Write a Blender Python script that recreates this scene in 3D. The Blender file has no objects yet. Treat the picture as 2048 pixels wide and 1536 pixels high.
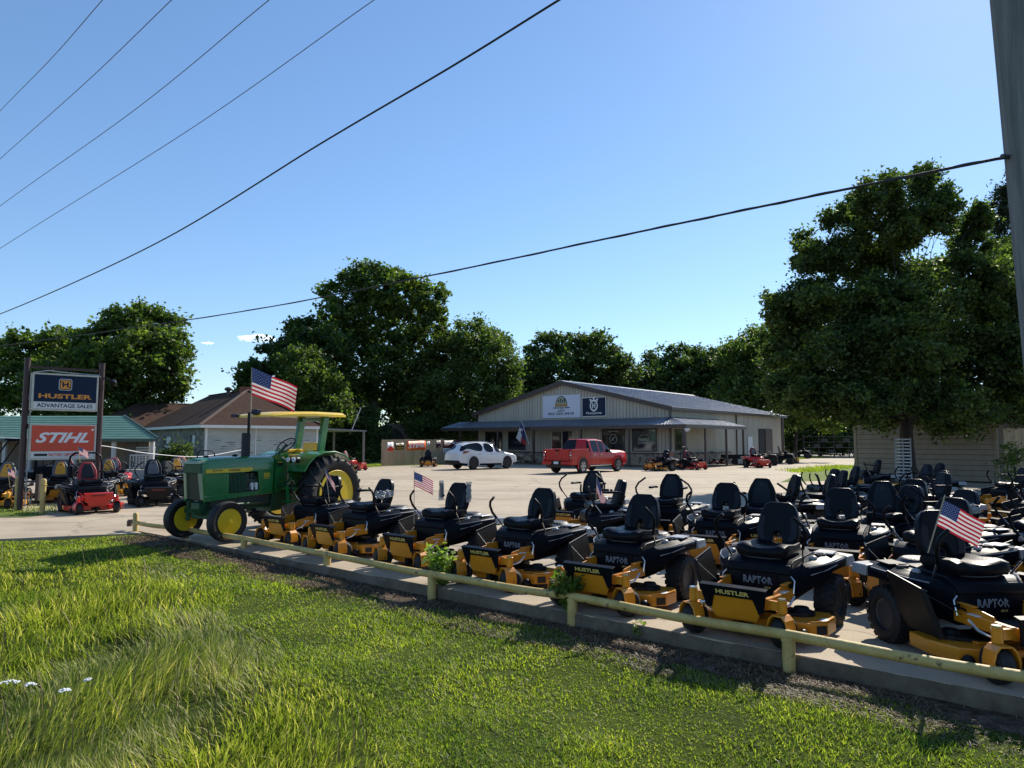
import bpy, math, random
import numpy as np
from mathutils import Vector, Matrix

# ---------------------------------------------------------------- camera, sky, sun, exposure
sc = bpy.context.scene
COL = sc.collection
CAM_H = 1.9
F_PX = 1420.0
PITCH = math.atan(115.0 / F_PX)
cam_d = bpy.data.cameras.new("camera")
cam = bpy.data.objects.new("camera", cam_d)
COL.objects.link(cam)
cam.location = (0, 0, CAM_H)
cam.rotation_euler = (math.pi / 2 + PITCH, 0, 0)
cam_d.sensor_width = 36.0
cam_d.lens = F_PX / 2048.0 * 36.0
cam_d.clip_start = 0.05
cam_d.clip_end = 6000
sc.camera = cam

SUN_AZ = math.radians(36.5)     # from +Y towards +X
SUN_EL = math.radians(36.0)
SUN_DIR = Vector((math.sin(SUN_AZ) * math.cos(SUN_EL), math.cos(SUN_AZ) * math.cos(SUN_EL), math.sin(SUN_EL)))
world = bpy.data.worlds.new("World")
sc.world = world
world.use_nodes = True
wn, wl = world.node_tree.nodes, world.node_tree.links
bg = wn["Background"]
sky = wn.new("ShaderNodeTexSky")
sky.sky_type = 'NISHITA'
sky.sun_disc = False
sky.sun_elevation = SUN_EL
sky.sun_rotation = SUN_AZ
sky.air_density = 1.0
sky.dust_density = 0.12
sky.ozone_density = 2.5
hsv = wn.new("ShaderNodeHueSaturation"); hsv.inputs["Saturation"].default_value = 1.06
tint = wn.new("ShaderNodeMix"); tint.data_type = 'RGBA'; tint.blend_type = 'MULTIPLY'; tint.inputs[0].default_value = 1.0
tint.inputs[7].default_value = (0.83, 0.96, 1.13, 1)
wl.new(sky.outputs[0], tint.inputs[6]); wl.new(tint.outputs[2], hsv.inputs["Color"])
gam = wn.new("ShaderNodeGamma"); gam.inputs[1].default_value = 0.82
wl.new(hsv.outputs[0], gam.inputs[0]); wl.new(gam.outputs[0], bg.inputs[0])
bg.inputs[1].default_value = 0.148
sun_d = bpy.data.lights.new("sun", 'SUN')
sun_d.energy = 5.0
sun_d.angle = math.radians(0.53)
sun_d.color = (1.0, 0.92, 0.79)
sun = bpy.data.objects.new("sun", sun_d)
COL.objects.link(sun)
sun.rotation_euler = (-SUN_DIR).to_track_quat('-Z', 'Y').to_euler()
sun.location = (40, 50, 60)
sc.view_settings.view_transform = 'Standard'
sc.view_settings.look = 'None'
sc.view_settings.gamma = 1.0
sc.view_settings.use_curve_mapping = False
sc.view_settings.exposure = 0.48
sc.cycles.max_bounces = 7
sc.cycles.diffuse_bounces = 3
sc.cycles.glossy_bounces = 3
sc.cycles.transmission_bounces = 4
sc.cycles.caustics_reflective = False
sc.cycles.caustics_refractive = False
sc.cycles.use_denoising = True
sc.cycles.sample_clamp_indirect = 6.0

# ---------------------------------------------------------------- pixel -> world helpers (photo is 2048 x 1536)
_cp, _sp = math.cos(PITCH), math.sin(PITCH)
def ray(px, py):
    a = (px - 1024.0) / F_PX
    b = (768.0 - py) / F_PX
    return Vector((a, _cp - b * _sp, _sp + b * _cp))
def gz(px, py, z=0.0):
    d = ray(px, py); t = (z - CAM_H) / d.z
    return Vector((0, 0, CAM_H)) + d * t
def gy(px, py, Y):
    d = ray(px, py); t = Y / d.y
    return Vector((0, 0, CAM_H)) + d * t
def gp(px, py, p0, n):
    d = ray(px, py); p0 = Vector(p0); n = Vector(n)
    t = (p0 - Vector((0, 0, CAM_H))).dot(n) / d.dot(n)
    return Vector((0, 0, CAM_H)) + d * t

# ---------------------------------------------------------------- materials
MATS = {}
def mat(name, col, rough=0.5, metal=0.0, var=0.0, vs=3.0, bump=0.0, bs=40.0, coat=0.0, spec=0.5, col2=None, dirt=0.0, stretch=None):
    if name in MATS: return MATS[name]
    m = bpy.data.materials.new(name); m.use_nodes = True
    n, l = m.node_tree.nodes, m.node_tree.links
    p = n["Principled BSDF"]
    p.inputs["Base Color"].default_value = (*col, 1)
    p.inputs["Roughness"].default_value = rough
    p.inputs["Metallic"].default_value = metal
    p.inputs["Specular IOR Level"].default_value = spec
    p.inputs["Coat Weight"].default_value = coat
    p.inputs["Coat Roughness"].default_value = 0.08
    tc = n.new("ShaderNodeTexCoord")
    src = tc.outputs["Object"]
    if stretch:
        mp = n.new("ShaderNodeMapping"); mp.inputs["Scale"].default_value = stretch
        l.new(src, mp.inputs[0]); src = mp.outputs[0]
    if var > 0 or col2:
        ns = n.new("ShaderNodeTexNoise"); ns.inputs["Scale"].default_value = vs
        ns.inputs["Detail"].default_value = 6; ns.inputs["Roughness"].default_value = 0.65
        l.new(src, ns.inputs[0])
        rp = n.new("ShaderNodeValToRGB")
        c2 = col2 if col2 else tuple(min(1, c * (1 + var)) for c in col)
        c1 = col if col2 else tuple(c * (1 - var) for c in col)
        rp.color_ramp.elements[0].color = (*c1, 1); rp.color_ramp.elements[1].color = (*c2, 1)
        rp.color_ramp.elements[0].position = 0.36; rp.color_ramp.elements[1].position = 0.66
        l.new(ns.outputs[0], rp.inputs[0]); l.new(rp.outputs[0], p.inputs["Base Color"])
        mr = n.new("ShaderNodeMath"); mr.operation = 'MULTIPLY_ADD'
        mr.inputs[1].default_value = 0.25; mr.inputs[2].default_value = max(0.02, rough - 0.125)
        l.new(ns.outputs[0], mr.inputs[0]); l.new(mr.outputs[0], p.inputs["Roughness"])
    if bump > 0:
        nb = n.new("ShaderNodeTexNoise"); nb.inputs["Scale"].default_value = bs; nb.inputs["Detail"].default_value = 4
        l.new(src, nb.inputs[0])
        b = n.new("ShaderNodeBump"); b.inputs["Strength"].default_value = bump; b.inputs["Distance"].default_value = 0.01
        l.new(nb.outputs[0], b.inputs["Height"]); l.new(b.outputs[0], p.inputs["Normal"])
    MATS[name] = m
    return m

def leafmat(name, dark, light, trans=0.4, rough=0.55, dead=None, tcol=None, deadamt=0.05, spec=0.35, patch=((0.72, 0.78, 0.75, 1), (1.25, 1.15, 0.95, 1)), ps=0.35):
    """two-tone leaf: each island (leaf or blade) takes its own tone; light passes through"""
    m = bpy.data.materials.new(name); m.use_nodes = True
    n, l = m.node_tree.nodes, m.node_tree.links
    p = n["Principled BSDF"]; out = n["Material Output"]
    g = n.new("ShaderNodeNewGeometry")
    rp = n.new("ShaderNodeValToRGB")
    rp.color_ramp.elements[0].color = (*dark, 1); rp.color_ramp.elements[1].color = (*light, 1)
    rp.color_ramp.elements[0].position = 0.1; rp.color_ramp.elements[1].position = 0.9
    if dead:
        e = rp.color_ramp.elements.new(1 - deadamt); e.color = (*light, 1)
        rp.color_ramp.elements[-1].position = 1 - deadamt * 0.8; rp.color_ramp.elements[-1].color = (*dead, 1)
    l.new(g.outputs["Random Per Island"], rp.inputs[0])
    ns = n.new("ShaderNodeTexNoise"); ns.inputs["Scale"].default_value = ps; ns.inputs["Detail"].default_value = 4
    tc = n.new("ShaderNodeTexCoord"); l.new(tc.outputs["Object"], ns.inputs[0])
    mx = n.new("ShaderNodeMix"); mx.data_type = 'RGBA'; mx.blend_type = 'MULTIPLY'
    mx.inputs[0].default_value = 1.0
    rp2 = n.new("ShaderNodeValToRGB")
    rp2.color_ramp.elements[0].color = patch[0]; rp2.color_ramp.elements[1].color = patch[1]
    rp2.color_ramp.elements[0].position = 0.35; rp2.color_ramp.elements[1].position = 0.65
    l.new(ns.outputs[0], rp2.inputs[0])
    l.new(rp.outputs[0], mx.inputs[6]); l.new(rp2.outputs[0], mx.inputs[7])
    l.new(mx.outputs[2], p.inputs["Base Color"])
    p.inputs["Roughness"].default_value = rough
    p.inputs["Specular IOR Level"].default_value = spec
    t = n.new("ShaderNodeBsdfTranslucent")
    hs = n.new("ShaderNodeMix"); hs.data_type = 'RGBA'; hs.blend_type = 'MULTIPLY'; hs.inputs[0].default_value = 1.0
    hs.inputs[7].default_value = (*(tcol or (1.5, 1.7, 0.6)), 1)
    l.new(mx.outputs[2], hs.inputs[6]); l.new(hs.outputs[2], t.inputs[0])
    ms = n.new("ShaderNodeMixShader"); ms.inputs[0].default_value = trans
    l.new(p.outputs[0], ms.inputs[1]); l.new(t.outputs[0], ms.inputs[2]); l.new(ms.outputs[0], out.inputs[0])
    MATS[name] = m
    return m

# ---------------------------------------------------------------- mesh builder
class MB:
    def __init__(s):
        s.v = []; s.f = []; s.mi = []; s.cur = 0; s.T = None; s.nv = 0
    def add(s, vs, fs):
        vs = [Vector(v) for v in vs]
        if s.T is not None: vs = [s.T @ v for v in vs]
        b = len(s.v); s.v += [tuple(v) for v in vs]
        for f in fs:
            s.f.append([i + b for i in f]); s.mi.append(s.cur)
        return s
    def box(s, x0, x1, y0, y1, z0, z1, M=None):
        vs = [(x0,y0,z0),(x1,y0,z0),(x1,y1,z0),(x0,y1,z0),(x0,y0,z1),(x1,y0,z1),(x1,y1,z1),(x0,y1,z1)]
        if M is not None: vs = [M @ Vector(v) for v in vs]
        return s.add(vs, [(0,3,2,1),(4,5,6,7),(0,1,5,4),(1,2,6,5),(2,3,7,6),(3,0,4,7)])
    def hexa(s, b, t):
        """bottom and top quads, both counter-clockwise seen from above"""
        return s.add(list(b) + list(t), [(3,2,1,0),(4,5,6,7),(0,1,5,4),(1,2,6,5),(2,3,7,6),(3,0,4,7)])
    def bar(s, p, q, w, h, up=(0,0,1)):
        p, q = Vector(p), Vector(q); d = (q - p).normalized(); up = Vector(up)
        if abs(d.dot(up)) > 0.98: up = Vector((1, 0, 0))
        a = d.cross(up).normalized() * (w / 2); b = a.cross(d).normalized() * (h / 2)
        vs = [p-a-b, p+a-b, p+a+b, p-a+b, q-a-b, q+a-b, q+a+b, q-a+b]
        return s.add(vs, [(0,1,2,3),(7,6,5,4),(0,4,5,1),(1,5,6,2),(2,6,7,3),(3,7,4,0)])
    def tube(s, pts, r, n=8, cap=True, closed=False):
        pts = [Vector(p) for p in pts]; k = len(pts)
        rs = r if isinstance(r, (list, tuple)) else [r] * k
        vs = []; prev = None
        for i, p in enumerate(pts):
            if closed: d = pts[(i+1) % k] - pts[i-1]
            elif i == 0: d = pts[1] - p
            elif i == k-1: d = p - pts[-2]
            else: d = (pts[i+1] - p).normalized() + (p - pts[i-1]).normalized()
            if d.length < 1e-9: d = Vector((0,0,1))
            d.normalize()
            if prev is None:
                u = Vector((0,0,1)) if abs(d.z) < 0.9 else Vector((1,0,0))
                a = d.cross(u).normalized()
            else:
                a = prev - d * prev.dot(d)
                a = a.normalized() if a.length > 1e-6 else d.orthogonal().normalized()
            prev = a; b = d.cross(a)
            for j in range(n):
                t = 2 * math.pi * j / n
                vs.append(p + (a * math.cos(t) + b * math.sin(t)) * rs[i])
        fs = []
        for i in range(k if closed else k-1):
            for j in range(n):
                i2 = (i + 1) % k
                fs.append((i*n+j, i*n+(j+1)%n, i2*n+(j+1)%n, i2*n+j))
        if cap and not closed:
            fs.append(tuple(range(n-1, -1, -1))); fs.append(tuple((k-1)*n + j for j in range(n)))
        return s.add(vs, fs)
    def cyl(s, p, q, r, r2=None, n=16):
        return s.tube([p, q], [r, r if r2 is None else r2], n)
    def lathe(s, prof, n=24, axis='x', c=(0,0,0)):
        """prof: list of (along, radius), closed at both ends when radius 0"""
        c = Vector(c); vs = []
        for (a, r) in prof:
            for j in range(n):
                t = 2*math.pi*j/n; u, w = r*math.cos(t), r*math.sin(t)
                vs.append(c + Vector({'x': (a,u,w), 'y': (u,a,w), 'z': (u,w,a)}[axis]))
        fs = []
        for i in range(len(prof)-1):
            for j in range(n):
                f = (i*n+j, (i+1)*n+j, (i+1)*n+(j+1)%n, i*n+(j+1)%n)
                fs.append(f)
        k = len(prof)
        if prof[0][1] > 1e-6 : fs.append(tuple(range(n)))
        if prof[-1][1] > 1e-6: fs.append(tuple((k-1)*n + j for j in range(n-1, -1, -1)))
        return s.add(vs, fs)
    def prism(s, poly, a0, a1, plane='yz'):
        """extrude a 2-D outline: plane 'yz' along x, 'xz' along y, 'xy' along z"""
        def P(u, v, a):
            return {'yz': (a,u,v), 'xz': (u,a,v), 'xy': (u,v,a)}[plane]
        n = len(poly)
        vs = [P(u,v,a0) for u,v in poly] + [P(u,v,a1) for u,v in poly]
        fs = [tuple(range(n-1,-1,-1)), tuple(range(n, 2*n))]
        fs += [(i, (i+1)%n, n+(i+1)%n, n+i) for i in range(n)]
        return s.add(vs, fs)
    def loft(s, secs, closed_ring=True, caps=True):
        n = len(secs[0]); vs = [p for sec in secs for p in sec]; fs = []
        for i in range(len(secs)-1):
            for j in range(n if closed_ring else n-1):
                fs.append((i*n+j, i*n+(j+1)%n, (i+1)*n+(j+1)%n, (i+1)*n+j))
        if caps:
            fs.append(tuple(range(n-1,-1,-1))); fs.append(tuple((len(secs)-1)*n+j for j in range(n)))
        return s.add(vs, fs)
    def ball(s, c, r, n=12, m=8, sx=1, sy=1, sz=1):
        c = Vector(c); prof = []
        vs = []; fs = []
        for i in range(m+1):
            t = math.pi*i/m
            for j in range(n):
                p = 2*math.pi*j/n
                vs.append(c + Vector((r*sx*math.sin(t)*math.cos(p), r*sy*math.sin(t)*math.sin(p), r*sz*math.cos(t))))
        for i in range(m):
            for j in range(n):
                fs.append((i*n+j, (i+1)*n+j, (i+1)*n+(j+1)%n, i*n+(j+1)%n))
        return s.add(vs, fs)
    def build(s, name, mats, parent=None, smooth=30, bevel=0.0, seg=1, fix=True):
        me = bpy.data.meshes.new(name)
        me.from_pydata(s.v, [], s.f)
        ml = mats if isinstance(mats, (list, tuple)) else [mats]
        for m_ in ml: me.materials.append(m_)
        if len(ml) > 1: me.polygons.foreach_set("material_index", s.mi)
        me.validate(clean_customdata=False)
        if fix:
            import bmesh
            bm = bmesh.new(); bm.from_mesh(me)
            bmesh.ops.remove_doubles(bm, verts=bm.verts, dist=1e-5)
            bmesh.ops.recalc_face_normals(bm, faces=bm.faces); bm.to_mesh(me); bm.free()
        if smooth:
            me.polygons.foreach_set("use_smooth", [True]*len(me.polygons))
            me.set_sharp_from_angle(angle=math.radians(smooth))
        o = bpy.data.objects.new(name, me); COL.objects.link(o)
        if parent is not None: o.parent = parent
        if bevel > 0:
            b = o.modifiers.new("bevel", 'BEVEL'); b.width = bevel; b.segments = seg
            b.limit_method = 'ANGLE'; b.angle_limit = math.radians(40); b.harden_normals = False
        return o

def tag(o, label=None, cat=None, group=None, kind=None):
    if label: o["label"] = label
    if cat: o["category"] = cat
    if group: o["group"] = group
    if kind: o["kind"] = kind
    return o
def empty(name, label, cat, loc=(0,0,0), rz=0.0, group=None):
    o = bpy.data.objects.new(name, None); COL.objects.link(o)
    o.empty_display_size = 0.2
    o.location = loc; o.rotation_euler = (0, 0, rz)
    return tag(o, label, cat, group)
CHILD = {}
def tree_of(root):
    if not CHILD:
        pass
    kids = [o for o in COL.objects if o.parent is root]
    return [(k, tree_of(k)) for k in kids]
def dup(root, tree, loc=None, rz=None, label=None, group=None, skip=()):
    c = root.copy(); COL.objects.link(c)
    if loc is not None: c.location = loc
    if rz is not None: c.rotation_euler = (0, 0, rz)
    if label: c["label"] = label
    if group: c["group"] = group
    def rec(par, kids):
        for k, sub in kids:
            if k.name.split('.')[0] in skip: continue
            d = k.copy(); COL.objects.link(d); d.parent = par
            rec(d, sub)
    rec(c, tree)
    return c

def mesh_np(name, verts, faces, mats, parent=None, mi=None, smooth=False):
    """fast mesh from numpy arrays; faces is (n,3) or (n,4)"""
    me = bpy.data.meshes.new(name)
    verts = np.ascontiguousarray(verts, dtype=np.float32); faces = np.ascontiguousarray(faces, dtype=np.int32)
    k = faces.shape[1]
    me.vertices.add(len(verts)); me.vertices.foreach_set("co", verts.ravel())
    me.loops.add(faces.size); me.loops.foreach_set("vertex_index", faces.ravel())
    me.polygons.add(len(faces))
    me.polygons.foreach_set("loop_start", np.arange(0, faces.size, k, dtype=np.int32))
    me.polygons.foreach_set("loop_total", np.full(len(faces), k, dtype=np.int32))
    ml = mats if isinstance(mats, (list, tuple)) else [mats]
    for m_ in ml: me.materials.append(m_)
    if mi is not None: me.polygons.foreach_set("material_index", np.asarray(mi, dtype=np.int32))
    if smooth: me.polygons.foreach_set("use_smooth", np.ones(len(faces), dtype=bool))
    me.update(calc_edges=True)
    o = bpy.data.objects.new(name, me); COL.objects.link(o)
    if parent is not None: o.parent = parent
    return o

def text(name, s, size, m, parent, M, shear=0.0, bold=0.0, ext=0.002, sx=1.0, space=1.0, fit=None, res=3, outline=False):
    """lettering as a mesh, centred, standing in its local XZ plane facing local -Y; M places it"""
    cu = bpy.data.curves.new("tmp_text", 'FONT'); cu.body = s; cu.size = size; cu.align_x = 'CENTER'; cu.align_y = 'CENTER'
    cu.shear = shear; cu.offset = bold; cu.extrude = 0 if outline else ext; cu.space_character = space; cu.resolution_u = res
    if outline: cu.fill_mode = 'NONE'; cu.bevel_depth = outline; cu.bevel_resolution = 0; cu.offset = 0
    to = bpy.data.objects.new("tmp_text", cu); COL.objects.link(to)
    bpy.context.view_layer.update()
    me = bpy.data.meshes.new_from_object(to.evaluated_get(bpy.context.evaluated_depsgraph_get()))
    bpy.data.objects.remove(to); bpy.data.curves.remove(cu)
    n = len(me.vertices); co = np.empty(n*3, np.float32); me.vertices.foreach_get("co", co); co = co.reshape(-1, 3)
    if n:
        cx = (co[:,0].min()+co[:,0].max())/2; cy = (co[:,1].min()+co[:,1].max())/2
        co[:,0] -= cx; co[:,1] -= cy
        w = co[:,0].max()-co[:,0].min(); h = co[:,1].max()-co[:,1].min()
        if fit: co[:,0] *= fit[0]/w; co[:,1] *= fit[1]/h
        else: co[:,0] *= sx
        x, y, z = co[:,0].copy(), co[:,1].copy(), co[:,2].copy()
        co[:,0], co[:,1], co[:,2] = x, -z, y
        A = np.array(M)
        co = co @ A[:3,:3].T + A[:3,3]
        me.vertices.foreach_set("co", co.astype(np.float32).ravel())
    me.materials.clear(); me.materials.append(m); me.update()
    me.name = name
    o = bpy.data.objects.new(name, me); COL.objects.link(o)
    if parent is not None: o.parent = parent
    return o

def frame(o, xdir, up=(0,0,1)):
    """matrix whose X runs along xdir, Z near up, Y = into the wall (text faces -Y)"""
    x = Vector(xdir).normalized(); z = Vector(up); z = (z - x*z.dot(x)).normalized(); y = z.cross(x)
    M = Matrix((( x.x, y.x, z.x, o[0]), (x.y, y.y, z.y, o[1]), (x.z, y.z, z.z, o[2]), (0,0,0,1)))
    return M
T3 = Matrix.Translation
def RX(a): return Matrix.Rotation(math.radians(a), 4, 'X')
def RY(a): return Matrix.Rotation(math.radians(a), 4, 'Y')
def RZ(a): return Matrix.Rotation(math.radians(a), 4, 'Z')

EV = Vector((-0.766, 0.643, 0.0))   # along the rail fence, away to the left
NV = Vector((0.643, 0.766, 0.0))    # into the lot
SM = {}
# ---------------------------------------------------------------- shared materials
M_conc_node = mat("shade_toned_kerb_concrete", (0.10, 0.08, 0.058), 0.95, vs=4, bump=0.5, bs=30, spec=0.15, col2=(0.19, 0.155, 0.115))  # base colour darkened to carry the shade of the kerb face
def lotmat():
    m = bpy.data.materials.new("worn_concrete"); m.use_nodes = True
    n, l = m.node_tree.nodes, m.node_tree.links; p = n["Principled BSDF"]
    tc = n.new("ShaderNodeTexCoord")
    def noise(sc_, det=6, rough=0.6):
        a = n.new("ShaderNodeTexNoise"); a.inputs["Scale"].default_value = sc_; a.inputs["Detail"].default_value = det
        a.inputs["Roughness"].default_value = rough; l.new(tc.outputs["Object"], a.inputs[0]); return a
    def ramp(src, stops):
        r = n.new("ShaderNodeValToRGB"); e = r.color_ramp.elements
        e[0].position, e[0].color = stops[0][0], (*stops[0][1], 1)
        e[1].position, e[1].color = stops[-1][0], (*stops[-1][1], 1)
        for q, c in stops[1:-1]:
            k = e.new(q); k.color = (*c, 1)
        l.new(src, r.inputs[0]); return r
    def mul(a, b, f=1.0):
        x = n.new("ShaderNodeMix"); x.data_type = 'RGBA'; x.blend_type = 'MULTIPLY'; x.inputs[0].default_value = f
        l.new(a, x.inputs[6]); l.new(b, x.inputs[7]); return x.outputs[2]
    big = ramp(noise(0.12).outputs[0], [(0.35, (0.36, 0.295, 0.21)), (0.65, (0.47, 0.39, 0.285))])
    mid = ramp(noise(1.3, 8, 0.7).outputs[0], [(0.3, (0.84, 0.83, 0.82)), (0.55, (1, 1, 1)), (0.75, (1.08, 1.07, 1.05))])
    fine = ramp(noise(45, 3).outputs[0], [(0.3, (0.78, 0.78, 0.78)), (0.6, (1.05, 1.05, 1.05))])
    c = mul(big.outputs[0], mid.outputs[0]); c = mul(c, fine.outputs[0])
    # tar-dark cracks and joints
    wn_ = noise(0.8, 4); vm = n.new("ShaderNodeVectorMath"); vm.operation = 'MULTIPLY_ADD'
    vm.inputs[1].default_value = (1.6, 1.6, 0); l.new(wn_.outputs[1], vm.inputs[0]); l.new(tc.outputs["Object"], vm.inputs[2])
    vo = n.new("ShaderNodeTexVoronoi"); vo.feature = 'DISTANCE_TO_EDGE'; vo.inputs["Scale"].default_value = 0.2
    l.new(vm.outputs[0], vo.inputs[0])
    tk = n.new("ShaderNodeMapping"); tk.inputs["Rotation"].default_value = (0, 0, math.radians(-20)); tk.inputs["Scale"].default_value = (0.10, 1.1, 1)
    l.new(tc.outputs["Object"], tk.inputs[0]); tn = n.new("ShaderNodeTexNoise"); tn.inputs["Scale"].default_value = 1.0; tn.inputs["Detail"].default_value = 5; tn.inputs["Distortion"].default_value = 0.6
    l.new(tk.outputs[0], tn.inputs[0]); tr_ = ramp(tn.outputs[0], [(0.34, (0.80, 0.79, 0.78)), (0.5, (1, 1, 1)), (0.68, (1.07, 1.06, 1.04))]); c = mul(c, tr_.outputs[0])
    cr = ramp(vo.outputs[0], [(0.0, (0.36, 0.34, 0.31)), (0.004, (0.72, 0.72, 0.72)), (0.010, (1, 1, 1))])
    c = mul(c, cr.outputs[0], 0.8)
    # oil and tyre stains
    st = ramp(noise(0.55, 3, 0.4).outputs[0], [(0.28, (0.78, 0.78, 0.80)), (0.40, (1, 1, 1))])
    c = mul(c, st.outputs[0], 0.7)
    l.new(c, p.inputs["Base Color"]); p.inputs["Roughness"].default_value = 0.88
    b = n.new("ShaderNodeBump"); b.inputs["Strength"].default_value = 0.35; b.inputs["Distance"].default_value = 0.01
    l.new(noise(25, 6).outputs[0], b.inputs["Height"]); l.new(b.outputs[0], p.inputs["Normal"])
    return m
M_lot = lotmat()
M_turf = mat("turf_soil", (0.030, 0.045, 0.008), 0.98, vs=1.6, bump=0.8, bs=18, spec=0.05, col2=(0.062, 0.085, 0.014))
M_soil = mat("bare_soil", (0.040, 0.028, 0.019), 0.95, vs=9, bump=1.0, bs=40, spec=0.1, col2=(0.14, 0.105, 0.075))
M_gravel = mat("grey_gravel", (0.17, 0.16, 0.145), 0.95, vs=14, bump=1.0, bs=30, col2=(0.34, 0.31, 0.27))

# ---------------------------------------------------------------- ground
P0 = Vector((2.47, 6.51, 0)) + NV * 0.06
rng = np.random.default_rng(7)
def sstep(a, b, x):
    t = np.clip((x - a) / (b - a), 0, 1); return t*t*(3-2*t)
def hground(x, y):
    x = np.asarray(x, float); y = np.asarray(y, float)
    d = (x - P0.x) * NV.x + (y - P0.y) * NV.y
    t = (x - P0.x) * EV.x + (y - P0.y) * EV.y
    base = -0.15 + 0.125 * sstep(5.5, 13.5, t) - 0.03 * sstep(0, -8, t)
    near = base + np.minimum(d, 0) * 0.012 + 0.03*np.sin(x*1.3+0.7*y)*sstep(0,-1.5,d) + 0.02*np.sin(2.9*y-1.1*x)*sstep(0,-1,d)
    far = -0.06
    w = sstep(0.15, 0.5, d)
    w = np.where(y > 60, 1, w)
    return near * (1 - w) + far * w
def axis_pts(lo, hi, step, outer):
    a = list(np.arange(lo, hi + 1e-6, step))
    return np.array([-v for v in reversed(outer) if -v < lo] + a + [v for v in outer if v > hi])
gx = axis_pts(-20, 12, 0.25, [30, 60, 120, 300, 900, 3000])
gy_ = axis_pts(-4, 17, 0.25, [25, 40, 60, 120, 300, 900, 3000])
X, Y = np.meshgrid(gx, gy_, indexing='ij')
Z = hground(X, Y)
V = np.stack([X, Y, Z], -1).reshape(-1, 3)
ni, nj = X.shape
I = (np.arange(ni-1)[:, None]*nj + np.arange(nj-1)[None, :]).ravel()
Fg = np.stack([I, I+nj, I+nj+1, I+1], -1)
g = mesh_np("ground", V, Fg, M_turf, smooth=True); tag(g, kind="structure")

# concrete lot with its kerb edge
def G2(px, py): q = gz(px, py, 0); return (q.x, q.y)
A_ = P0 - EV * 12; B_ = P0 + EV * 13.9
lotp = [(A_.x, A_.y), (B_.x, B_.y), G2(284, 1066), G2(160, 1071), G2(0, 1078), (-24, 13.4), (-60, 13), (-60, 37),
        G2(0, 951), G2(150, 948), G2(260, 945), G2(480, 940), G2(700, 935), G2(745, 932), G2(762, 930.5), (-7.6, 58), (-6, 66), (-7, 75), (30, 125), (70, 110), (60, 40), (34, 12)]
mb = MB(); mb.prism(list(reversed(lotp)), -0.35, 0.0, 'xy')
lot = mb.build("parking_lot", M_lot, smooth=0, bevel=0.0); tag(lot, kind="structure")
# kerb: weathered concrete edge strip, its shade put into the colour, standing 3 mm proud of the lot
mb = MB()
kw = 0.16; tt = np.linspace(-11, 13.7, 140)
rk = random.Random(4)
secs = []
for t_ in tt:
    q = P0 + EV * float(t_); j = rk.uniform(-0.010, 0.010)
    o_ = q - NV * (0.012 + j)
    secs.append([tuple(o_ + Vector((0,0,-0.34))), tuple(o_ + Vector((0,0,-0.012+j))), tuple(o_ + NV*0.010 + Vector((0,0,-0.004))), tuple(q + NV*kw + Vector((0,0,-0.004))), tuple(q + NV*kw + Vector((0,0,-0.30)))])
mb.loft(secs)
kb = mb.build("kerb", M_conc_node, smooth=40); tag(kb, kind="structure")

def sheet(name, pts, z, m, kind="structure"):
    mb = MB(); mb.add([(x, y, z) for x, y in pts], [tuple(range(len(pts)))])
    o = mb.build(name, m, smooth=0); tag(o, kind=kind); return o
# gravel lane between the store and the timber-clad shed, grass patches lying on the lot edge
sheet("gravel_lane", [G2(1660, 911), G2(1600, 919), G2(1560, 921.5), G2(1555, 900), (40, 120), (62, 100), (55, 55), G2(1716, 912)], 0.004, M_gravel)
# mulch strip in front of the kerb
xs = []
fcs = []
mul_v = []
for i, t_ in enumerate(np.linspace(-9, 13.0, 70)):
    wob = 0.60 + 0.20*math.sin(t_*1.7) + 0.12*math.sin(t_*4.1+1)
    wob *= float(0.35 + 0.65*sstep(13.0, 9.5, t_))
    for k_ in range(5):
        f_ = k_/4
        q = P0 + EV*float(t_) - NV*(0.0 + wob*f_)
        mul_v.append((q.x, q.y, float(hground(q.x, q.y)) + 0.012*(1-f_*1.6)))
    if i:
        for k_ in range(4):
            a_ = (i-1)*5+k_; fcs.append((a_, a_+5, a_+6, a_+1))
o = mesh_np("mulch_strip", np.array(mul_v), np.array(fcs), M_soil, smooth=True); tag(o, kind="structure")
gm = mat("lawn_far", (0.09, 0.13, 0.03), 0.95, vs=0.8, bump=1.0, bs=12, spec=0.1, col2=(0.17, 0.21, 0.05))
sheet("house_lawn", [(-70, 36), G2(0, 953), G2(150, 950), G2(260, 947), G2(480, 942), G2(700, 937), G2(745, 934), G2(762, 933), (-9.5, 62), (-10, 90), (-90, 90)], 0.005, gm)
sheet("side_lawn", [G2(1606, 945), G2(1640, 938), G2(1690, 931), G2(1718, 930), (22, 40), (19, 36), G2(1700, 962), G2(1630, 962), G2(1560, 965)], 0.006, gm)
sheet("roadside_lawn", [G2(0, 1021), G2(36, 1020), G2(70, 1026), G2(84, 1031), G2(50, 1035), G2(0, 1035), (-18, 17.6), (-18, 19.5)], 0.008, gm)
sheet("fence_lawn", [G2(762, 932), G2(880, 930.5), G2(900, 927), G2(920, 922), G2(775, 927)], 0.007, gm)

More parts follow.
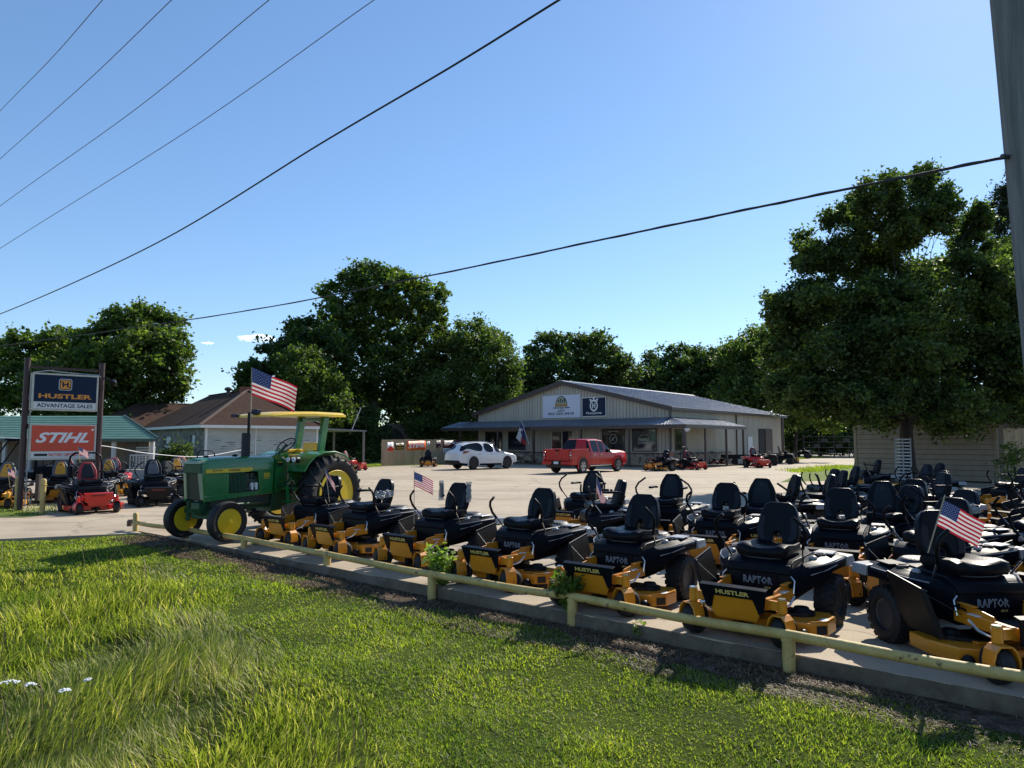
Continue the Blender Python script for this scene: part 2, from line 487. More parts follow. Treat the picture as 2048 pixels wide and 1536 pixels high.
# ---------------------------------------------------------------- store building
M_siding = mat("beige_metal_siding", (0.43, 0.40, 0.335), 0.5, var=0.12, vs=1.2, stretch=(1, 1, 0.15))
M_trim = mat("brown_metal_trim", (0.055, 0.038, 0.034), 0.45, var=0.15, vs=3)
M_roofm = mat("weathered_galvanised_roof", (0.23, 0.25, 0.29), 0.42, metal=0.55, var=0.15, vs=1.5)
M_white = mat("white_paint", (0.72, 0.72, 0.70), 0.5, var=0.05, vs=4)
M_glass = mat("dark_window_glass", (0.012, 0.016, 0.022), 0.06, spec=0.8)
M_black = mat("black_plastic", (0.008, 0.008, 0.010), 0.45, var=0.2, vs=8, spec=0.2)
M_orange = mat("deep_yellow_paint", (0.62, 0.235, 0.012), 0.34, var=0.06, vs=5, coat=0.25)
def stonemat(name, c1, c2, mortar, scale=2.2, mw=0.06):
    m = bpy.data.materials.new(name); m.use_nodes = True
    n, l = m.node_tree.nodes, m.node_tree.links; p = n["Principled BSDF"]
    tc = n.new("ShaderNodeTexCoord")
    nz = n.new("ShaderNodeTexNoise"); nz.inputs["Scale"].default_value = 3; l.new(tc.outputs["Object"], nz.inputs[0])
    vm = n.new("ShaderNodeVectorMath"); vm.operation = 'MULTIPLY_ADD'; vm.inputs[1].default_value = (0.3,0.3,0.3)
    l.new(nz.outputs[1], vm.inputs[0]); l.new(tc.outputs["Object"], vm.inputs[2])
    v1 = n.new("ShaderNodeTexVoronoi"); v1.inputs["Scale"].default_value = scale; l.new(vm.outputs[0], v1.inputs[0])
    v2 = n.new("ShaderNodeTexVoronoi"); v2.feature = 'DISTANCE_TO_EDGE'; v2.inputs["Scale"].default_value = scale; l.new(vm.outputs[0], v2.inputs[0])
    sx = n.new("ShaderNodeSeparateColor"); l.new(v1.outputs["Color"], sx.inputs[0])
    rp = n.new("ShaderNodeValToRGB"); rp.color_ramp.elements[0].color = (*c1,1); rp.color_ramp.elements[1].color = (*c2,1)
    l.new(sx.outputs[0], rp.inputs[0])
    r2 = n.new("ShaderNodeValToRGB"); r2.color_ramp.elements[0].position = mw*0.6; r2.color_ramp.elements[1].position = mw
    l.new(v2.outputs[0], r2.inputs[0])
    mx = n.new("ShaderNodeMix"); mx.data_type = 'RGBA'; l.new(r2.outputs[0], mx.inputs[0])
    mx.inputs[6].default_value = (*mortar,1); l.new(rp.outputs[0], mx.inputs[7])
    l.new(mx.outputs[2], p.inputs["Base Color"]); p.inputs["Roughness"].default_value = 0.85
    b = n.new("ShaderNodeBump"); b.inputs["Strength"].default_value = 0.6; b.inputs["Distance"].default_value = 0.02
    l.new(r2.outputs[0], b.inputs["Height"]); l.new(b.outputs[0], p.inputs["Normal"])
    return m
M_stone = stonemat("tan_fieldstone", (0.16, 0.125, 0.09), (0.42, 0.33, 0.24), (0.42, 0.38, 0.32))
M_stone2 = stonemat("grey_stone_veneer", (0.13, 0.12, 0.105), (0.36, 0.32, 0.27), (0.22, 0.20, 0.18), 4.2, 0.04)

BW, BL, EAVE, APEX = 19.7, 24.1, 4.45, 6.85
C0 = Vector((11.9, 53.5, 0)) + EV * BW
BRZ = math.atan2(-0.643, 0.766)
store = empty("store_building", "long beige metal store building with low gable roof, stone base and brown wrap-around porch", "building", C0, BRZ)
BI = Matrix.Translation(C0) @ Matrix.Rotation(BRZ, 4, 'Z'); BINV = BI.inverted()
def bfront(px, py, y=0.0):      # photo pixel -> building coordinates on the front plane
    q = BINV @ gp(px, py, BI @ Vector((0, y, 0)), BI.to_3x3() @ Vector((0, 1, 0))); return q
def bside(px, py, x=BW):
    return BINV @ gp(px, py, BI @ Vector((x, 0, 0)), BI.to_3x3() @ Vector((1, 0, 0)))
def ribbed(u0, u1, zb, ztop, place, period=0.305, dep=0.02, rw=0.045):
    """upright sheet with narrow ribs, from u0 to u1; ztop(u); place(u, out, z)"""
    us = []
    k = 0; u = u0
    while u < u1 - 1e-6:
        for du, o_ in ((0.0, 0.0), (0.012, dep), (rw, dep), (rw+0.012, 0.0)):
            if u + du < u1: us.append((u+du, o_))
        u += period
    us.append((u1, 0.0))
    vs, fs = [], []
    for (u, o_) in us:
        vs.append(place(u, o_, zb)); vs.append(place(u, o_, ztop(u)))
    for i in range(len(us)-1): fs.append((2*i, 2*i+2, 2*i+3, 2*i+1))
    return vs, fs
def shade_and_grime_strips(mb, u0, u1, zb, ztop, place, period=0.305):
    # dark strip beside each rib: its shadow line painted on, with some dirt
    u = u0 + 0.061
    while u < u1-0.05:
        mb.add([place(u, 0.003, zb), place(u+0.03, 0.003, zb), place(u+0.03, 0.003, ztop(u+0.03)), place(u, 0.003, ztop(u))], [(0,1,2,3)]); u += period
roofz = lambda x: EAVE + (APEX-EAVE) * (1 - abs(x-BW/2)/(BW/2))
mb = MB()
mb.add(*ribbed(0, BW, 0.0, roofz, lambda u, o_, z: (u, -o_, z)))
mb.add(*ribbed(0, BL, 0.0, lambda u: EAVE, lambda u, o_, z: (BW+o_, u, z)))
mb.add(*ribbed(0, BL, 0.0, lambda u: EAVE, lambda u, o_, z: (-o_, u, z)))
mb.add(*ribbed(0, BW, 0.0, roofz, lambda u, o_, z: (u, BL+o_, z)))
sw_ = mb.build("wall", M_siding, store, smooth=0, fix=False)
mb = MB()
shade_and_grime_strips(mb, 0, BW, 0.0, roofz, lambda u, o_, z: (u, -o_, z)); shade_and_grime_strips(mb, 0, BL, 0.0, lambda u: EAVE, lambda u, o_, z: (BW+o_, u, z))
mb.build("rib_shade_and_grime", mat("painted_shade_and_grime", (0.20,0.18,0.145), 0.9), sw_, smooth=0, fix=False)["kind"] = "stuff"  # colour stands for the ribs' shadow lines as well as grime
# roof, two ribbed slopes
mb = MB(); OV = 0.35
for sgn in (-1, 1):
    def pl(u, o_, z, sgn=sgn):   # z runs 0..1 from eave to ridge
        xe = BW/2 + sgn*(BW/2 + OV); xr = BW/2
        sl = (APEX-EAVE)/(BW/2); ze = EAVE - OV*sl + 0.12
        return (xe + (xr-xe)*z, u, ze + (APEX+0.12-ze)*z + o_)
    mb.add(*ribbed(-OV, BL+OV, 0.0, lambda u: 1.0, pl, 0.4, 0.03, 0.05))
rf = mb.build("roof", M_roofm, store, smooth=0, fix=False)
mb = MB()
mb.hexa([(BW/2-0.28,-OV-0.01,APEX+0.07),(BW/2+0.28,-OV-0.01,APEX+0.07),(BW/2+0.28,BL+OV,APEX+0.07),(BW/2-0.28,BL+OV,APEX+0.07)],
        [(BW/2-0.28,-OV-0.01,APEX+0.09),(BW/2+0.28,-OV-0.01,APEX+0.09),(BW/2+0.28,BL+OV,APEX+0.09),(BW/2-0.28,BL+OV,APEX+0.09)])
mb.prism([(BW/2-0.3,APEX+0.09),(BW/2+0.3,APEX+0.09),(BW/2,APEX+0.19)], -OV-0.02, BL+OV, 'xz')
mb.build("ridge_cap", mat("bright_galvanised", (0.5,0.5,0.5), 0.3, metal=0.7), rf, smooth=0)
mb = MB(); mb.cyl((15.8, 13.5, 5.2), (15.8, 13.5, 5.95), 0.06, n=8); mb.build("vent_pipe", M_white, rf)
# rake and eave trim
mb = MB(); sl = (APEX-EAVE)/(BW/2)
for sgn in (-1, 1):
    xe = BW/2 + sgn*(BW/2+OV); ze = EAVE-OV*sl
    p = [(xe, ze-0.2), (xe, ze+0.16), (BW/2, APEX+0.17), (BW/2, APEX-0.19)]
    if sgn < 0: p = list(reversed(p))
    mb.prism(p, -OV-0.04, -OV+0.02, 'xz')
    xo = BW/2 + sgn*(BW/2+OV+0.03)
    mb.box(min(xo, xo-sgn*0.14), max(xo, xo-sgn*0.14), -OV, BL+OV, ze-0.12, ze+0.10)
for y_ in (0, BL): mb.box(BW-0.02, BW+0.10, y_-0.07, y_+0.07, 0, EAVE)
mb.box(-0.07, 0.07, -0.06, 0.0, 0, EAVE)
for px_ in (1472, 1563):
    q = bside(px_, 870); mb.box(BW+0.025, BW+0.12, q.y-0.06, q.y+0.06, 0, EAVE-0.1)
mb.build("trim", M_trim, store, smooth=0)
# stone base and its ledge
mb = MB()
mb.box(-0.02, BW+0.1, -0.13, -0.022, 0, 0.92); mb.box(BW+0.022, BW+0.13, -0.13, 10.9, 0, 0.92)
mb.build("stone_base", M_stone, store, smooth=0)
mb = MB(); mb.box(-0.04, BW+0.16, -0.17, -0.02, 0.92, 1.02); mb.box(BW+0.02, BW+0.17, -0.02, 10.95, 0.92, 1.02)
mb.build("stone_ledge", M_trim, store, smooth=0)
# windows
M_frame = mat("dark_bronze_frame", (0.05, 0.045, 0.04), 0.4)
M_cream = mat("cream_frame", (0.48, 0.45, 0.38), 0.5)
def bwindow(x0, x1, z0, z1, white=False, mull=0, side=False, name="window", ybase=-0.0):
    fr = MB(); t = 0.07
    def bx(a, b, d0, d1, c, e):
        if side: fr.box(BW+d0, BW+d1, a, b, c, e)
        else: fr.box(a, b, -d1, -d0, c, e)
    bx(x0-t, x0, 0.02, 0.075, z0-t, z1+t); bx(x1, x1+t, 0.02, 0.075, z0-t, z1+t)
    bx(x0, x1, 0.02, 0.074, z1, z1+t); bx(x0, x1, 0.02, 0.074, z0-t, z0)
    for k in range(mull):
        xm = x0 + (x1-x0)*(k+1)/(mull+1); bx(xm-0.045, xm+0.045, 0.02, 0.072, z0, z1)
    f = fr.build(name, M_cream if white else M_frame, store, smooth=0)
    g_ = MB()
    if side: g_.box(BW+0.02, BW+0.045, x0, x1, z0, z1)
    else: g_.box(x0, x1, -0.045, -0.02, z0, z1)
    g_.build("pane", M_glass, f, smooth=0); return f
for (a, b) in ((972, 1004), (1018, 1050)):
    q0, q1 = bfront(a, 895), bfront(b, 864); w_ = bwindow(q0.x, q1.x, 1.22, 2.72)
q0, q1 = bfront(1206, 880), bfront(1249, 880); wA = bwindow(q0.x, q1.x, 1.2, 2.85)
q2, q3 = bfront(1266, 880), bfront(1312, 880); wB = bwindow(q2.x, q3.x, 1.2, 2.85)
qs0, qs1 = bside(1350, 880), bside(1367, 880); bwindow(qs0.y, qs1.y, 1.25, 2.75, side=True)
q4, q5 = bfront(1103, 880), bfront(1147, 880); bwindow(q4.x+0.1, q5.x-0.1, 0.06, 2.75, white=True, mull=1, name="door")
# window decals: pale hand-painted outlines
M_decal = mat("pale_window_paint", (0.42, 0.42, 0.38), 0.7)
mb = MB(); cx = (q0.x+q1.x)/2
mb.T = Matrix.Translation((cx, -0.052, 2.1))
for a_ in range(18):
    t0, t1 = a_*math.pi/9, (a_+1)*math.pi/9
    mb.bar((0.33*math.cos(t0),0,0.36*math.sin(t0)), (0.33*math.cos(t1),0,0.36*math.sin(t1)), 0.05, 0.05)
mb.bar((-0.15,0,-0.12),(0.16,0,0.16),0.05,0.07); mb.bar((-0.12,0,0.12),(0.05,0,-0.16),0.05,0.05)
for i in range(9): mb.box(-0.48+i*0.11, -0.40+i*0.11, -0.004, 0.004, 0.56, 0.66)
mb.build("window_decal", M_decal, wA, smooth=0)
mb = MB(); cx = (q2.x+q3.x)/2
mb.T = Matrix.Translation((cx, -0.052, 1.95))
pts = [(-0.5,-0.1),(-0.45,0.28),(-0.1,0.5),(0.25,0.4),(0.45,0.62),(0.5,0.5),(0.42,0.2),(0.45,-0.05)]
for i in range(len(pts)-1): mb.bar((pts[i][0],0,pts[i][1]),(pts[i+1][0],0,pts[i+1][1]),0.03,0.03)
for i in range(7): mb.box(-0.40+i*0.12, -0.32+i*0.12, -0.004, 0.004, -0.02, 0.2)
for i in range(10): mb.box(-0.5+i*0.1, -0.43+i*0.1, -0.004, 0.004, -0.2, -0.12)
mb.build("window_decal", M_decal, wB, smooth=0)
# side doors
q = bside(1495, 880); q2_ = bside(1504, 880)
mb = MB(); mb.box(BW+0.022, BW+0.06, q.y, q2_.y, 0.02, 2.35); mb.build("door", M_white, store, smooth=0)
q = bside(1517, 880); q2_ = bside(1543, 880)
mb = MB(); mb.box(BW+0.022, BW+0.07, q.y, q2_.y, 0.02, 3.1); d_ = mb.build("door", mat("dark_open_doorway", (0.02,0.02,0.022), 0.8), store, smooth=0)
mb = MB(); m0 = (q.y*0.55+q2_.y*0.45)
mb.box(BW+0.07, BW+0.12, m0, q2_.y, 0.02, 3.1); mb.build("door_leaf", mat("dark_red_brown_door", (0.05,0.025,0.02), 0.6), d_, smooth=0)
# porch
PD, PE, PW = 2.5, 3.12, 3.72     # depth, eave height, height at the wall
SL = 10.9                        # the side wing runs back to here (building y)
XL = -2.3
mb = MB()
def pl(u, o_, z):   # front slope: u = x, z 0 eave .. 1 wall; mitred at the right corner
    xx = u; y_ = -PD + PD*z
    lim = BW + PD - PD*z
    return (min(xx, lim), y_, PE + (PW-PE)*z + o_)
mb.add(*ribbed(XL, BW+PD, 0.0, lambda u: 1.0, pl, 0.25, 0.03, 0.06))
def pl2(u, o_, z):
    lim = -PD + PD*z
    return (BW + PD - PD*z, max(u, lim), PE + (PW-PE)*z + o_)
mb.add(*ribbed(-PD, SL-PD, 0.0, lambda u: 1.0, pl2, 0.25, 0.03, 0.06))
pr = mb.build("porch_roof", M_roofm, store, smooth=0, fix=False)
mb = MB()
mb.box(XL, BW+PD, -PD-0.02, -PD+0.10, PE-0.26, PE-0.02); mb.box(BW+PD-0.12, BW+PD+0.02, -PD+0.1, SL-PD, PE-0.26, PE-0.02)
mb.box(XL-0.02, XL+0.1, -PD+0.1, 0, PE-0.26, PE-0.02)
mb.build("porch_beam", M_trim, store, smooth=0)
for px_ in (921, 996, 1067, 1162, 1258, 1369):
    q = bfront(px_, 890, -PD+0.08); mb = MB(); w_ = 0.08 if px_ != 1369 else 0.14
    mb.box(q.x-w_, q.x+w_, -PD, -PD+0.15, 0, PE-0.26); mb.build("porch_post", M_trim, store, smooth=0)
for px_ in (1411, 1453, 1487):
    q = bside(px_, 890, BW+PD-0.06); mb = MB(); mb.box(BW+PD-0.13, BW+PD+0.01, q.y-0.08, q.y+0.08, 0, PE-0.26)
    mb.build("porch_post", M_trim, store, smooth=0)
mb = MB(); mb.box(XL, BW+PD-0.1, -PD+0.1, -0.14, 0.0, 0.10); mb.box(BW+0.14, BW+PD-0.1, -0.1, SL-PD, 0.0, 0.10)
mb.build("porch_floor", M_conc_node, store, smooth=0)
# lamp under the porch corner
mb = MB(); q = bfront(1377, 853, -PD-0.1)
mb.box(BW+PD-0.02, BW+PD+0.34, -PD-0.16, -PD-0.02, PE-0.42, PE-0.30); mb.box(BW+PD+0.05, BW+PD+0.25, -PD-0.14, -PD-0.04, PE-0.52, PE-0.42)
mb.build("porch_lamp", M_white, store, smooth=0)

# ---- the two gable signs (things of their own)
def wallsign(name, label, px0, px1, py0, py1, face_m, frame_m=None, cat="sign", t=0.06):
    a = bfront(px0, (py0+py1)/2); b = bfront(px1, (py0+py1)/2)
    top = (bfront(px0, py0).z + bfront(px1, py0+1).z)/2; bot = (bfront(px0, py1).z + bfront(px1, py1-1).z)/2
    w = b.x-a.x; h = top-bot
    e = empty(name, label, cat, BI @ Vector(((a.x+b.x)/2, -0.03, (top+bot)/2)), BRZ)
    mb = MB(); mb.box(-w/2, w/2, -t, 0, -h/2, h/2); mb.build("panel", face_m, e, smooth=0)
    if frame_m:
        mb = MB(); f = 0.06
        for z_ in (-h/2-f, h/2): mb.box(-w/2-f, w/2+f, -t-0.02, 0, z_, z_+f)
        for x_ in (-w/2-f, w/2): mb.box(x_, x_+f, -t-0.018, 0, -h/2, h/2)
        mb.build("frame", frame_m, e, smooth=0)
    return e, w, h
M_signw = mat("white_sign_face", (0.58, 0.62, 0.72), 0.5)
M_navy = mat("navy_sign_face", (0.006, 0.016, 0.048), 0.4, spec=0.2)
M_ink = mat("black_lettering", (0.01, 0.01, 0.012), 0.5)
M_letw = mat("white_lettering", (0.75, 0.76, 0.78), 0.5)
M_gold = mat("gold_lettering", (0.72, 0.42, 0.05), 0.5)
s1, w, h = wallsign("gable_sign", "large white sign with arched emblem and black phone number on the store gable", 1087, 1162, 790, 836, M_signw)
text("lettering", "903-583-0418", 0.5, M_ink, s1, Matrix.Translation((-0.05, -0.065, -h/2+0.34)), bold=0.008, fit=(w*0.68, h*0.12))
mb = MB()
def arch(r, z0, n_=14): return [(r*math.cos(math.pi*i/n_), z0 + r*1.15*math.sin(math.pi*i/n_)) for i in range(n_+1)]
ew = w*0.155
mb.cur = 0; mb.prism([(x, z) for x, z in reversed(arch(ew*1.0, 0.18))] , -0.068, -0.061, 'xz')
mb.cur = 1; mb.prism([(x, z) for x, z in reversed(arch(ew*0.87, 0.20))], -0.073, -0.068, 'xz')
mb.cur = 2; mb.box(-ew*1.05, ew*1.05, -0.078, -0.07, -0.02, 0.24); 
mb.cur = 0
for i, x_ in enumerate((-0.33, -0.12, 0.10, 0.3)): mb.box(x_, x_+0.12, -0.079, -0.072, 0.34, 0.58 + 0.1*(i % 2))
for i in range(8): mb.box(-ew*0.95+i*ew*0.25, -ew*0.95+i*ew*0.25+ew*0.1, -0.082, -0.079, 0.04, 0.12)
mb.build("emblem", [mat("emblem_dark", (0.04,0.05,0.05), 0.6), mat("emblem_olive", (0.32,0.36,0.27), 0.6), mat("emblem_gold", (0.42,0.27,0.08), 0.6)], s1, smooth=0)
text("lettering", "Advantage Sales", 0.3, M_ink, s1, Matrix.Translation((0, -0.066, -0.12)), shear=0.3, bold=0.01, fit=(w*0.46, h*0.09))
text("lettering", "LLC", 0.3, M_ink, s1, Matrix.Translation((0.02, -0.066, -0.34)), shear=0.3, bold=0.015, fit=(w*0.2, h*0.09))
s2, w, h = wallsign("gable_sign", "navy framed sign with white crowned H badge beside the white gable sign", 1166, 1212.5, 795, 832.5, M_navy, M_white)
mb = MB()
def ring(mb, a, b, r1, r2, z0, y0, y1, n_=20, st=0, en=None):
    pts = []
    en = n_ if en is None else en
    for i in range(st, en):
        t0, t1 = 2*math.pi*i/n_, 2*math.pi*(i+1)/n_
        q = [(a*r1*math.cos(t0), z0+b*r1*math.sin(t0)), (a*r2*math.cos(t0), z0+b*r2*math.sin(t0)), (a*r2*math.cos(t1), z0+b*r2*math.sin(t1)), (a*r1*math.cos(t1), z0+b*r1*math.sin(t1))]
        mb.prism(q, y0, y1, 'xz')
u = h*0.3
ring(mb, 0.8, 1.0, u*0.78, u*1.08, 0.10, -0.075, -0.062)
for x_ in (-1, 0, 1):
    zb = 0.10 + u*(1.0 if x_ == 0 else 0.72); cxx = x_*u*0.62
    mb.prism([(cxx-u*0.12, zb), (cxx+u*0.12, zb), (cxx+u*0.24+x_*u*0.1, zb+u*0.5), (cxx-u*0.24+x_*u*0.1, zb+u*0.5)], -0.076, -0.062, 'xz')
for x_ in (-1, 1): mb.box(x_*u*0.24-u*0.09, x_*u*0.24+u*0.09, -0.076, -0.062, 0.10-u*0.5, 0.10+u*0.5)
mb.box(-u*0.2, u*0.2, -0.075, -0.062, 0.10-u*0.08, 0.10+u*0.1)
mb.build("emblem", M_letw, s2, smooth=0)
text("lettering", "Husqvarna", 0.3, M_letw, s2, Matrix.Translation((0, -0.065, -h*0.35)), bold=0.004, fit=(w*0.66, h*0.17))

# ---------------------------------------------------------------- plywood fence with banners, brown shed behind
M_ply = mat("weathered_plywood", (0.30, 0.215, 0.13), 0.85, vs=3, col2=(0.40, 0.31, 0.20), stretch=(1, 1, 0.12))
fa, fb = Vector((-10.1, 55.2, 0)), Vector((-4.9, 62.6, 0))
FD = (fb-fa).normalized(); frz = math.atan2(FD.y, FD.x); FL = (fb-fa).length
pf = empty("plywood_fence", "tall tan plywood fence hung with banners left of the store", "fence", fa, frz)
k = 0
while k*1.22 < FL:
    mb = MB(); mb.box(k*1.22+0.004, min(FL, (k+1)*1.22)-0.004, 0, 0.03, 0.02, 2.05 + 0.02*((k*7) % 3)); mb.build("fence_panel", M_ply, pf, smooth=0); k += 1
mb = MB(); mb.box(0, FL, 0.035, 0.12, 1.6, 1.7); mb.box(0, FL, 0.035, 0.12, 0.4, 0.5); mb.build("rail", M_ply, pf, smooth=0)
FI = Matrix.Translation(fa) @ Matrix.Rotation(frz, 4, 'Z'); FINV = FI.inverted(); FN = Vector((-FD.y, FD.x, 0))
def banner(label, px0, px1, py0, py1, m, y=-0.03, name="banner", cat="banner"):
    a = FINV @ gp(px0, py0, fa, FN); b = FINV @ gp(px1, py1, fa, FN); w = b.x-a.x
    sc_ = 1.0; z1 = a.z; z0 = z1 - (a.z-b.z)
    z1 = (FINV @ gp((px0+px1)/2, py0, fa, FN)).z; z0 = (FINV @ gp((px0+px1)/2, py1, fa, FN)).z
    e = empty(name, label, cat, FI @ Vector(((a.x+b.x)/2, y, (z0+z1)/2)), frz)
    h = z1-z0; mb = MB(); nn = 8
    vs = []; fs = []
    for i in range(nn+1):
        for j in (0, 1):
            vs.append((-w/2 + w*i/nn, 0.012*math.sin(i*1.9), -h/2 + h*j - 0.02*math.sin(i*0.8)))
    for i in range(nn): fs.append((2*i, 2*i+2, 2*i+3, 2*i+1))
    mb.add(vs, fs); o = mb.build("cloth", m, e, smooth=60)
    so = o.modifiers.new("solid", 'SOLIDIFY'); so.thickness = 0.008
    return e, w, h
M_bor = mat("orange_red_banner", (0.66, 0.11, 0.02), 0.5)
M_bbk = mat("black_banner", (0.012, 0.012, 0.010), 0.5)
M_bmr = mat("maroon_banner", (0.09, 0.015, 0.02), 0.5)
M_red = mat("red_sign_face", (0.60, 0.045, 0.02), 0.4)
e, w, h = banner("orange and white banner with slanted white lettering on the plywood fence", 813, 851, 882, 900, M_bor)
text("lettering", "STIHL", 0.5, M_letw, e, Matrix.Translation((0, -0.03, 0.0)) @ Matrix.Rotation(-0.06, 4, 'Y'), shear=0.35, bold=0.015, fit=(w*0.86, h*0.5))
e, w, h = banner("black banner with small pale lettering on the plywood fence", 790, 808, 886, 899, M_bbk)
text("lettering", "HUSTLER", 0.3, M_gold, e, Matrix.Translation((0, -0.03, -h*0.25)), bold=0.01, fit=(w*0.8, h*0.16))
mb = MB(); mb.box(-0.1, 0.1, -0.03, -0.02, 0.02, 0.2); mb.build("badge", M_gold, e, smooth=0)
e, w, h = banner("narrow white over red poster at the left end of the plywood fence", 774, 786, 884.5, 903, M_letw, name="poster", cat="poster")
mb = MB(); mb.box(-w/2, w/2, -0.03, -0.02, -h/2+0.02, -h*0.15); mb.prism([(-w*0.3,-h*0.16),(w*0.45,-h*0.16),(w*0.3,0.0),(-w*0.2,h*0.1)], -0.031, -0.021, 'xz'); mb.build("red_field", M_red, e, smooth=0)
e, w, h = banner("small white paper notice right of the orange banner", 853, 859, 883, 891, M_letw, name="notice", cat="notice")
e, w, h = banner("small maroon pennant poster right of the paper notice", 872, 881, 881, 895, M_bmr, name="poster", cat="poster")
mb = MB(); mb.box(-w*0.45, w*0.45, -0.03, -0.02, h*0.05, h*0.12); mb.ball((0,-0.02,h*0.25), 0.07, 8, 6, sy=0.2); mb.box(0, w*0.2, -0.03,-0.02,-h*0.42,-h*0.35); mb.build("print", M_letw, e, smooth=0)
e, w, h = banner("wide maroon banner with white script on the fence beside the white car", 885, 921, 881, 905, M_bmr)
text("lettering", "Voting Site", 0.5, M_letw, e, Matrix.Translation((-w*0.12, -0.03, h*0.3)), shear=0.3, bold=0.02, fit=(w*0.6, h*0.26))
mb = MB(); mb.box(-w/2+0.02, w/2-0.02, -0.03, -0.02, -h/2+0.01, -h*0.14); mb.build("white_field", M_letw, e, smooth=0)
mb = MB(); mb.box(-w*0.47, 0, -0.035, -0.03, -h*0.30, -h*0.24); mb.box(-w*0.47, 0, -0.035, -0.03, -h*0.42, -h*0.37); mb.build("print", M_navy, e, smooth=0)

# brown shed with gambrel roof behind the fence
M_shbr = mat("dark_brown_boards", (0.05, 0.038, 0.03), 0.8, var=0.3, vs=4)
M_shr = mat("tan_shingles", (0.26, 0.19, 0.135), 0.9, var=0.25, vs=6)
sh = empty("garden_shed", "small dark brown shed with gambrel roof behind the plywood fence", "shed", (-12.5, 72, 0), -0.35)
mb = MB(); mb.prism([(-1.9,0),(1.9,0),(1.9,2.2),(-1.9,2.2)], 0, 3.2, 'xz'); mb.build("wall", M_shbr, sh, smooth=0)
mb = MB(); go = [(-2.1,2.1),(2.1,2.1),(1.6,3.0),(0,3.75),(-1.6,3.0)]; mb.prism(go, -0.2, 3.4, 'xz'); mb.build("roof", [M_shr], sh, smooth=0)
mb = MB(); mb.prism([(-2.0,2.12),(2.0,2.12),(1.55,2.92),(0,3.62),(-1.55,2.92)], -0.23, -0.2, 'xz'); mb.build("gable", M_shbr, sh, smooth=0)

# ---------------------------------------------------------------- tan clad shed on the right
a_, b_ = gz(1712, 956), gz(1999, 967)
a_.z = b_.z = 0
D_ = (b_-a_).normalized(); TL = (b_-a_).length; trz = math.atan2(D_.y, D_.x)
M_clad = mat("tan_lap_siding", (0.25, 0.21, 0.16), 0.7, var=0.12, vs=2)
M_clad2 = mat("tan_corner_board", (0.26, 0.21, 0.15), 0.7, var=0.12, vs=2)
ts = empty("tan_shed", "long low tan shed with lap siding behind the oak tree", "shed", a_, trz)
mb = MB(); HZ = 3.0
prof = [(0.0, 0.05)]
nb = 13
for i in range(nb):
    z0 = 0.05 + (HZ-0.05)*i/nb; z1 = 0.05 + (HZ-0.05)*(i+1)/nb
    prof += [(-0.045, z0), (-0.012, z1)]
prof += [(0.0, HZ)]
for i in range(12): mb.prism([(-0.03, 0.06+i*0.246), (-0.048, 0.065+i*0.246), (-0.022, 0.06+i*0.246+0.228), (0.0, 0.06+i*0.246+0.228)], 0.12, TL-0.12, 'yz')
# front wall lap boards
vs = []; fs = []
for (y_, z_) in prof: vs += [(0, y_, z_), (TL, y_, z_)]
for i in range(len(prof)-1): fs.append((2*i, 2*i+1, 2*i+3, 2*i+2))
wl_ = mb.build("lap_boards", M_clad, ts, smooth=0, fix=False)
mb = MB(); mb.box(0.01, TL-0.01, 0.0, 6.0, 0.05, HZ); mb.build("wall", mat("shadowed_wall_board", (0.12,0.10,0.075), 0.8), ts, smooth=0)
mb = MB(); mb.box(-0.02, 0.12, -0.07, 0.06, 0, HZ); mb.build("corner_board", M_clad2, ts, smooth=0); mb = MB(); mb.box(TL-0.12, TL+0.02, -0.07, 0.06, 0, HZ); mb.build("corner_board", M_clad2, ts, smooth=0)
mb = MB(); mb.prism([(-0.4, HZ-0.05), (-0.4, HZ+0.08), (3.0, HZ+1.0), (6.4, HZ+0.08), (6.4, HZ-0.05)], -0.4, TL+0.4, 'yz'); mb.build("roof", mat("grey_shingles",(0.16,0.15,0.14),0.9,var=0.2,vs=5), ts, smooth=0)

# board fence to the right of it
bf = empty("board_fence", "tan board fence running off to the right of the low tan shed", "fence", (b_.x+0.25, b_.y+0.7, 0), -0.12)
k = 0
M_board = mat("tan_fence_boards", (0.42, 0.33, 0.22), 0.8, var=0.2, vs=3, stretch=(1,1,0.1))  # tan boards, tone varied along the grain
mb = MB()
for k in range(30): mb.box(k*0.16, k*0.16+0.15, 0, 0.025, 0.03, 2.5 + 0.02*((k*5) % 3))
mb.build("boards", M_board, bf, smooth=0)
mb = MB(); mb.box(0, 4.8, 0.03, 0.1, 2.1, 2.2); mb.box(0, 4.8, 0.03, 0.1, 0.4, 0.5); mb.build("rail", M_board, bf, smooth=0)

# ---------------------------------------------------------------- brown-roofed house on the left
Hc, Hr, Hl = Vector((-18.7, 43.4, 0)), None, None
hu = Vector((0.76, 0.65, 0)).normalized()      # along the painted gable-end wall, to the right
hv = Vector((-0.65, 0.76, 0)).normalized()                 # along the stone wall, away left
hw = None
for s_ in np.linspace(2, 15, 1300):
    q = Hc + hu*float(s_)
    if 1024 + F_PX*q.x/q.y >= 636: hw = float(s_); break
HLN = 14.2; HE = 2.85; HR_ = 5.4
hrz = math.atan2(hu.y, hu.x)
M_shing = mat("brown_asphalt_shingles", (0.050, 0.030, 0.022), 0.97, vs=9, bump=0.6, bs=30, spec=0.1, col2=(0.095, 0.059, 0.044), stretch=(0.5,0.5,3))
M_lap = mat("flaking_white_siding", (0.36, 0.385, 0.36), 0.8, vs=1.2, col2=(0.47, 0.50, 0.47), stretch=(0.6,0.6,3))
house = empty("old_house", "old single storey house with brown hipped shingle roof, stone side and flaking white siding", "house", Hc, hrz)
mb = MB(); mb.box(0.0, 0.25, 0.0, HLN, 0, HE); mb.build("stone_wall", M_stone2, house, smooth=0)
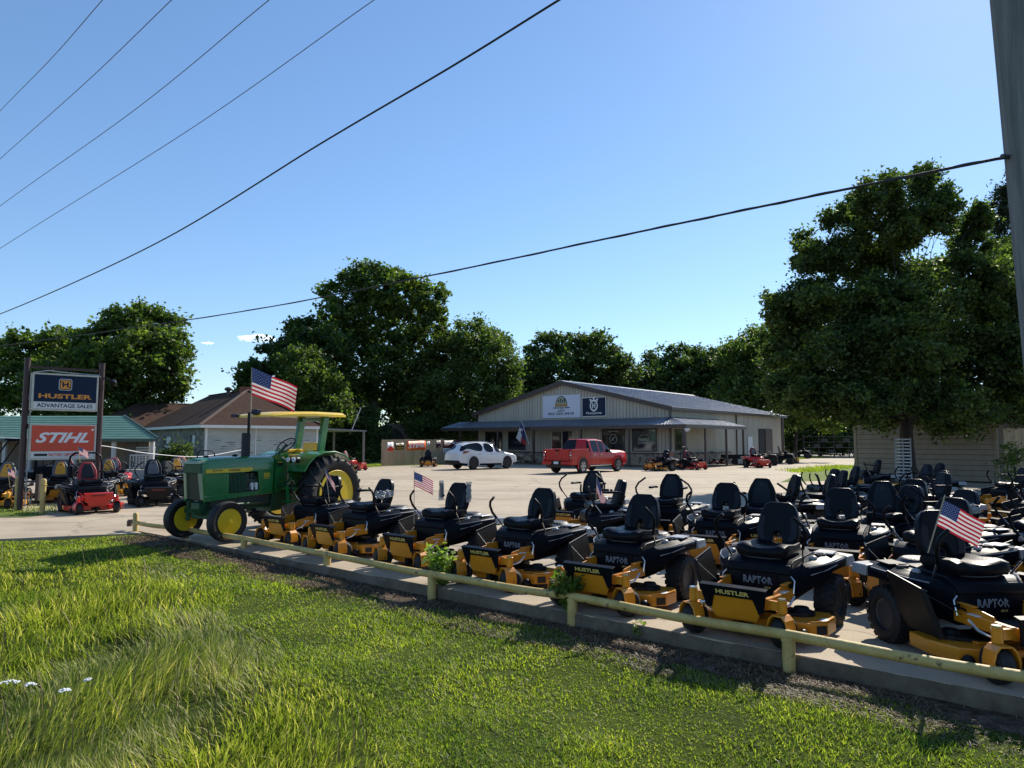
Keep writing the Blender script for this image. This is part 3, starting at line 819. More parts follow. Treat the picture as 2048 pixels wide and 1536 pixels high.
mb = MB(); vs = []; fs = []; prof = []
nb = 22
for i in range(nb):
    z0 = HE*i/nb; z1 = HE*(i+1)/nb; prof += [(-0.03, z0), (-0.008, z1)]
for (y_, z_) in prof: vs += [(0.1, y_, z_), (hw, y_, z_)]
for i in range(len(prof)-1): fs.append((2*i, 2*i+1, 2*i+3, 2*i+2))
mb.add(vs, fs); mb.box(0.25, hw, 0.0, 0.2, 0, HE); mb.box(hw-0.2, hw, 0.2, HLN, 0, HE); mb.box(0.25, hw-0.2, HLN-0.2, HLN, 0, HE)
hwll = mb.build("siding_wall", M_lap, house, smooth=0, fix=False)
mb = MB(); mb.box(-0.03, 0.12, -0.05, 0.0, 0, HE); mb.build("corner_board", M_white, house, smooth=0); mb = MB(); mb.box(hw-0.1, hw+0.03, -0.05, 0.0, 0, HE); mb.build("corner_board", M_white, house, smooth=0); mb = MB(); mb.box(hw*0.42, hw*0.42+0.05, -0.045, -0.0, 1.0, HE)
mb.build("corner_board", M_white, house, smooth=0)
# bare patches where the paint has come off, lying on single boards
mb = MB(); rr = random.Random(11); M_bare = mat("bare_grey_wood", (0.17,0.155,0.13), 0.9, var=0.2, vs=9)
for i in range(95):
    k_ = rr.choice([6,7,8,9,10,11,12,13,14,14,15,15]); x_ = rr.choice([rr.gauss(hw*0.25,0.55), rr.gauss(hw*0.72,0.7)]); x_ = min(max(x_,0.3), hw-0.7)
    L_ = rr.uniform(0.12, 0.5); z_ = HE*k_/nb + 0.01; hh = rr.uniform(0.015, 0.06)
    mb.add([(x_, -0.034, z_), (x_+L_, -0.034, z_+0.004), (x_+L_*0.9, -0.031, z_+hh), (x_+L_*0.15, -0.031, z_+hh*0.8)], [(0,1,2,3)])
mb.build("bare_boards", M_bare, hwll, smooth=0, fix=False)
oh = 0.45
mb = MB(); rx = hw/2; ry0 = 3.2; ry1 = 11.2
E0, E1, E2, E3 = (-oh,-oh,HE+0.06), (hw+oh,-oh,HE+0.06), (hw+oh,HLN+oh,HE+0.06), (-oh,HLN+oh,HE+0.06)
R0, R1 = (rx, ry0, HR_), (rx, ry1, HR_-0.0)
mb.add([E0,E1,E2,E3,R0,R1], [(0,1,4),(1,2,5,4),(2,3,5),(3,0,4,5),(3,2,1,0)])
rf = mb.build("roof", M_shing, house, smooth=0)
mb = MB()
for p, q in ((E0,R0),(E1,R0),(R0,R1)): mb.bar(Vector(p)+Vector((0,0,0.02)), Vector(q)+Vector((0,0,0.02)), 0.22, 0.035)
mb.build("hip_cap", mat("worn_ridge_shingles", (0.16,0.11,0.08), 0.9, var=0.2, vs=6), rf, smooth=0)
mb = MB(); mb.cyl((rx-0.5, ry0+2.3, HR_-0.35), (rx-0.5, ry0+2.3, HR_+0.12), 0.12, n=10); mb.ball((rx-0.5, ry0+2.3, HR_+0.16), 0.27, 12, 8, sz=0.55)
mb.build("roof_vent", mat("dark_metal_vent",(0.05,0.05,0.045),0.5,metal=0.3), rf)
mb = MB(); mb.box(rx-0.3, rx+0.3, ry0+0.1, ry0+0.7, HR_-0.3, HR_+0.22); mb.build("chimney", mat("red_brick", (0.22,0.07,0.045),0.9,var=0.3,vs=20), rf, smooth=0)
mb = MB()
mb.box(-oh, hw+oh, -oh-0.02, -oh+0.04, HE-0.12, HE+0.055); mb.box(-oh-0.02, -oh+0.04, -oh, HLN+oh, HE-0.12, HE+0.055)
mb.build("fascia", M_white, house, smooth=0)
mb = MB(); mb.box(-oh+0.04, hw+oh, -oh+0.04, HLN+oh, HE-0.02, HE+0.02); mb.build("soffit", M_lap, house, smooth=0)
# lower rear wing with its own hipped roof
mb = MB(); W0 = HLN-1.0
mb.add([(-4.2,W0,HE+0.05),(hw,W0,HE+0.05),(hw,W0+8,HE+0.05),(-4.2,W0+8,HE+0.05),(0.2,W0+4,HR_-0.35),(4.4,W0+4,HR_-0.35)],[(0,1,5,4),(1,2,5),(2,3,4,5),(3,0,4),(3,2,1,0)])
mb.build("wing_roof", M_shing, house, smooth=0)
mb = MB(); mb.box(-3.8, 0, W0+0.5, W0+7.5, 0, HE); mb.build("wing_wall", M_stone2, house, smooth=0)
HI = Matrix.Translation(Hc) @ Matrix.Rotation(hrz, 4, 'Z'); HINV = HI.inverted()
def hside(px, py): return HINV @ gp(px, py, Hc, hu)
M_pane2 = mat("old_window_glass", (0.10, 0.11, 0.12), 0.1, spec=0.8)
for (p0, p1, y0, y1) in ((327, 343, 872, 905), (381, 392, 869, 906)):
    a = hside(p0, y0); b = hside(p1, y0); za = hside((p0+p1)/2, y0).z; zb = hside((p0+p1)/2, y1).z
    ya, yb = min(a.y, b.y), max(a.y, b.y)
    mb = MB(); t = 0.06
    mb.box(-0.05, -0.002, ya-t, yb+t, zb-t, zb); mb.box(-0.05, -0.002, ya-t, yb+t, za, za+t)
    mb.box(-0.049, -0.002, ya-t, ya, zb, za); mb.box(-0.049, -0.002, yb, yb+t, zb, za); mb.box(-0.045, -0.002, ya, yb, (za+zb)/2-0.03, (za+zb)/2+0.03)
    f = mb.build("window", mat("grey_window_frame",(0.2,0.2,0.19),0.6), house, smooth=0)
    mb = MB(); mb.box(-0.02, -0.002, ya, yb, zb, za); mb.build("pane", M_pane2, f, smooth=0)
    mb = MB(); mb.box(-0.03, -0.021, ya+0.05, ya+(yb-ya)*0.55, (za+zb)/2+0.04, za-0.05); mb.box(-0.03,-0.021,ya+0.1,ya+(yb-ya)*0.6,zb+0.35,(za+zb)/2-0.1); mb.build("curtain", M_white, f, smooth=0)

# carport roof on the right of the house
cp = empty("carport", "low grey metal carport roof on posts at the right end of the old house", "carport", Hc + hu*(hw+0.05) + hv*0.6, hrz)
mb = MB(); mb.prism([(0, 2.75), (4.0, 2.62), (4.0, 2.70), (0, 2.85)], 0.0, 5.0, 'xz'); mb.build("roof", M_roofm, cp, smooth=0)
for x_, y_ in ((3.85, 0.15), (3.85, 4.8)):
    mb = MB(); mb.box(x_-0.06, x_+0.06, y_-0.06, y_+0.06, 0, 2.63); mb.build("post", mat("grey_weathered_post",(0.2,0.19,0.17),0.8), cp, smooth=0)

# green-roofed porch house on the far left
M_grn = mat("mint_green_metal_roof", (0.14, 0.27, 0.205), 0.5, var=0.1, vs=2)
M_grd = mat("dark_green_edge", (0.02, 0.05, 0.04), 0.5)
gr = empty("porch_house", "low house with mint green ribbed roof and railed porch at the left edge", "house", (0,0,0), 0)
YD = 37.0
xr = gy(316, 878, YD).x; ze = gy(316, 878, YD).z; xt = gy(248, 832, YD+3).x; zt = gy(248, 832, YD+3).z; xl = -40
gr.location = (xl, YD, 0)
mb = MB(); nr = 13
for i in range(nr):
    f0, f1 = i/nr, (i+1)/nr
    def P(f, side, dz=0): 
        xx = (xr + (xt-xr)*f) if side else xl
        return (xx-xl, 3.0*f, ze + (zt-ze)*f + dz)
    mb.add([P(f0,0,0.05), P(f0,1,0.05), P(f1,1,0.0), P(f1,0,0.0)], [(0,1,2,3)])
    mb.add([P(f0,0,-0.02), P(f0,1,-0.02), P(f0,1,0.05), P(f0,0,0.05)], [(0,1,2,3)])
xb_ = gy(296, 878, YD+6).x - xl
mb.add([(xt-xl,3.0,zt),(xr-xl,0,ze),(xb_,6,ze)], [(0,1,2)]); mb.add([(0,3.0,zt),(xt-xl,3.0,zt),(xb_,6,ze),(0,6,ze)],[(0,1,2,3)])
mb.build("roof", M_grn, gr, smooth=0, fix=False)
mb = MB(); mb.box(0, xr-xl+0.03, -0.04, 0.02, ze-0.14, ze-0.0); mb.bar((xr-xl,0,ze+0.05),(xt-xl,3.0,zt+0.03),0.1,0.09); mb.build("fascia", M_grd, gr, smooth=0)
mb = MB(); mb.box(0, gy(297,900,YD+2.2).x-xl, 2.2, 2.5, -0.1, ze); mb.build("wall", mat("dim_tan_boards",(0.17,0.14,0.11),0.8,var=0.25,vs=2), gr, smooth=0)
mb = MB(); mb.box(0, gy(308,900,YD).x-xl, 0.1, 2.19, -0.1, 0.42); mb.build("porch_floor", mat("grey_deck_paint",(0.22,0.23,0.23),0.7), gr, smooth=0)
M_gp = mat("grey_white_post", (0.36,0.38,0.38), 0.6)
for px_ in (305, 228, 150, 60, 10):
    x_ = gy(px_, 900, YD+0.3).x - xl; mb = MB(); mb.box(x_-0.09, x_+0.09, 0.2, 0.36, -0.1, ze-0.1); mb.build("porch_post", M_gp, gr, smooth=0)
mb = MB()
x0_, x1_ = gy(255, 900, YD).x-xl, gy(303, 900, YD).x-xl
mb.box(x0_, x1_, 0.24, 0.30, 1.15, 1.22); mb.box(x0_, x1_, 0.24, 0.30, 0.5, 0.56)
k = 0
while x0_+k*0.16 < x1_: mb.box(x0_+k*0.16, x0_+k*0.16+0.04, 0.25, 0.29, 0.56, 1.15); k += 1
mb.build("railing", M_gp, gr, smooth=0)
for px_ in (262, 285):
    x_ = gy(px_, 900, YD+2.1).x-xl; mb = MB(); mb.box(x_-0.3, x_+0.3, 2.15, 2.195, 0.5, 1.9); f=mb.build("window", M_frame, gr, smooth=0)
mb = MB(); 
for i in range(9): mb.box(x0_+0.1, x0_+1.1, 0.5+0.02*i, 0.56+0.02*i, 0.5+i*0.13, 0.57+i*0.13)
mb.build("steps", M_gp, gr, smooth=0)
# ---------------------------------------------------------------- riding mowers (local: front = -Y, machine's left = +X)
M_chrome = mat("bright_steel", (0.62, 0.62, 0.62), 0.22, metal=0.95)
M_tyre = mat("black_rubber", (0.010, 0.010, 0.011), 0.7, var=0.3, vs=12, bump=0.3, bs=90)
M_rim = mat("dark_grey_rim", (0.045, 0.045, 0.05), 0.45, var=0.2, vs=6)
M_pod = mat("blue_black_moulding", (0.004, 0.006, 0.010), 0.40, var=0.15, vs=6, bump=0.1, bs=120, spec=0.09)
M_vinyl = mat("black_vinyl_seat", (0.004, 0.006, 0.010), 0.34, var=0.2, vs=10, bump=0.2, bs=160, spec=0.12)
M_vgrey = mat("charcoal_vinyl_bolster", (0.016, 0.020, 0.028), 0.5, var=0.15, vs=10, bump=0.25, bs=160, spec=0.15)
M_grey = mat("light_grey_plastic", (0.30, 0.30, 0.31), 0.4, var=0.1, vs=5)
M_film = mat("clear_plastic_film", (0.40, 0.42, 0.44), 0.16, spec=0.9, bump=1.0, bs=30)
def _film():
    n, l = M_film.node_tree.nodes, M_film.node_tree.links
    t = n.new("ShaderNodeBsdfTransparent"); x = n.new("ShaderNodeMixShader"); x.inputs[0].default_value = 0.5
    l.new(n["Principled BSDF"].outputs[0], x.inputs[1]); l.new(t.outputs[0], x.inputs[2]); l.new(x.outputs[0], n["Material Output"].inputs[0])
_film()
M_label = mat("white_sticker", (0.7, 0.7, 0.7), 0.5)
M_rptr = mat("silver_outline_lettering", (0.42, 0.45, 0.50), 0.4)
M_yel = mat("yellow_lettering", (0.60, 0.45, 0.13), 0.5)
M_redp = mat("bright_red_paint", (0.52, 0.012, 0.010), 0.3, var=0.06, vs=5, coat=0.3)
M_dred = mat("dark_red_paint", (0.20, 0.012, 0.012), 0.35, coat=0.3)
M_ylp = mat("machine_yellow_paint", (0.70, 0.33, 0.02), 0.34, coat=0.25)
M_engine = mat("engine_black", (0.02, 0.02, 0.021), 0.5, var=0.4, vs=14, bump=0.5, bs=30)

def tyre_mb(r, w, rr, tread=True, n=28, lugs=24):
    mb = MB(); h = w/2
    prof = [(-h*0.55, rr), (-h*0.9, rr+0.01), (-h, (r+rr)/2), (-h*0.92, r-0.035), (-h*0.7, r-0.008), (0, r-0.004 if tread else r), (h*0.7, r-0.008), (h*0.92, r-0.035), (h, (r+rr)/2), (h*0.9, rr+0.01), (h*0.55, rr)]
    n_ = n; vs = []
    mb.lathe([(a, q) for a, q in prof], n, 'x')
    # lathe caps the ends; the rim hides them
    if tread:
        for i in range(lugs):
            for row, (x0, x1) in enumerate(((-h*0.86, -h*0.34), (-h*0.26, h*0.26), (h*0.34, h*0.86))):
                t = 2*math.pi*(i + 0.5*(row == 1))/lugs
                T = Matrix.Rotation(t, 4, 'X'); mb.T = T
                lw = math.pi*r/lugs*0.62
                dz = 0.012 if row != 1 else 0.0
                mb.box(x0, x1, -lw, lw, r-0.03-dz, r+0.008-dz*0.4)
                mb.T = None
    return mb
def rim_mb(r, w, dish=0.5, holes=0):
    mb = MB(); h = w*0.5
    mb.lathe([(h*0.56, r+0.012), (h*0.62, r), (h*0.5, r*0.86), (-h*dish*0.2, r*0.8), (-h*dish*0.2, r*0.35), (h*0.1, r*0.3), (h*0.1, 0.0001)], 22, 'x')
    mb.lathe([(-h*0.56, r+0.012), (-h*0.5, r*0.8), (-h*0.4, 0.0001)], 22, 'x')
    for i in range(5):
        t = 2*math.pi*i/5; mb.cyl((-h*dish*0.2, r*0.55*math.cos(t), r*0.55*math.sin(t)), (-h*dish*0.2+0.025, r*0.55*math.cos(t), r*0.55*math.sin(t)), 0.012, n=6)
    return mb

def seat_back_outline(w, h, notch=True):
    """tombstone outline in x,z from the bottom left, counter-clockwise"""
    pts = []
    hw_ = w/2
    if notch: pts += [(-hw_*0.72, 0.0), (-hw_*0.26, 0.0), (-hw_*0.22, h*0.16), (-hw_*0.10, h*0.27), (hw_*0.10, h*0.27), (hw_*0.22, h*0.16), (hw_*0.26, 0.0), (hw_*0.72, 0.0)]
    else: pts += [(-hw_*0.8, 0.0), (hw_*0.8, 0.0)]
    pts += [(hw_*0.93, h*0.08), (hw_*1.0, h*0.25), (hw_*0.97, h*0.5), (hw_*0.84, h*0.78), (hw_*0.68, h*0.93), (hw_*0.45, h*1.0)]
    pts += [(-x, z) for x, z in reversed(pts[-6:])]
    return pts

def seat_parts(root, kind, back_m, mid_m, lean=16):
    """cushion and back; kind: 'notch', 'panel', 'plain'"""
    mb = MB(); cw = 0.27
    # cushion: raised side bolsters, dipped middle, rolled front
    secs = []
    for (y, zl, zt, k) in ((-0.21, 0.755, 0.78, 0.86), (-0.19, 0.715, 0.82, 0.96), (-0.10, 0.71, 0.838, 1.0), (0.10, 0.71, 0.82, 1.0), (0.28, 0.715, 0.825, 0.96), (0.33, 0.73, 0.80, 0.9)):
        w = cw*k; d = zt-zl
        secs.append([(-w*0.9, y, zl), (w*0.9, y, zl), (w, y, zl+d*0.5), (w*0.96, y, zt), (w*0.72, y, zt+0.012), (w*0.45, y, zt-0.012), (0, y, zt-0.02), (-w*0.45, y, zt-0.012), (-w*0.72, y, zt+0.012), (-w*0.96, y, zt), (-w, y, zl+d*0.5)])
    mb.loft(secs)
    st = mb.build("seat", M_vinyl, root, smooth=50)
    L = Matrix.Translation((0, 0.27, 0.80)) @ Matrix.Rotation(math.radians(-lean), 4, 'X')
    h = 0.455 if kind != 'panel' else 0.50
    w = 0.46 if kind != 'panel' else 0.45
    mb = MB(); mb.T = L; mb.cur = 0
    o = seat_back_outline(w, h, kind == 'notch')
    if kind == 'panel': o = [(-w*0.42, 0), (w*0.42, 0), (w*0.5, h*0.12), (w*0.5, h*0.5), (w*0.42, h*0.72), (w*0.27, h*0.97), (w*0.2, h), (-w*0.2, h), (-w*0.27, h*0.97), (-w*0.42, h*0.72), (-w*0.5, h*0.5), (-w*0.5, h*0.12)]
    mb.prism(o, 0.0, 0.10, 'xz')
    sb = mb.build("backrest", back_m, root, smooth=35, bevel=0.022, seg=3)
    # bolsters or centre panel, their own tone, raised 6 mm
    if kind == 'notch':
        for sg in (-1, 1):
            q = [(0.110*sg, 0.03), (0.165*sg, 0.02), (0.20*sg, 0.06), (0.214*sg, 0.15), (0.208*sg, 0.24), (0.18*sg, 0.32), (0.13*sg, 0.28), (0.145*sg, 0.17), (0.135*sg, 0.08)]
            if sg < 0: q = q[::-1]
            mb = MB(); mb.T = L; mb.prism(q, -0.010, 0.02, 'xz'); mb.build("bolster", mid_m, sb, smooth=35, bevel=0.006, seg=2)
    else:
        q = [(-0.13, 0.05), (0.13, 0.05), (0.155, 0.12), (0.13, 0.28), (0.085, 0.43), (0.06, 0.45), (-0.06, 0.45), (-0.085, 0.43), (-0.13, 0.28), (-0.155, 0.12)]
        mb = MB(); mb.T = L; mb.prism(q, -0.012, 0.02, 'xz'); pn = mb.build("centre_panel", mid_m, sb, smooth=35, bevel=0.008, seg=2)
        mb = MB(); mb.T = L; mb.box(-0.022, 0.022, -0.016, -0.01, 0.36, 0.40); mb.build("badge", M_ink, sb, smooth=0)
    mb = MB(); mb.T = L; mb.bar((-0.16,0.11,-0.03),(-0.16,0.11,0.2),0.03,0.02); mb.bar((0.16,0.11,-0.03),(0.16,0.11,0.2),0.03,0.02); mb.bar((-0.17,0.11,0.1),(0.17,0.11,0.1),0.02,0.03)
    mb.build("back_bracket", M_rim, sb, smooth=0)
    return st, sb

def levers(root, m_low, m_up, splay=0.0, tall=False, wide=0.0):
    for sg in (-1, 1):
        mb = MB(); x = 0.37 + wide; k = sg
        if not tall: lo = [(k*x, 0.0, 0.62), (k*(x+0.015), -0.06, 0.70), (k*(x+0.05), -0.17, 0.84)]
        else: lo = [(k*x, 0.0, 0.62), (k*(x+0.03), -0.08, 0.72), (k*(x+0.10), -0.16, 0.86)]
        mb.tube(lo, 0.011, 8)
        lv = mb.build("control_lever", m_low, root, smooth=60)
        mb = MB()
        if not tall: up = [(k*(x+0.045), -0.16, 0.815), (k*(x+0.085+splay), -0.21, 0.90), (k*(x+0.10+splay), -0.24, 0.99), (k*(x+0.085+splay), -0.25, 1.05), (k*(x-0.0+splay), -0.26, 1.125)]
        else: up = [(k*(x+0.10), -0.16, 0.85), (k*(x+0.15), -0.18, 0.95), (k*(x+0.155), -0.19, 1.03), (k*(x+0.10), -0.19, 1.12), (k*(x-0.04), -0.19, 1.22)]
        mb.tube(up, 0.0175, 8)
        mb.build("grip", m_up, lv, smooth=60)

def casters(root, arm_m, r=0.15, w=0.145, x=0.44, y=-0.86, tyre_m=None):
    for sg in (-1, 1):
        cx = sg*x
        # fork: arched strap over the wheel
        mb = MB(); ho = w/2+0.035; t = 0.014; secs = []
        path = [(-ho, r-0.03), (-ho, r+0.05), (-ho*0.82, r+0.125), (-ho*0.45, r+0.165), (ho*0.45, r+0.165), (ho*0.82, r+0.125), (ho, r+0.05), (ho, r-0.03)]
        inn = [(u*(1 - t/ho*1.0), v - (0.014 if abs(u) < ho*0.9 else 0.0)) for u, v in path]
        poly = path + inn[::-1]
        n = len(path)
        vs = []; fs = []
        for yy in (-0.085, 0.06):
            for (u, v) in path: vs.append((cx+u, y+0.0+yy, v))
            for (u, v) in inn: vs.append((cx+u, y+0.0+yy, v))
        m2 = 2*n
        for i in range(n-1):
            fs.append((i, i+1, n+i+1, n+i)); fs.append((m2+i, m2+n+i, m2+n+i+1, m2+i+1))
            fs.append((i, m2+i, m2+i+1, i+1)); fs.append((n+i, n+i+1, m2+n+i+1, m2+n+i))
        for i in (0, n-1): fs.append((i, n+i, m2+n+i, m2+i))
        mb.add(vs, fs)
        mb.cyl((cx, y+0.02, r+0.155), (cx, y+0.02, r+0.19), 0.025, n=12)
        fk = mb.build("caster_fork", arm_m, root, smooth=25, bevel=0.004)
        mb = tyre_mb(r, w, r*0.5, tread=False, n=22)
        mb.T = None
        mb.v = [(vx+cx, vy+y+0.035, vz+r) for vx, vy, vz in mb.v]
        wh = mb.build("caster_wheel", tyre_m or M_tyre, fk, smooth=40)
        mb = MB(); mb.lathe([(-w*0.33, 0.0001), (-w*0.33, r*0.52), (w*0.33, r*0.52), (w*0.33, 0.0001)], 16, 'x', (cx, y+0.035, r)); mb.cyl((cx-ho, y+0.02, r), (cx+ho, y+0.02, r), 0.014, n=8)
        mb.build("hub", M_rim, wh, smooth=40)

def rear_wheels(root, r=0.26, w=0.22, x=0.51, y=0.38, rim_m=None, lug=22):
    for sg in (-1, 1):
        mb = tyre_mb(r, w, r*0.55, n=30, lugs=lug); mb.v = [(vx*sg+x*sg, vy+y, vz+r) for vx, vy, vz in mb.v]
        ty = mb.build("drive_wheel", M_tyre, root, smooth=35)
        mb = rim_mb(r*0.55, w); mb.v = [(vx*sg+x*sg, vy+y, vz+r) for vx, vy, vz in mb.v]
        mb.build("rim", rim_m or M_rim, ty, smooth=35)

def deck_part(root, m, yf=-0.66, yb=-0.02, hw=0.62, wing=0.10, decal=True, roller=True):
    z0, z1 = 0.085, 0.205
    out = [(-hw, yb), (-hw-0.02, -0.30), (-hw+0.06, yf+0.10), (-0.30, yf-0.02), (0.30, yf-0.02), (hw-0.20, yf+0.04), (hw+0.0, yf+0.09), (hw+wing, -0.44), (hw+wing, -0.20), (hw, yb)]
    mb = MB(); mb.prism(out, z0, z1, 'xy')
    mb.box(-0.34, 0.34, -0.50, -0.08, z1, z1+0.02)
    dk = mb.build("cutting_deck", m, root, smooth=0, bevel=0.012, seg=2)
    for (x_, y_, r_) in ((-0.40, -0.26, 0.10), (0.42, -0.26, 0.11), (0.0, -0.38, 0.09)):
        mb = MB(); mb.lathe([(z1+0.001, r_*1.15), (z1+0.035, r_*1.12), (z1+0.045, r_*0.75), (z1+0.075, r_*0.6), (z1+0.08, 0.0001)], 18, 'z', (x_, y_, 0)); mb.build("spindle_cover", M_black, dk, smooth=40)
    mb = MB(); mb.prism([(-0.30,-0.14),(0.30,-0.14),(0.46,-0.36),(0.30,-0.47),(-0.30,-0.47),(-0.44,-0.36)][::-1], z1+0.002, z1+0.03, 'xy'); mb.build("belt_cover", M_black, dk, smooth=0, bevel=0.006)
    mb = MB(); mb.tube([(hw-0.02, yf+0.10, z1+0.006), (hw+wing-0.01, -0.43, z1+0.006), (hw+wing-0.01, -0.20, z1+0.006)], 0.008, 6); mb.tube([(-0.28, yf-0.01, z0+0.01), (0.28, yf-0.01, z0+0.01), (hw-0.2, yf+0.05, z0+0.01), (hw, yf+0.10, z0+0.01)], 0.008, 6); mb.build("deck_edge", m, dk, smooth=60)
    if roller:
        for x_, y_ in ((-hw+0.10, yf+0.05), (hw-0.06, yf+0.02), (0.0, yf-0.05)):
            mb = MB(); mb.ball((x_, y_-0.01, 0.105), 0.06, 12, 8, sx=0.8); mb.bar((x_-0.06, y_, 0.115), (x_+0.06, y_, 0.115), 0.012, 0.03); mb.build("anti_scalp_roller", M_black, dk, smooth=50)
    mb = MB(); mb.box(-0.10, 0.10, yf-0.035, yf-0.019, 0.088, 0.15); mb.build("deck_plate", M_black, dk, smooth=0)
    if decal:
        mb = MB(); mb.box(hw+0.01, hw+0.085, -0.42, -0.30, z1+0.001, z1+0.004)
        mb.build("sticker", M_label, dk, smooth=0)
        mb = MB(); d = Vector((hw+wing, -0.44, 0))-Vector((hw, yf+0.09, 0)); a = Vector((hw, yf+0.09, 0.10))
        q = [a + d*0.25, a + d*0.9]; nrm = Vector((d.y, -d.x, 0)).normalized()*0.004
        mb.add([q[0]+nrm, q[1]+nrm, q[1]+nrm+Vector((0,0,0.08)), q[0]+nrm+Vector((0,0,0.08))], [(0,1,2,3)])
        mb.build("warning_plate", M_ink, dk, smooth=0, fix=False)
    return dk

def chute(root, m=None, up=True):
    mb = MB()
    if up: vs = [(-0.56,-0.36,0.22),(-0.56,0.12,0.22),(-0.70,0.14,0.70),(-0.68,-0.30,0.62)]
    else: vs = [(-0.62,-0.55,0.20),(-0.62,-0.08,0.20),(-0.92,-0.06,0.12),(-0.90,-0.52,0.12)]
    vs = [Vector(v) for v in vs]; n = (vs[1]-vs[0]).cross(vs[2]-vs[0]).normalized()*0.008
    mb.hexa([v-n for v in vs], [v+n for v in vs])
    mb.bar(vs[0]+n, vs[3]+n, 0.02, 0.05); mb.bar(vs[3], vs[2], 0.02, 0.03)
    c = mb.build("discharge_chute", m or M_black, root, smooth=0, bevel=0.004)
    if up:
        mb = MB(); mb.tube([(-0.68,-0.28,0.61),(-0.36,-0.36,0.42)], 0.004, 5); mb.build("strap", M_ink, c, smooth=0)

def engine(root, m=None, y0=0.48):
    mb = MB(); mb.box(-0.26, 0.26, y0+0.02, y0+0.42, 0.34, 0.60)
    mb.lathe([(0.60, 0.21), (0.68, 0.20), (0.73, 0.15), (0.735, 0.0001)], 20, 'z', (0, y0+0.22, 0))
    for sg in (-1, 1): mb.box(sg*0.30-0.07, sg*0.30+0.07, y0+0.12, y0+0.32, 0.42, 0.58)
    e = mb.build("engine", m or M_engine, root, smooth=30, bevel=0.012)
    mb = MB(); mb.lathe([(-0.16,0.05),(-0.15,0.065),(0.15,0.065),(0.16,0.05)], 14, 'x', (0.02, y0+0.47, 0.42)); mb.build("muffler", M_rim, e, smooth=40)
    mb = MB(); mb.bar((-0.34, y0+0.56, 0.36), (0.34, y0+0.56, 0.36), 0.03, 0.06); mb.bar((-0.33, y0-0.1, 0.36), (-0.33, y0+0.57, 0.36), 0.03, 0.06); mb.bar((0.33, y0-0.1, 0.36), (0.33, y0+0.57, 0.36), 0.03, 0.06)
    return e, mb

def armrests(root, film=False, up=False, m=None):
    for sg in (-1, 1):
        mb = MB()
        if up: mb.box(sg*0.30-0.025, sg*0.30+0.025, 0.27, 0.33, 0.98, 1.22)
        else: mb.box(sg*0.31-0.032, sg*0.31+0.032, 0.0, 0.27, 1.005, 1.045)
        mb.cyl((sg*0.25, 0.31, 1.02), (sg*0.33, 0.31, 1.02), 0.022, n=8)
        a = mb.build("armrest", m or M_vinyl, root, smooth=30, bevel=0.012, seg=2)
        if film and up:
            mb = MB(); rr_ = random.Random(3+sg); secs = []
            for i in range(8):
                z = 0.94 + 0.32*i/7; r_ = 0.036 + rr_.uniform(-0.004, 0.010)
                secs.append([(sg*0.30 + r_*math.cos(t)*(1+rr_.uniform(-.1,.1)), 0.30 + r_*1.3*math.sin(t)*(1+rr_.uniform(-.2,.2)), z) for t in [2*math.pi*j/9 for j in range(9)]])
            mb.loft(secs); mb.build("plastic_film", M_film, a, smooth=40)
        elif film and sg > 0:
            mb = MB(); rr_ = random.Random(3+sg); secs = []
            for i in range(7):
                y = -0.05 + 0.36*i/6; r_ = 0.045 + rr_.uniform(-0.004, 0.008); 
                secs.append([(sg*0.31 + r_*math.cos(t)*(1+rr_.uniform(-.15,.15)), y, 0.985 + r_*1.5*math.sin(t)*(1+rr_.uniform(-.3,.2))) for t in [2*math.pi*j/9 for j in range(9)]])
            mb.loft(secs); mb.build("plastic_film", M_film, a, smooth=0)

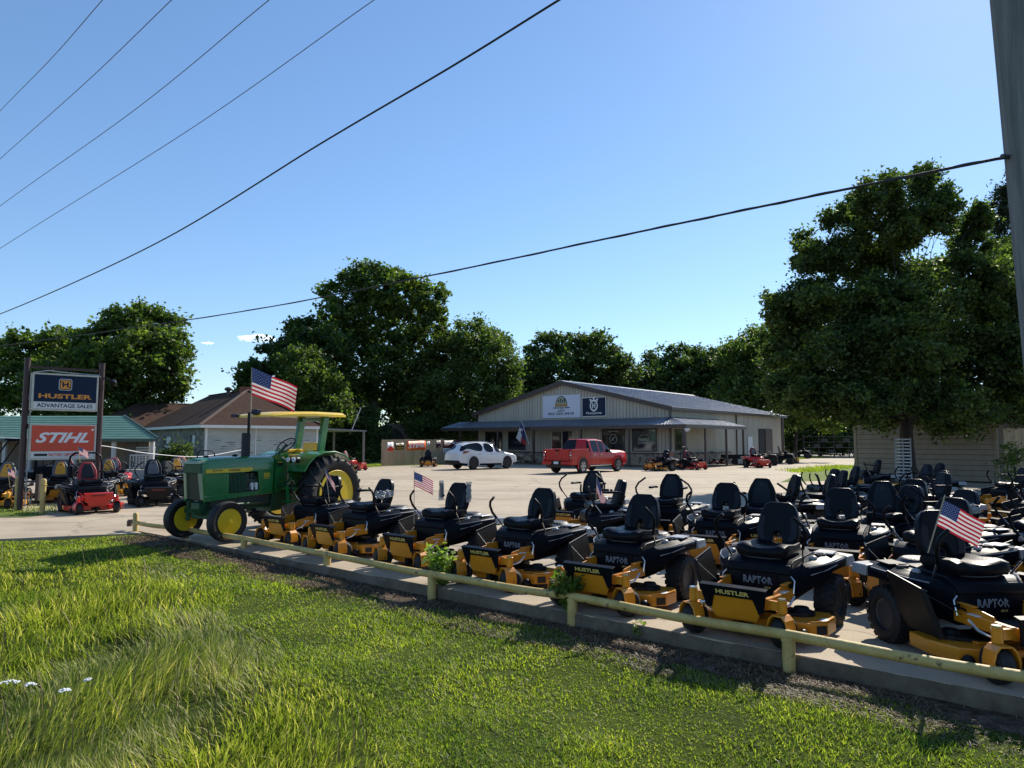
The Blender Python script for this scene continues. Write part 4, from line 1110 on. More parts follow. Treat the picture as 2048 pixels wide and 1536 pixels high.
def body_pod(root, m, fender=True):
    # seat box with a slanting front
    mb = MB()
    mb.prism([(-0.25, 0.30), (-0.27, 0.50), (-0.235, 0.66), (-0.15, 0.70), (0.45, 0.72), (0.48, 0.34)], -0.33, 0.33, 'yz')
    mb.box(-0.235, 0.235, -0.12, 0.3, 0.69, 0.725)
    mb.prism([(-0.272, 0.56), (-0.285, 0.58), (-0.262, 0.655), (-0.235, 0.665), (-0.2, 0.6)], -0.325, 0.325, 'yz')
    b = mb.build("body", m, root, smooth=25, bevel=0.012, seg=2)
    mb = MB(); mb.tube([(-0.20,-0.15,0.706),(-0.10,-0.19,0.70),(0.10,-0.19,0.70),(0.20,-0.15,0.706)], 0.008, 6); mb.build("seat_latch", M_rim, b, smooth=40)
    if fender:
        for sg in (-1, 1):
            mb = MB()
            ys = [(-0.26, 0.33, 0.335, 0.36, 0.62), (-0.10, 0.33, 0.43, 0.42, 0.67), (0.06, 0.33, 0.54, 0.50, 0.69), (0.22, 0.33, 0.60, 0.575, 0.715), (0.50, 0.33, 0.62, 0.585, 0.72), (0.72, 0.32, 0.60, 0.56, 0.70), (0.80, 0.30, 0.56, 0.56, 0.66)]
            secs = []
            for (y, xi, xo, zb, zt) in ys:
                xi -= 0.01
                secs.append([(sg*xi, y, zb-0.04), (sg*xi, y, zt-0.02), (sg*(xi+(xo-xi)*0.6), y, zt), (sg*xo, y, zt-0.035), (sg*(xo+0.012), y, (zb+zt)/2), (sg*xo, y, zb)])
            mb.loft(secs)
            f = mb.build("fender", m, root, smooth=20, bevel=0.006)
            mb = MB()
            mb.tube([(sg*0.445, -0.08, 0.635), (sg*0.555, 0.08, 0.655), (sg*0.612, 0.24, 0.672), (sg*0.628, 0.5, 0.68)], 0.006, 5)
            mb.tube([(sg*0.46, -0.07, 0.56), (sg*0.567, 0.09, 0.60), (sg*0.624, 0.25, 0.64)], 0.005, 5)
            mb.build("trim_line", M_grey, f, smooth=0)
            mb = MB(); mb.hexa([(sg*0.46,0.60,0.585),(sg*0.655,0.56,0.585),(sg*0.66,0.80,0.585),(sg*0.46,0.82,0.585)][::sg], [(sg*0.46,0.60,0.70),(sg*0.645,0.56,0.69),(sg*0.64,0.80,0.68),(sg*0.46,0.82,0.69)][::sg])
            tl = mb.build("tail_cap", M_grey, f, smooth=0, bevel=0.012, seg=2)
            # cup holder ring and fuel cap
            mb = MB(); mb.lathe([(0.71,0.055),(0.735,0.055),(0.735,0.042),(0.715,0.040)], 16, 'z', (sg*0.45, 0.28, 0)); mb.build("cup_holder", M_rim, f, smooth=40)
            mb = MB(); mb.ball((sg*0.43, 0.12, 0.70), 0.042, 12, 8, sz=0.7); mb.build("fuel_cap", M_grey, f, smooth=60)
            mb = MB(); mb.hexa([(sg*0.36,0.32,0.722),(sg*0.56,0.32,0.722),(sg*0.54,0.56,0.722),(sg*0.36,0.58,0.722)][::sg], [(sg*0.36,0.32,0.737),(sg*0.56,0.32,0.737),(sg*0.54,0.56,0.737),(sg*0.36,0.58,0.737)][::sg]); mb.build("tray", M_grey if sg > 0 else M_black, f, smooth=0, bevel=0.004)
    return b

def front_frame(root, m, casterx=0.44, y=-0.84, z=0.38, hw=0.30):
    mb = MB()
    for sg in (-1, 1):
        mb.cyl((sg*casterx, y, z-0.065), (sg*casterx, y, z+0.065), 0.042, n=14)
        mb.bar((sg*(casterx-0.02), y, z), (sg*(hw-0.06), y+0.03, z), 0.05, 0.085)
        mb.bar((sg*(hw-0.01), y+0.0, z), (sg*(hw+0.03), -0.25, z+0.015), 0.055, 0.10)
    mb.bar((-hw, y+0.03, z-0.02), (hw, y+0.03, z-0.02), 0.06, 0.07)
    fr = mb.build("front_frame", m, root, smooth=30, bevel=0.006)
    for sg in (-1, 1):
        mb = MB(); mb.cyl((sg*casterx, y, z+0.065), (sg*casterx, y, z+0.075), 0.036, n=14); mb.build("pivot_cap", M_chrome, fr, smooth=40)
        mb = MB()
        mb.tube([(sg*(hw+0.04), y+0.12, z-0.08), (sg*(casterx+0.0), y+0.2, z-0.02), (sg*(casterx+0.02), y+0.28, z+0.05)], 0.012, 6)
        mb.tube([(sg*0.36,-0.30,0.40),(sg*0.37,-0.28,0.52),(sg*0.33,-0.27,0.56)], 0.009, 6)
        mb.build("lift_rod", M_chrome, fr, smooth=40)
        mb = MB(); mb.box(sg*(hw+0.02)-0.03, sg*(hw+0.02)+0.03, -0.52, -0.40, z+0.056, z+0.062); mb.build("sticker", M_label, fr, smooth=0)
    mb = MB(); mb.tube([(-0.30,-0.34,0.45),(-0.42,-0.30,0.50),(-0.46,-0.18,0.40),(-0.40,0.0,0.35)], 0.009, 6); mb.build("hose", M_vinyl, fr, smooth=50)
    for sg in (-1, 1):
        mb = MB(); mb.prism([(y+0.16, z+0.02), (y+0.20, z+0.085), (-0.34, z+0.125), (-0.24, z+0.10), (-0.24, z+0.0)], sg*(hw-0.012), sg*(hw+0.004), 'yz'); mb.box(min(sg*(hw-0.012), sg*(hw+0.035)), max(sg*(hw-0.012), sg*(hw+0.035)), -0.46, -0.26, z+0.118, z+0.128)
        mb.build("footwell_side", m, fr, smooth=0, bevel=0.003)
    mb = MB(); mb.box(-hw+0.03, hw-0.03, y+0.08, -0.24, z-0.06, z-0.035); mb.build("foot_plate", M_rim, fr, smooth=0)
    return fr

def front_shield(root, up_m, low_m, word, word_m, hw=0.33, y=-0.86):
    """sloping toe board: dark upper bar with drooping ends, painted plate below"""
    T = Matrix.Translation((0, y-0.015, 0.30)) @ Matrix.Rotation(math.radians(14), 4, 'X')
    mb = MB(); mb.T = T
    mb.prism([(-0.20,-0.10),(0.20,-0.10),(0.235,-0.03),(0.22,0.11),(0.19,0.14),(-0.19,0.14),(-0.22,0.11),(-0.235,-0.03)], -0.004, 0.012, 'xz')
    sh_ = mb.build("toe_board", low_m, root, smooth=0, bevel=0.004)
    mb = MB(); mb.T = T
    mb.prism([(-0.235,-0.02),(-0.19,0.125),(0.19,0.125),(0.235,-0.02),(0.285,0.01),(hw,0.215),(-hw,0.215),(-0.285,0.01)], -0.016, -0.005, 'xz')
    mb.prism([(-hw,0.215),(hw,0.215),(hw,0.228),(-hw,0.228)], -0.02, 0.05, 'xz')
    ub = mb.build("name_board", up_m, sh_, smooth=0, bevel=0.003)
    text("lettering", word, 0.1, word_m, ub, T @ Matrix.Translation((0, -0.0175, 0.172)), bold=0.004, fit=(0.33, 0.045), ext=0.0008, res=2)
    return sh_

def make_raptor(name, label):
    r = empty(name, label, "mower")
    deck_part(r, M_orange); front_frame(r, M_orange); front_shield(r, M_pod, M_orange, "HUSTLER", M_yel)
    casters(r, M_orange); rear_wheels(r)
    b = body_pod(r, M_pod)
    mb = MB(); mb.box(-0.20, 0.20, -0.279, -0.271, 0.40, 0.55); nb_ = mb.build("name_plate", M_pod, b, smooth=0, bevel=0.004)
    text("lettering", "RAPTOR", 0.1, M_rptr, b, Matrix.Translation((0.0, -0.284, 0.492)) , fit=(0.30, 0.075), outline=0.0022, res=1)
    text("lettering", "SDX", 0.1, M_yel, b, Matrix.Translation((0.10, -0.284, 0.425)), fit=(0.07, 0.018), ext=0.0008, res=1, bold=0.003)
    chute(r); engine(r)
    seat_parts(r, 'notch', M_vinyl, M_vgrey); levers(r, M_chrome, M_vinyl)
    return r

def make_panel(name, label, col, pod, word="HUSTLER", word_m=None, mid=None, rops=False, tall=True, film=False, arm=True, arm_up=False, seat='panel', back=None, up_m=None, chute_up=True, rim=None, low_m=None, fend=True):
    r = empty(name, label, "mower")
    deck_part(r, col); front_frame(r, col)
    front_shield(r, up_m or pod, low_m or col, word, word_m or M_yel)
    casters(r, col); rear_wheels(r, rim_m=rim)
    body_pod(r, pod, fender=fend); chute(r, up=chute_up)
    e, fb_ = engine(r); fb_.build("rear_frame", col, e, smooth=0)
    seat_parts(r, seat, back or M_vinyl, mid or M_vgrey)
    levers(r, M_vinyl if tall else M_chrome, M_vinyl, tall=tall)
    if arm: armrests(r, film=film, up=arm_up)
    if rops:
        mb = MB()
        mb.tube([(-0.40,0.56,0.55),(-0.40,0.60,1.15),(-0.36,0.62,1.42),(-0.25,0.64,1.52),(0.25,0.64,1.52),(0.36,0.62,1.42),(0.40,0.60,1.15),(0.40,0.56,0.55)], 0.026, 8)
        mb.build("roll_bar", M_vinyl, r, smooth=50)
    return r
# ---------------------------------------------------------------- mowers: one of each kind, then copies
M_sy = mat("yellow_vinyl", (0.75, 0.33, 0.02), 0.45, var=0.1, vs=8)
M_sg = mat("grey_vinyl", (0.12, 0.12, 0.125), 0.5, var=0.1, vs=8)
M_sr = mat("red_vinyl", (0.32, 0.012, 0.02), 0.45, var=0.1, vs=8)
def face(fx, fy): return math.atan2(fx, -fy)
FRZ = face(-0.643, -0.766)
KINDS = {}
KINDS['rap'] = make_raptor("riding_mower", "x")
KINDS['pan'] = make_panel("riding_mower", "x", M_orange, M_pod)
KINDS['arm'] = make_panel("riding_mower", "x", M_orange, M_pod, tall=False, film=True, arm_up=True, seat='notch')
KINDS['ar2'] = make_panel("riding_mower", "x", M_orange, M_pod, tall=False, film=True, seat='notch')
KINDS['old'] = make_panel("riding_mower", "x", M_orange, M_vinyl, tall=False, seat='plain', arm=True)
KINDS['red'] = make_panel("riding_mower", "x", M_redp, M_black, word="GRAVELY", word_m=M_ink, mid=M_vgrey, back=M_sr, rops=True, up_m=M_redp, rim=M_dred, tall=False, fend=True)
KINDS['blk'] = make_panel("riding_mower", "x", M_black, M_black, word="SPARTAN", word_m=M_dred, mid=M_sg, back=M_vgrey, arm=True, up_m=M_black, rim=M_rim, tall=True, film=False)
KINDS['yel'] = make_panel("riding_mower", "x", M_ylp, M_black, word="XT", word_m=M_ink, mid=M_sy, back=M_sg, arm=False, tall=True, chute_up=False)
KINDS['rd2'] = make_panel("riding_mower", "x", M_redp, M_redp, word="TORO", word_m=M_label, mid=M_sg, back=M_sr, tall=True, up_m=M_redp, chute_up=False)
TREES = {k: tree_of(o) for k, o in KINDS.items()}
USED = set()
def mower(kind, x, y, rz, label, group=None, skip=(), sc_=1.0):
    root = KINDS[kind]
    if kind not in USED:
        USED.add(kind); root.location = (x, y, 0); root.rotation_euler = (0, 0, rz); root["label"] = label
        if group: root["group"] = group
        o = root
    else: o = dup(root, TREES[kind], (x, y, 0), rz, label, group, skip)
    o.scale = (sc_, sc_, sc_)
    swivel = random.Random(int(abs(x)*971 + y*131))
    for c in [k_ for k_ in COL.objects if k_.parent is o and k_.name.startswith("caster_fork")]:
        cx_ = sum(v[0] for v in c.bound_box)/8; p_ = Vector((cx_, -0.84, 0)); a_ = math.radians(swivel.uniform(-24, 24))
        R2 = Matrix.Rotation(a_, 4, 'Z'); c.rotation_euler = (0, 0, a_); c.location = p_ - (R2 @ p_)
    for c in [k_ for k_ in COL.objects if k_.parent is o and k_.name.startswith("control_lever")]:
        c.location = (0, swivel.uniform(-0.02, 0.03), swivel.uniform(-0.012, 0.012))
    return o
def seat_at(px, py, rz, h=1.20, back=0.42, k=1.0):
    """root position from the photo position of the top of the seat back"""
    q = gz(px, py, h); return q.x + math.sin(rz)*back*k, q.y - math.cos(rz)*back*k
GF = "zero-turn mowers lined up behind the yellow pipe rail"
GB = "zero-turn mowers parked behind the rail row"
GR_ = "mowers crowded at the right edge of the lot"
GL = "mowers parked beneath the tall sign frame"
GS = "machines for sale in front of the store"
def seatm(kind, px, py, rz, label, group, h=1.20, sc_=1.0, skip=()):
    x, y = seat_at(px, py, rz, h*sc_, 0.42, sc_); return mower(kind, x, y, rz, label, group, skip, sc_)
# front row, from the far left to the near right
f6 = seatm('rap', 1560, 1010, FRZ, "nearest yellow zero-turn mower facing the rail, with its name readable above the yellow deck", GF)
f5 = seatm('rap', 1289, 993, FRZ+0.02, "yellow zero-turn mower right of the leafy weed at the rail, second nearest in the row", GF)
f4 = seatm('rap', 1089, 980, FRZ-0.02, "yellow zero-turn mower directly behind the dark leafy weed, third nearest in the rail row", GF)
f3 = seatm('arm', 920, 969, FRZ+0.03, "yellow zero-turn mower with film-wrapped upright armrests right of the flag on its thin stick", GF)
f2 = seatm('ar2', 772, 961, FRZ, "yellow zero-turn mower with white wrapped armrest just right of the big tractor wheel", GF)
f1 = seatm('old', 668, 962, FRZ+0.05, "oldest looking yellow mower with plain low seat right against the tractor wheel", GF, h=1.12)
f7 = mower('rap', 4.18, 6.62, face(0.10, -1), "yellow zero-turn mower cut by the right edge, turned side-on with a flag on it", GR_)
# second row
s1 = seatm('pan', 1188, 943, FRZ+0.12, "yellow zero-turn mower with tall levers parked nearest the red pickup", GB, h=1.26)
s1b = seatm('old', 1243, 969, face(-1, -0.12), "mower with plain black seat turned left between two rail-row seats", GB, h=1.14)
s2 = seatm('pan', 1344, 949, FRZ+0.2, "yellow zero-turn mower with tall levers alone on the bright concrete, grey seat panel", GB, h=1.26)
s3 = seatm('rap', 1454, 969, FRZ+0.14, "black-seated yellow zero-turn mower just left behind the nearest rail-row mower", GB)
s4 = seatm('pan', 1524, 958, FRZ+0.2, "grey-panel seat mower half hidden straight behind the nearest rail-row mower", GB, h=1.26)
s5 = seatm('rap', 1592, 952, face(-1, 0.05), "mower seen side-on facing left just beyond the nearest rail-row mower", GB)
s6 = seatm('rap', 1682, 980, FRZ+0.16, "yellow zero-turn mower with notched black seat just right of the nearest one", GB)
s7 = seatm('pan', 1764, 964, FRZ+0.28, "grey-panel seat mower with white armrest tips in front of the oak trunk", GB, h=1.26)
s8 = seatm('rap', 1670, 940, face(-1, -0.05), "mower seen side-on facing left with its two levers up, on the shaded asphalt", GB)
s9 = seatm('old', 1757, 924, face(-1, 0.08), "mower side-on against the shed corner, left of the oak trunk", GR_, h=1.14)
s10 = seatm('old', 1881, 932, face(-1, 0.0), "mower side-on in deep shade against the tan shed, right of the oak trunk", GR_, h=1.14)
s11 = seatm('ar2', 1932, 983, face(-1, -0.25), "mower with pale edged seat back facing left behind the big right-hand flag", GR_)
s12 = seatm('rap', 1907, 1000, face(-0.9, -0.45), "mower mostly hidden behind the big right-hand flag", GR_)
more = [
 ('arm', 6.15, 8.0, face(-1, -0.35), "mower with white film on its arms, right behind the nearest right-edge mower"),
 ('rap', 7.0, 9.5, face(-1, -0.2), "mower with glaring cushion at the right edge, second behind the flag"),
 ('pan', 8.3, 11.1, face(-1, -0.1), "mower at the right edge in front of the board fence, glossy grey-panel seat"),
 ('old', 9.6, 12.7, face(-1, 0.0), "mower with plain seat near the small shrub at the right edge"),
 ('rap', 6.9, 12.6, face(-0.8, -0.6), "dark mower in the shade right of the grey-panel seat mower before the trunk"),
 ('pan', 8.3, 14.4, face(-1, -0.1), "dark mower in the shade just in front of the white lattice ramp"),
 ('old', 9.6, 16.6, face(-1, 0.1), "dark low mower behind the shaded lever pair, closest to the oak roots"),
 ('rap', 7.4, 16.9, face(-1, 0.15), "dark mower in shade straight left of the oak roots"),
 ('arm', 10.6, 14.3, face(-1, -0.2), "dark mower in shade between the flag and the tan shed wall"),
 ('old', 12.6, 15.8, face(-1, -0.1), "low mower by the shed's right corner board"),
]
more += [
 ('rap', 5.75, 10.9, face(-1, -0.3), "mower turned left in the shade right behind the second notched seat"),
 ('pan', 9.0, 9.1, face(-1, -0.1), "mower at the very right edge level with the flag's tip"),
 ('rap', 10.6, 10.9, face(-1, 0.05), "mower at the very right edge behind the one level with the flag's tip"),
 ('ar2', 12.0, 12.6, face(-1, -0.05), "mower at the very right edge close to the thin flowering shrub"),
 ('rap', 6.2, 14.9, face(-1, 0.2), "dark mower in the oak's shade beside the bright concrete"),
 ('old', 12.9, 18.6, face(-1, 0.05), "low mower in deep shade below the middle of the tan shed wall"),
 ('pan', 11.0, 19.6, face(-1, -0.1), "dark mower in deep shade just left of the lattice ramp's foot"),
 ('rap', 9.1, 19.8, face(-1, 0.1), "dark mower in deep shade near the strip of side lawn"),
 ('old', 15.2, 20.8, face(-1, 0.0), "low mower in deep shade between the shed wall and the board fence"),
]
for k_, x_, y_, r_, l_ in more: mower(k_, x_, y_, r_, l_, GR_)
# left lot
RF = face(0.68, -0.73)
l1 = mower('red', -11.55, 19.6, RF, "bright red zero-turn mower with roll bar below the red and white sign", GL, sc_=1.04)
l2 = mower('blk', -10.9, 21.8, face(0.55, -0.83), "black zero-turn mower with grey seat just left of the green tractor", GL, sc_=1.06)
l3 = mower('yel', -14.55, 23.0, face(0.5, -0.86), "yellow mower with grey and yellow seat between the posts of the sign frame", GL, sc_=0.98)
l4 = mower('yel', -14.3, 25.4, face(0.6, -0.8), "yellow mower with grey and yellow seat just right of the sign frame", GL)
l5 = mower('yel', -14.9, 20.9, face(0.3, -0.95), "yellow mower with small flag at the extreme left edge", GL)
l6 = mower('rd2', -15.2, 27.5, face(0.7, -0.7), "red mower with pale seat right of the sign frame, in front of the porch", GL)
l7 = mower('old', -11.6, 24.6, face(0.9, -0.4), "yellow and black mower with steering wheel behind the black mower", GL, skip=("grip",))
l8 = mower('rd2', -13.4, 29.4, face(0.8, -0.6), "red mower with pale seat beside the tractor's front", GL)
l9 = mower('yel', -10.35, 24.0, face(0.9, -0.4), "yellow mower half hidden by the tractor's nose", GL)
l10 = mower('rd2', -10.6, 47.0, face(1.0, -0.3), "red mower seen beyond the tractor's rear wheel", GS)
l11 = mower('pan', -6.35, 54.0, face(0.1, -1), "yellow mower parked on grass against the plywood fence", GS)
l12 = mower('old', 9.75, 46.6, face(-0.9, -0.5), "yellow mower in the porch shade below the red motorcycle", GS, sc_=1.1)
l13 = mower('rd2', 17.9, 52.3, face(0.2, -1), "red mower standing in the sun beyond the porch corner", GS, sc_=1.15)
l14 = mower('red', 12.2, 48.6, face(0.6, -0.8), "red and grey mower behind the corner porch post", GS)
l15 = mower('yel', 23.9, 62.5, face(1, -0.4), "yellowish worn mower on the grass past the end of the store", GS, sc_=1.2)

mower('blk', -13.1, 22.4, face(0.4, -0.9), "black mower between the bright red one and the right sign pillar", GL)
mower('yel', -12.5, 26.9, face(0.7, -0.7), "yellow mower behind the black one with the grey seat", GL)
mower('old', -16.0, 22.3, face(0.3, -0.95), "yellow and black mower left of the left sign pillar", GL)
mower('red', -12.1, 29.0, face(0.8, -0.6), "bright red mower far back towards the old house", GL)
mower('old', -9.4, 26.6, face(0.9, -0.3), "yellow mower peeping out beyond the tractor's front wheels", GL)
mower('rd2', -16.6, 26.6, face(0.5, -0.85), "red mower behind the left sign pillar by the dark utility vehicle", GL)
# ---------------------------------------------------------------- old green tractor (local: front = -Y, left side = +X, root at the rear axle)
M_jg = mat("tractor_green", (0.014, 0.150, 0.034), 0.28, var=0.12, vs=3, coat=0.4)
M_jg2 = mat("dull_tractor_green", (0.012, 0.07, 0.03), 0.5, var=0.2, vs=5)
M_jy = mat("tractor_yellow", (0.72, 0.48, 0.02), 0.32, var=0.06, vs=4, coat=0.3)
M_jyd = mat("rim_yellow", (0.66, 0.46, 0.015), 0.38, var=0.12, vs=3, coat=0.2)
M_cast = mat("greasy_engine_block", (0.03, 0.045, 0.035), 0.5, var=0.4, vs=12, bump=0.5, bs=25)
tr = empty("farm_tractor", "large old green and yellow farm tractor with canopy beside the pipe rail", "tractor", (-4.68, 15.94, 0), face(-0.50, -0.866))
def big_tyre(r, w, rr, n=48, lug=0):
    mb = MB(); h = w/2
    prof = [(-h*0.62, rr), (-h*0.8, rr+0.03), (-h, rr+(r-rr)*0.45), (-h*0.98, rr+(r-rr)*0.75), (-h*0.86, r-0.045), (-h*0.4, r-0.025), (0, r-0.02), (h*0.4, r-0.025), (h*0.86, r-0.045), (h*0.98, rr+(r-rr)*0.75), (h, rr+(r-rr)*0.45), (h*0.8, rr+0.03), (h*0.62, rr)]
    mb.lathe(prof, n, 'x')
    if lug:
        for i in range(lug):
            for sd in (-1, 1):
                t0 = 2*math.pi*(i + (0.5 if sd > 0 else 0))/lug; dt = 0.21
                P = []
                for f in (0.0, 0.5, 1.0):
                    t = t0 + dt*f; x = sd*h*(0.02 + 0.98*f); rr2 = r - 0.03 - 0.035*f*f
                    P.append((x, t, rr2, r + 0.028 - 0.05*f*f*f))
                secs = []
                for (x, t, ra, rb) in P:
                    wv = 0.024/r
                    secs.append([(x, ra*math.cos(t-wv*1.4), ra*math.sin(t-wv*1.4)), (x, ra*math.cos(t+wv*1.4), ra*math.sin(t+wv*1.4)), (x, rb*math.cos(t+wv), rb*math.sin(t+wv)), (x, rb*math.cos(t-wv), rb*math.sin(t-wv))])
                mb.loft(secs)
                # shoulder end of the lug, turned down the sidewall
                t = t0+dt; x = sd*h
                mb.loft([[(x*0.97, (r-0.03)*math.cos(t-0.05), (r-0.03)*math.sin(t-0.05)), (x*0.97, (r-0.03)*math.cos(t+0.05), (r-0.03)*math.sin(t+0.05)), (x*1.03, (r-0.04)*math.cos(t+0.035), (r-0.04)*math.sin(t+0.035)), (x*1.03, (r-0.04)*math.cos(t-0.035), (r-0.04)*math.sin(t-0.035))],
                         [(x*0.97, (r-0.13)*math.cos(t-0.03), (r-0.13)*math.sin(t-0.03)), (x*0.97, (r-0.13)*math.cos(t+0.06), (r-0.13)*math.sin(t+0.06)), (x*1.01, (r-0.13)*math.cos(t+0.045), (r-0.13)*math.sin(t+0.045)), (x*1.01, (r-0.13)*math.cos(t-0.015), (r-0.13)*math.sin(t-0.015))]])
    return mb
for sg in (1, -1):
    mb = big_tyre(0.79, 0.43, 0.50, lug=22); mb.v = [(vx+sg*0.85, vy, vz+0.78) for vx, vy, vz in mb.v]
    t_ = mb.build("rear_wheel", M_tyre, tr, smooth=35)
    mb = MB(); o_ = sg
    mb.lathe([(o_*0.19, 0.515), (o_*0.205, 0.50), (o_*0.17, 0.47), (o_*0.10, 0.455), (o_*0.08, 0.42), (o_*-0.03, 0.405), (o_*-0.06, 0.34), (o_*-0.02, 0.2), (o_*0.10, 0.13), (o_*0.10, 0.0001)], 40, 'x', (sg*0.85, 0, 0.78))
    mb.lathe([(-o_*0.19, 0.515), (-o_*0.16, 0.45), (0.0, 0.42)], 40, 'x', (sg*0.85, 0, 0.78))
    rm = mb.build("rim", M_jyd, t_, smooth=35)
    mb = MB()
    for i in range(8):
        a = 2*math.pi*i/8; y_, z_ = 0.33*math.cos(a), 0.80+0.33*math.sin(a); mb.cyl((sg*0.85-o_*0.07, y_, z_), (sg*0.85+o_*0.02, y_, z_), 0.03, n=8)
    mb.cyl((sg*0.85+o_*0.05, 0, 0.80), (sg*0.85+o_*0.26, 0, 0.80), 0.055, n=14)
    mb.build("axle_hub", M_jg2, rm, smooth=35)
    mb = big_tyre(0.40, 0.21, 0.235, n=40); mb.T = None
    W = Matrix.Translation((sg*0.64, -2.45, 0.40)) @ RZ(-6)
    mb.v = [tuple(W @ Vector(v)) for v in mb.v]
    t_ = mb.build("front_wheel", M_tyre, tr, smooth=35)
    mb = MB(); mb.T = W
    mb.lathe([(o_*0.085, 0.245), (o_*0.095, 0.235), (o_*0.07, 0.215), (o_*-0.02, 0.20), (o_*-0.035, 0.15), (o_*0.03, 0.085), (o_*0.075, 0.055), (o_*0.11, 0.05), (o_*0.115, 0.0001)], 32, 'x')
    mb.lathe([(-o_*0.085, 0.245), (-o_*0.05, 0.2), (-o_*0.02, 0.0001)], 32, 'x')
    rm = mb.build("rim", M_jyd, t_, smooth=35)
    mb = MB(); mb.T = W; mb.lathe([(o_*-0.015, 0.205), (o_*-0.012, 0.192)], 32, "x"); mb.lathe([(o_*0.058, 0.075), (o_*0.062, 0.062)], 20, "x"); mb.build("rim_shade_ring", M_ink, rm, smooth=0)  # dark rings paint groove shade and dirt onto the rim
    mb = MB(); mb.T = W
    for i in range(6):
        a = 2*math.pi*i/6; mb.cyl((o_*0.02, 0.115*math.cos(a), 0.115*math.sin(a)), (o_*0.045, 0.115*math.cos(a), 0.115*math.sin(a)), 0.012, n=6)
    mb.build("wheel_bolts", M_jg2, rm, smooth=0)
# hood: rounded top, side panels
hy0, hy1 = -3.02, -0.98
mb = MB(); secs = []
for (y, zt, w, zb) in ((-3.10, 1.50, 0.22, 1.30), (-3.06, 1.555, 0.26, 1.28), (-2.9, 1.585, 0.285, 1.27), (-2.2, 1.60, 0.295, 1.29), (-1.4, 1.60, 0.30, 1.31), (-1.0, 1.595, 0.30, 1.31)):
    secs.append([(-w, y, zb), (-w, y, zt-0.10), (-w*0.93, y, zt-0.035), (-w*0.7, y, zt-0.004), (0, y, zt+0.01), (w*0.7, y, zt-0.004), (w*0.93, y, zt-0.035), (w, y, zt-0.10), (w, y, zb)])
mb.loft(secs)
hood = mb.build("hood", M_jg, tr, smooth=40)
for sg in (1, -1):
    mb = MB()
    mb.prism([(-3.04, 0.82), (-2.35, 0.80), (-2.35, 1.275), (-3.09, 1.29)], sg*0.262, sg*0.292, 'yz')
    mb.prism([(-1.42, 0.86), (-1.02, 0.88), (-1.0, 1.31), (-1.50, 1.31)], sg*0.262, sg*0.297, 'yz')
    mb.prism([(-3.04, 0.76), (-1.02, 0.84), (-1.02, 0.92), (-3.04, 0.86)], sg*0.266, sg*0.303, 'yz')
    sp = mb.build("side_panel", M_jg, hood, smooth=0, bevel=0.006)
    mb = MB()
    for i in range(13):
        y_ = -2.33 + i*0.039; mb.box(min(sg*0.272, sg*0.29), max(sg*0.272, sg*0.29), y_, y_+0.016, 0.90, 1.275)
    mb.box(min(sg*0.262, sg*0.27), max(sg*0.262, sg*0.27), -2.35, -1.85, 0.88, 1.29)
    mb.build("side_screen", M_jg2, sp, smooth=0)
    mb = MB(); mb.prism([(-3.02, 1.30), (-1.80, 1.30), (-1.68, 1.33), (-1.66, 1.36), (-1.72, 1.385), (-3.02, 1.37)], sg*0.298, sg*0.304, 'yz'); mb.build("stripe", M_jy, sp, smooth=0)
    for wd, ya, yb in (("JOHN", -2.84, -2.56), ("DEERE", -2.38, -2.04)):
        Mx = frame((sg*0.3055, (ya+yb)/2, 1.342), (0, sg, 0)); 
        text("lettering", wd, 0.1, M_ink, sp, Mx, fit=(abs(yb-ya), 0.04), ext=0.001, bold=0.002, res=2)
    text("lettering", "3020", 0.1, M_jy, sp, frame((sg*0.3005, -1.22, 1.22), (0, sg, 0)), fit=(0.20, 0.085), ext=0.001, bold=0.004, res=2)
    mb = MB(); mb.box(min(sg*0.297, sg*0.301), max(sg*0.297, sg*0.301), -1.31, -1.13, 1.145, 1.16); mb.build("underline", M_jy, sp, smooth=0)
# nose and grille
mb = MB(); mb.prism([(-3.11, 1.48), (-3.09, 1.30), (-3.02, 0.80), (-2.95, 0.80), (-2.95, 1.50)], -0.20, 0.20, 'yz')
mb.build("grille", mat("dark_grille_mesh", (0.02, 0.028, 0.024), 0.5, var=0.3, vs=30), hood, smooth=0)
M_pale = mat("pale_green_grille_frame", (0.30, 0.34, 0.22), 0.4)
for sg in (1, -1):
    mb = MB(); mb.hexa([(sg*0.20,-3.06,0.80),(sg*0.295,-3.03,0.80),(sg*0.295,-2.93,0.80),(sg*0.20,-2.93,0.80)][::sg], [(sg*0.17,-3.13,1.30),(sg*0.275,-3.10,1.30),(sg*0.275,-3.0,1.30),(sg*0.17,-3.0,1.30)][::sg])
    mb.build("grille_side", M_pale, hood, smooth=0, bevel=0.01)
mb = MB(); mb.hexa([(-0.26,-3.12,1.30),(0.26,-3.12,1.30),(0.26,-2.98,1.30),(-0.26,-2.98,1.30)], [(-0.23,-3.13,1.47),(0.23,-3.13,1.47),(0.25,-3.0,1.52),(-0.25,-3.0,1.52)])
mb.build("nose_band", M_jg2, hood, smooth=0, bevel=0.01)
mb = MB(); mb.hexa([(-0.24,-3.15,1.47),(0.24,-3.15,1.47),(0.26,-3.0,1.50),(-0.26,-3.0,1.50)], [(-0.22,-3.14,1.51),(0.22,-3.14,1.51),(0.25,-3.0,1.56),(-0.25,-3.0,1.56)]); mb.build("nose_lip", M_pale, hood, smooth=0, bevel=0.008)
mb = MB(); mb.lathe([(1.60,0.06),(1.625,0.055),(1.63,0.0001)],14,'z',(0,-2.75,0)); mb.lathe([(1.60,0.05),(1.64,0.06),(1.65,0.0001)],14,'z',(0.03,-1.95,0)); mb.build("filler_cap", M_black, hood, smooth=40)
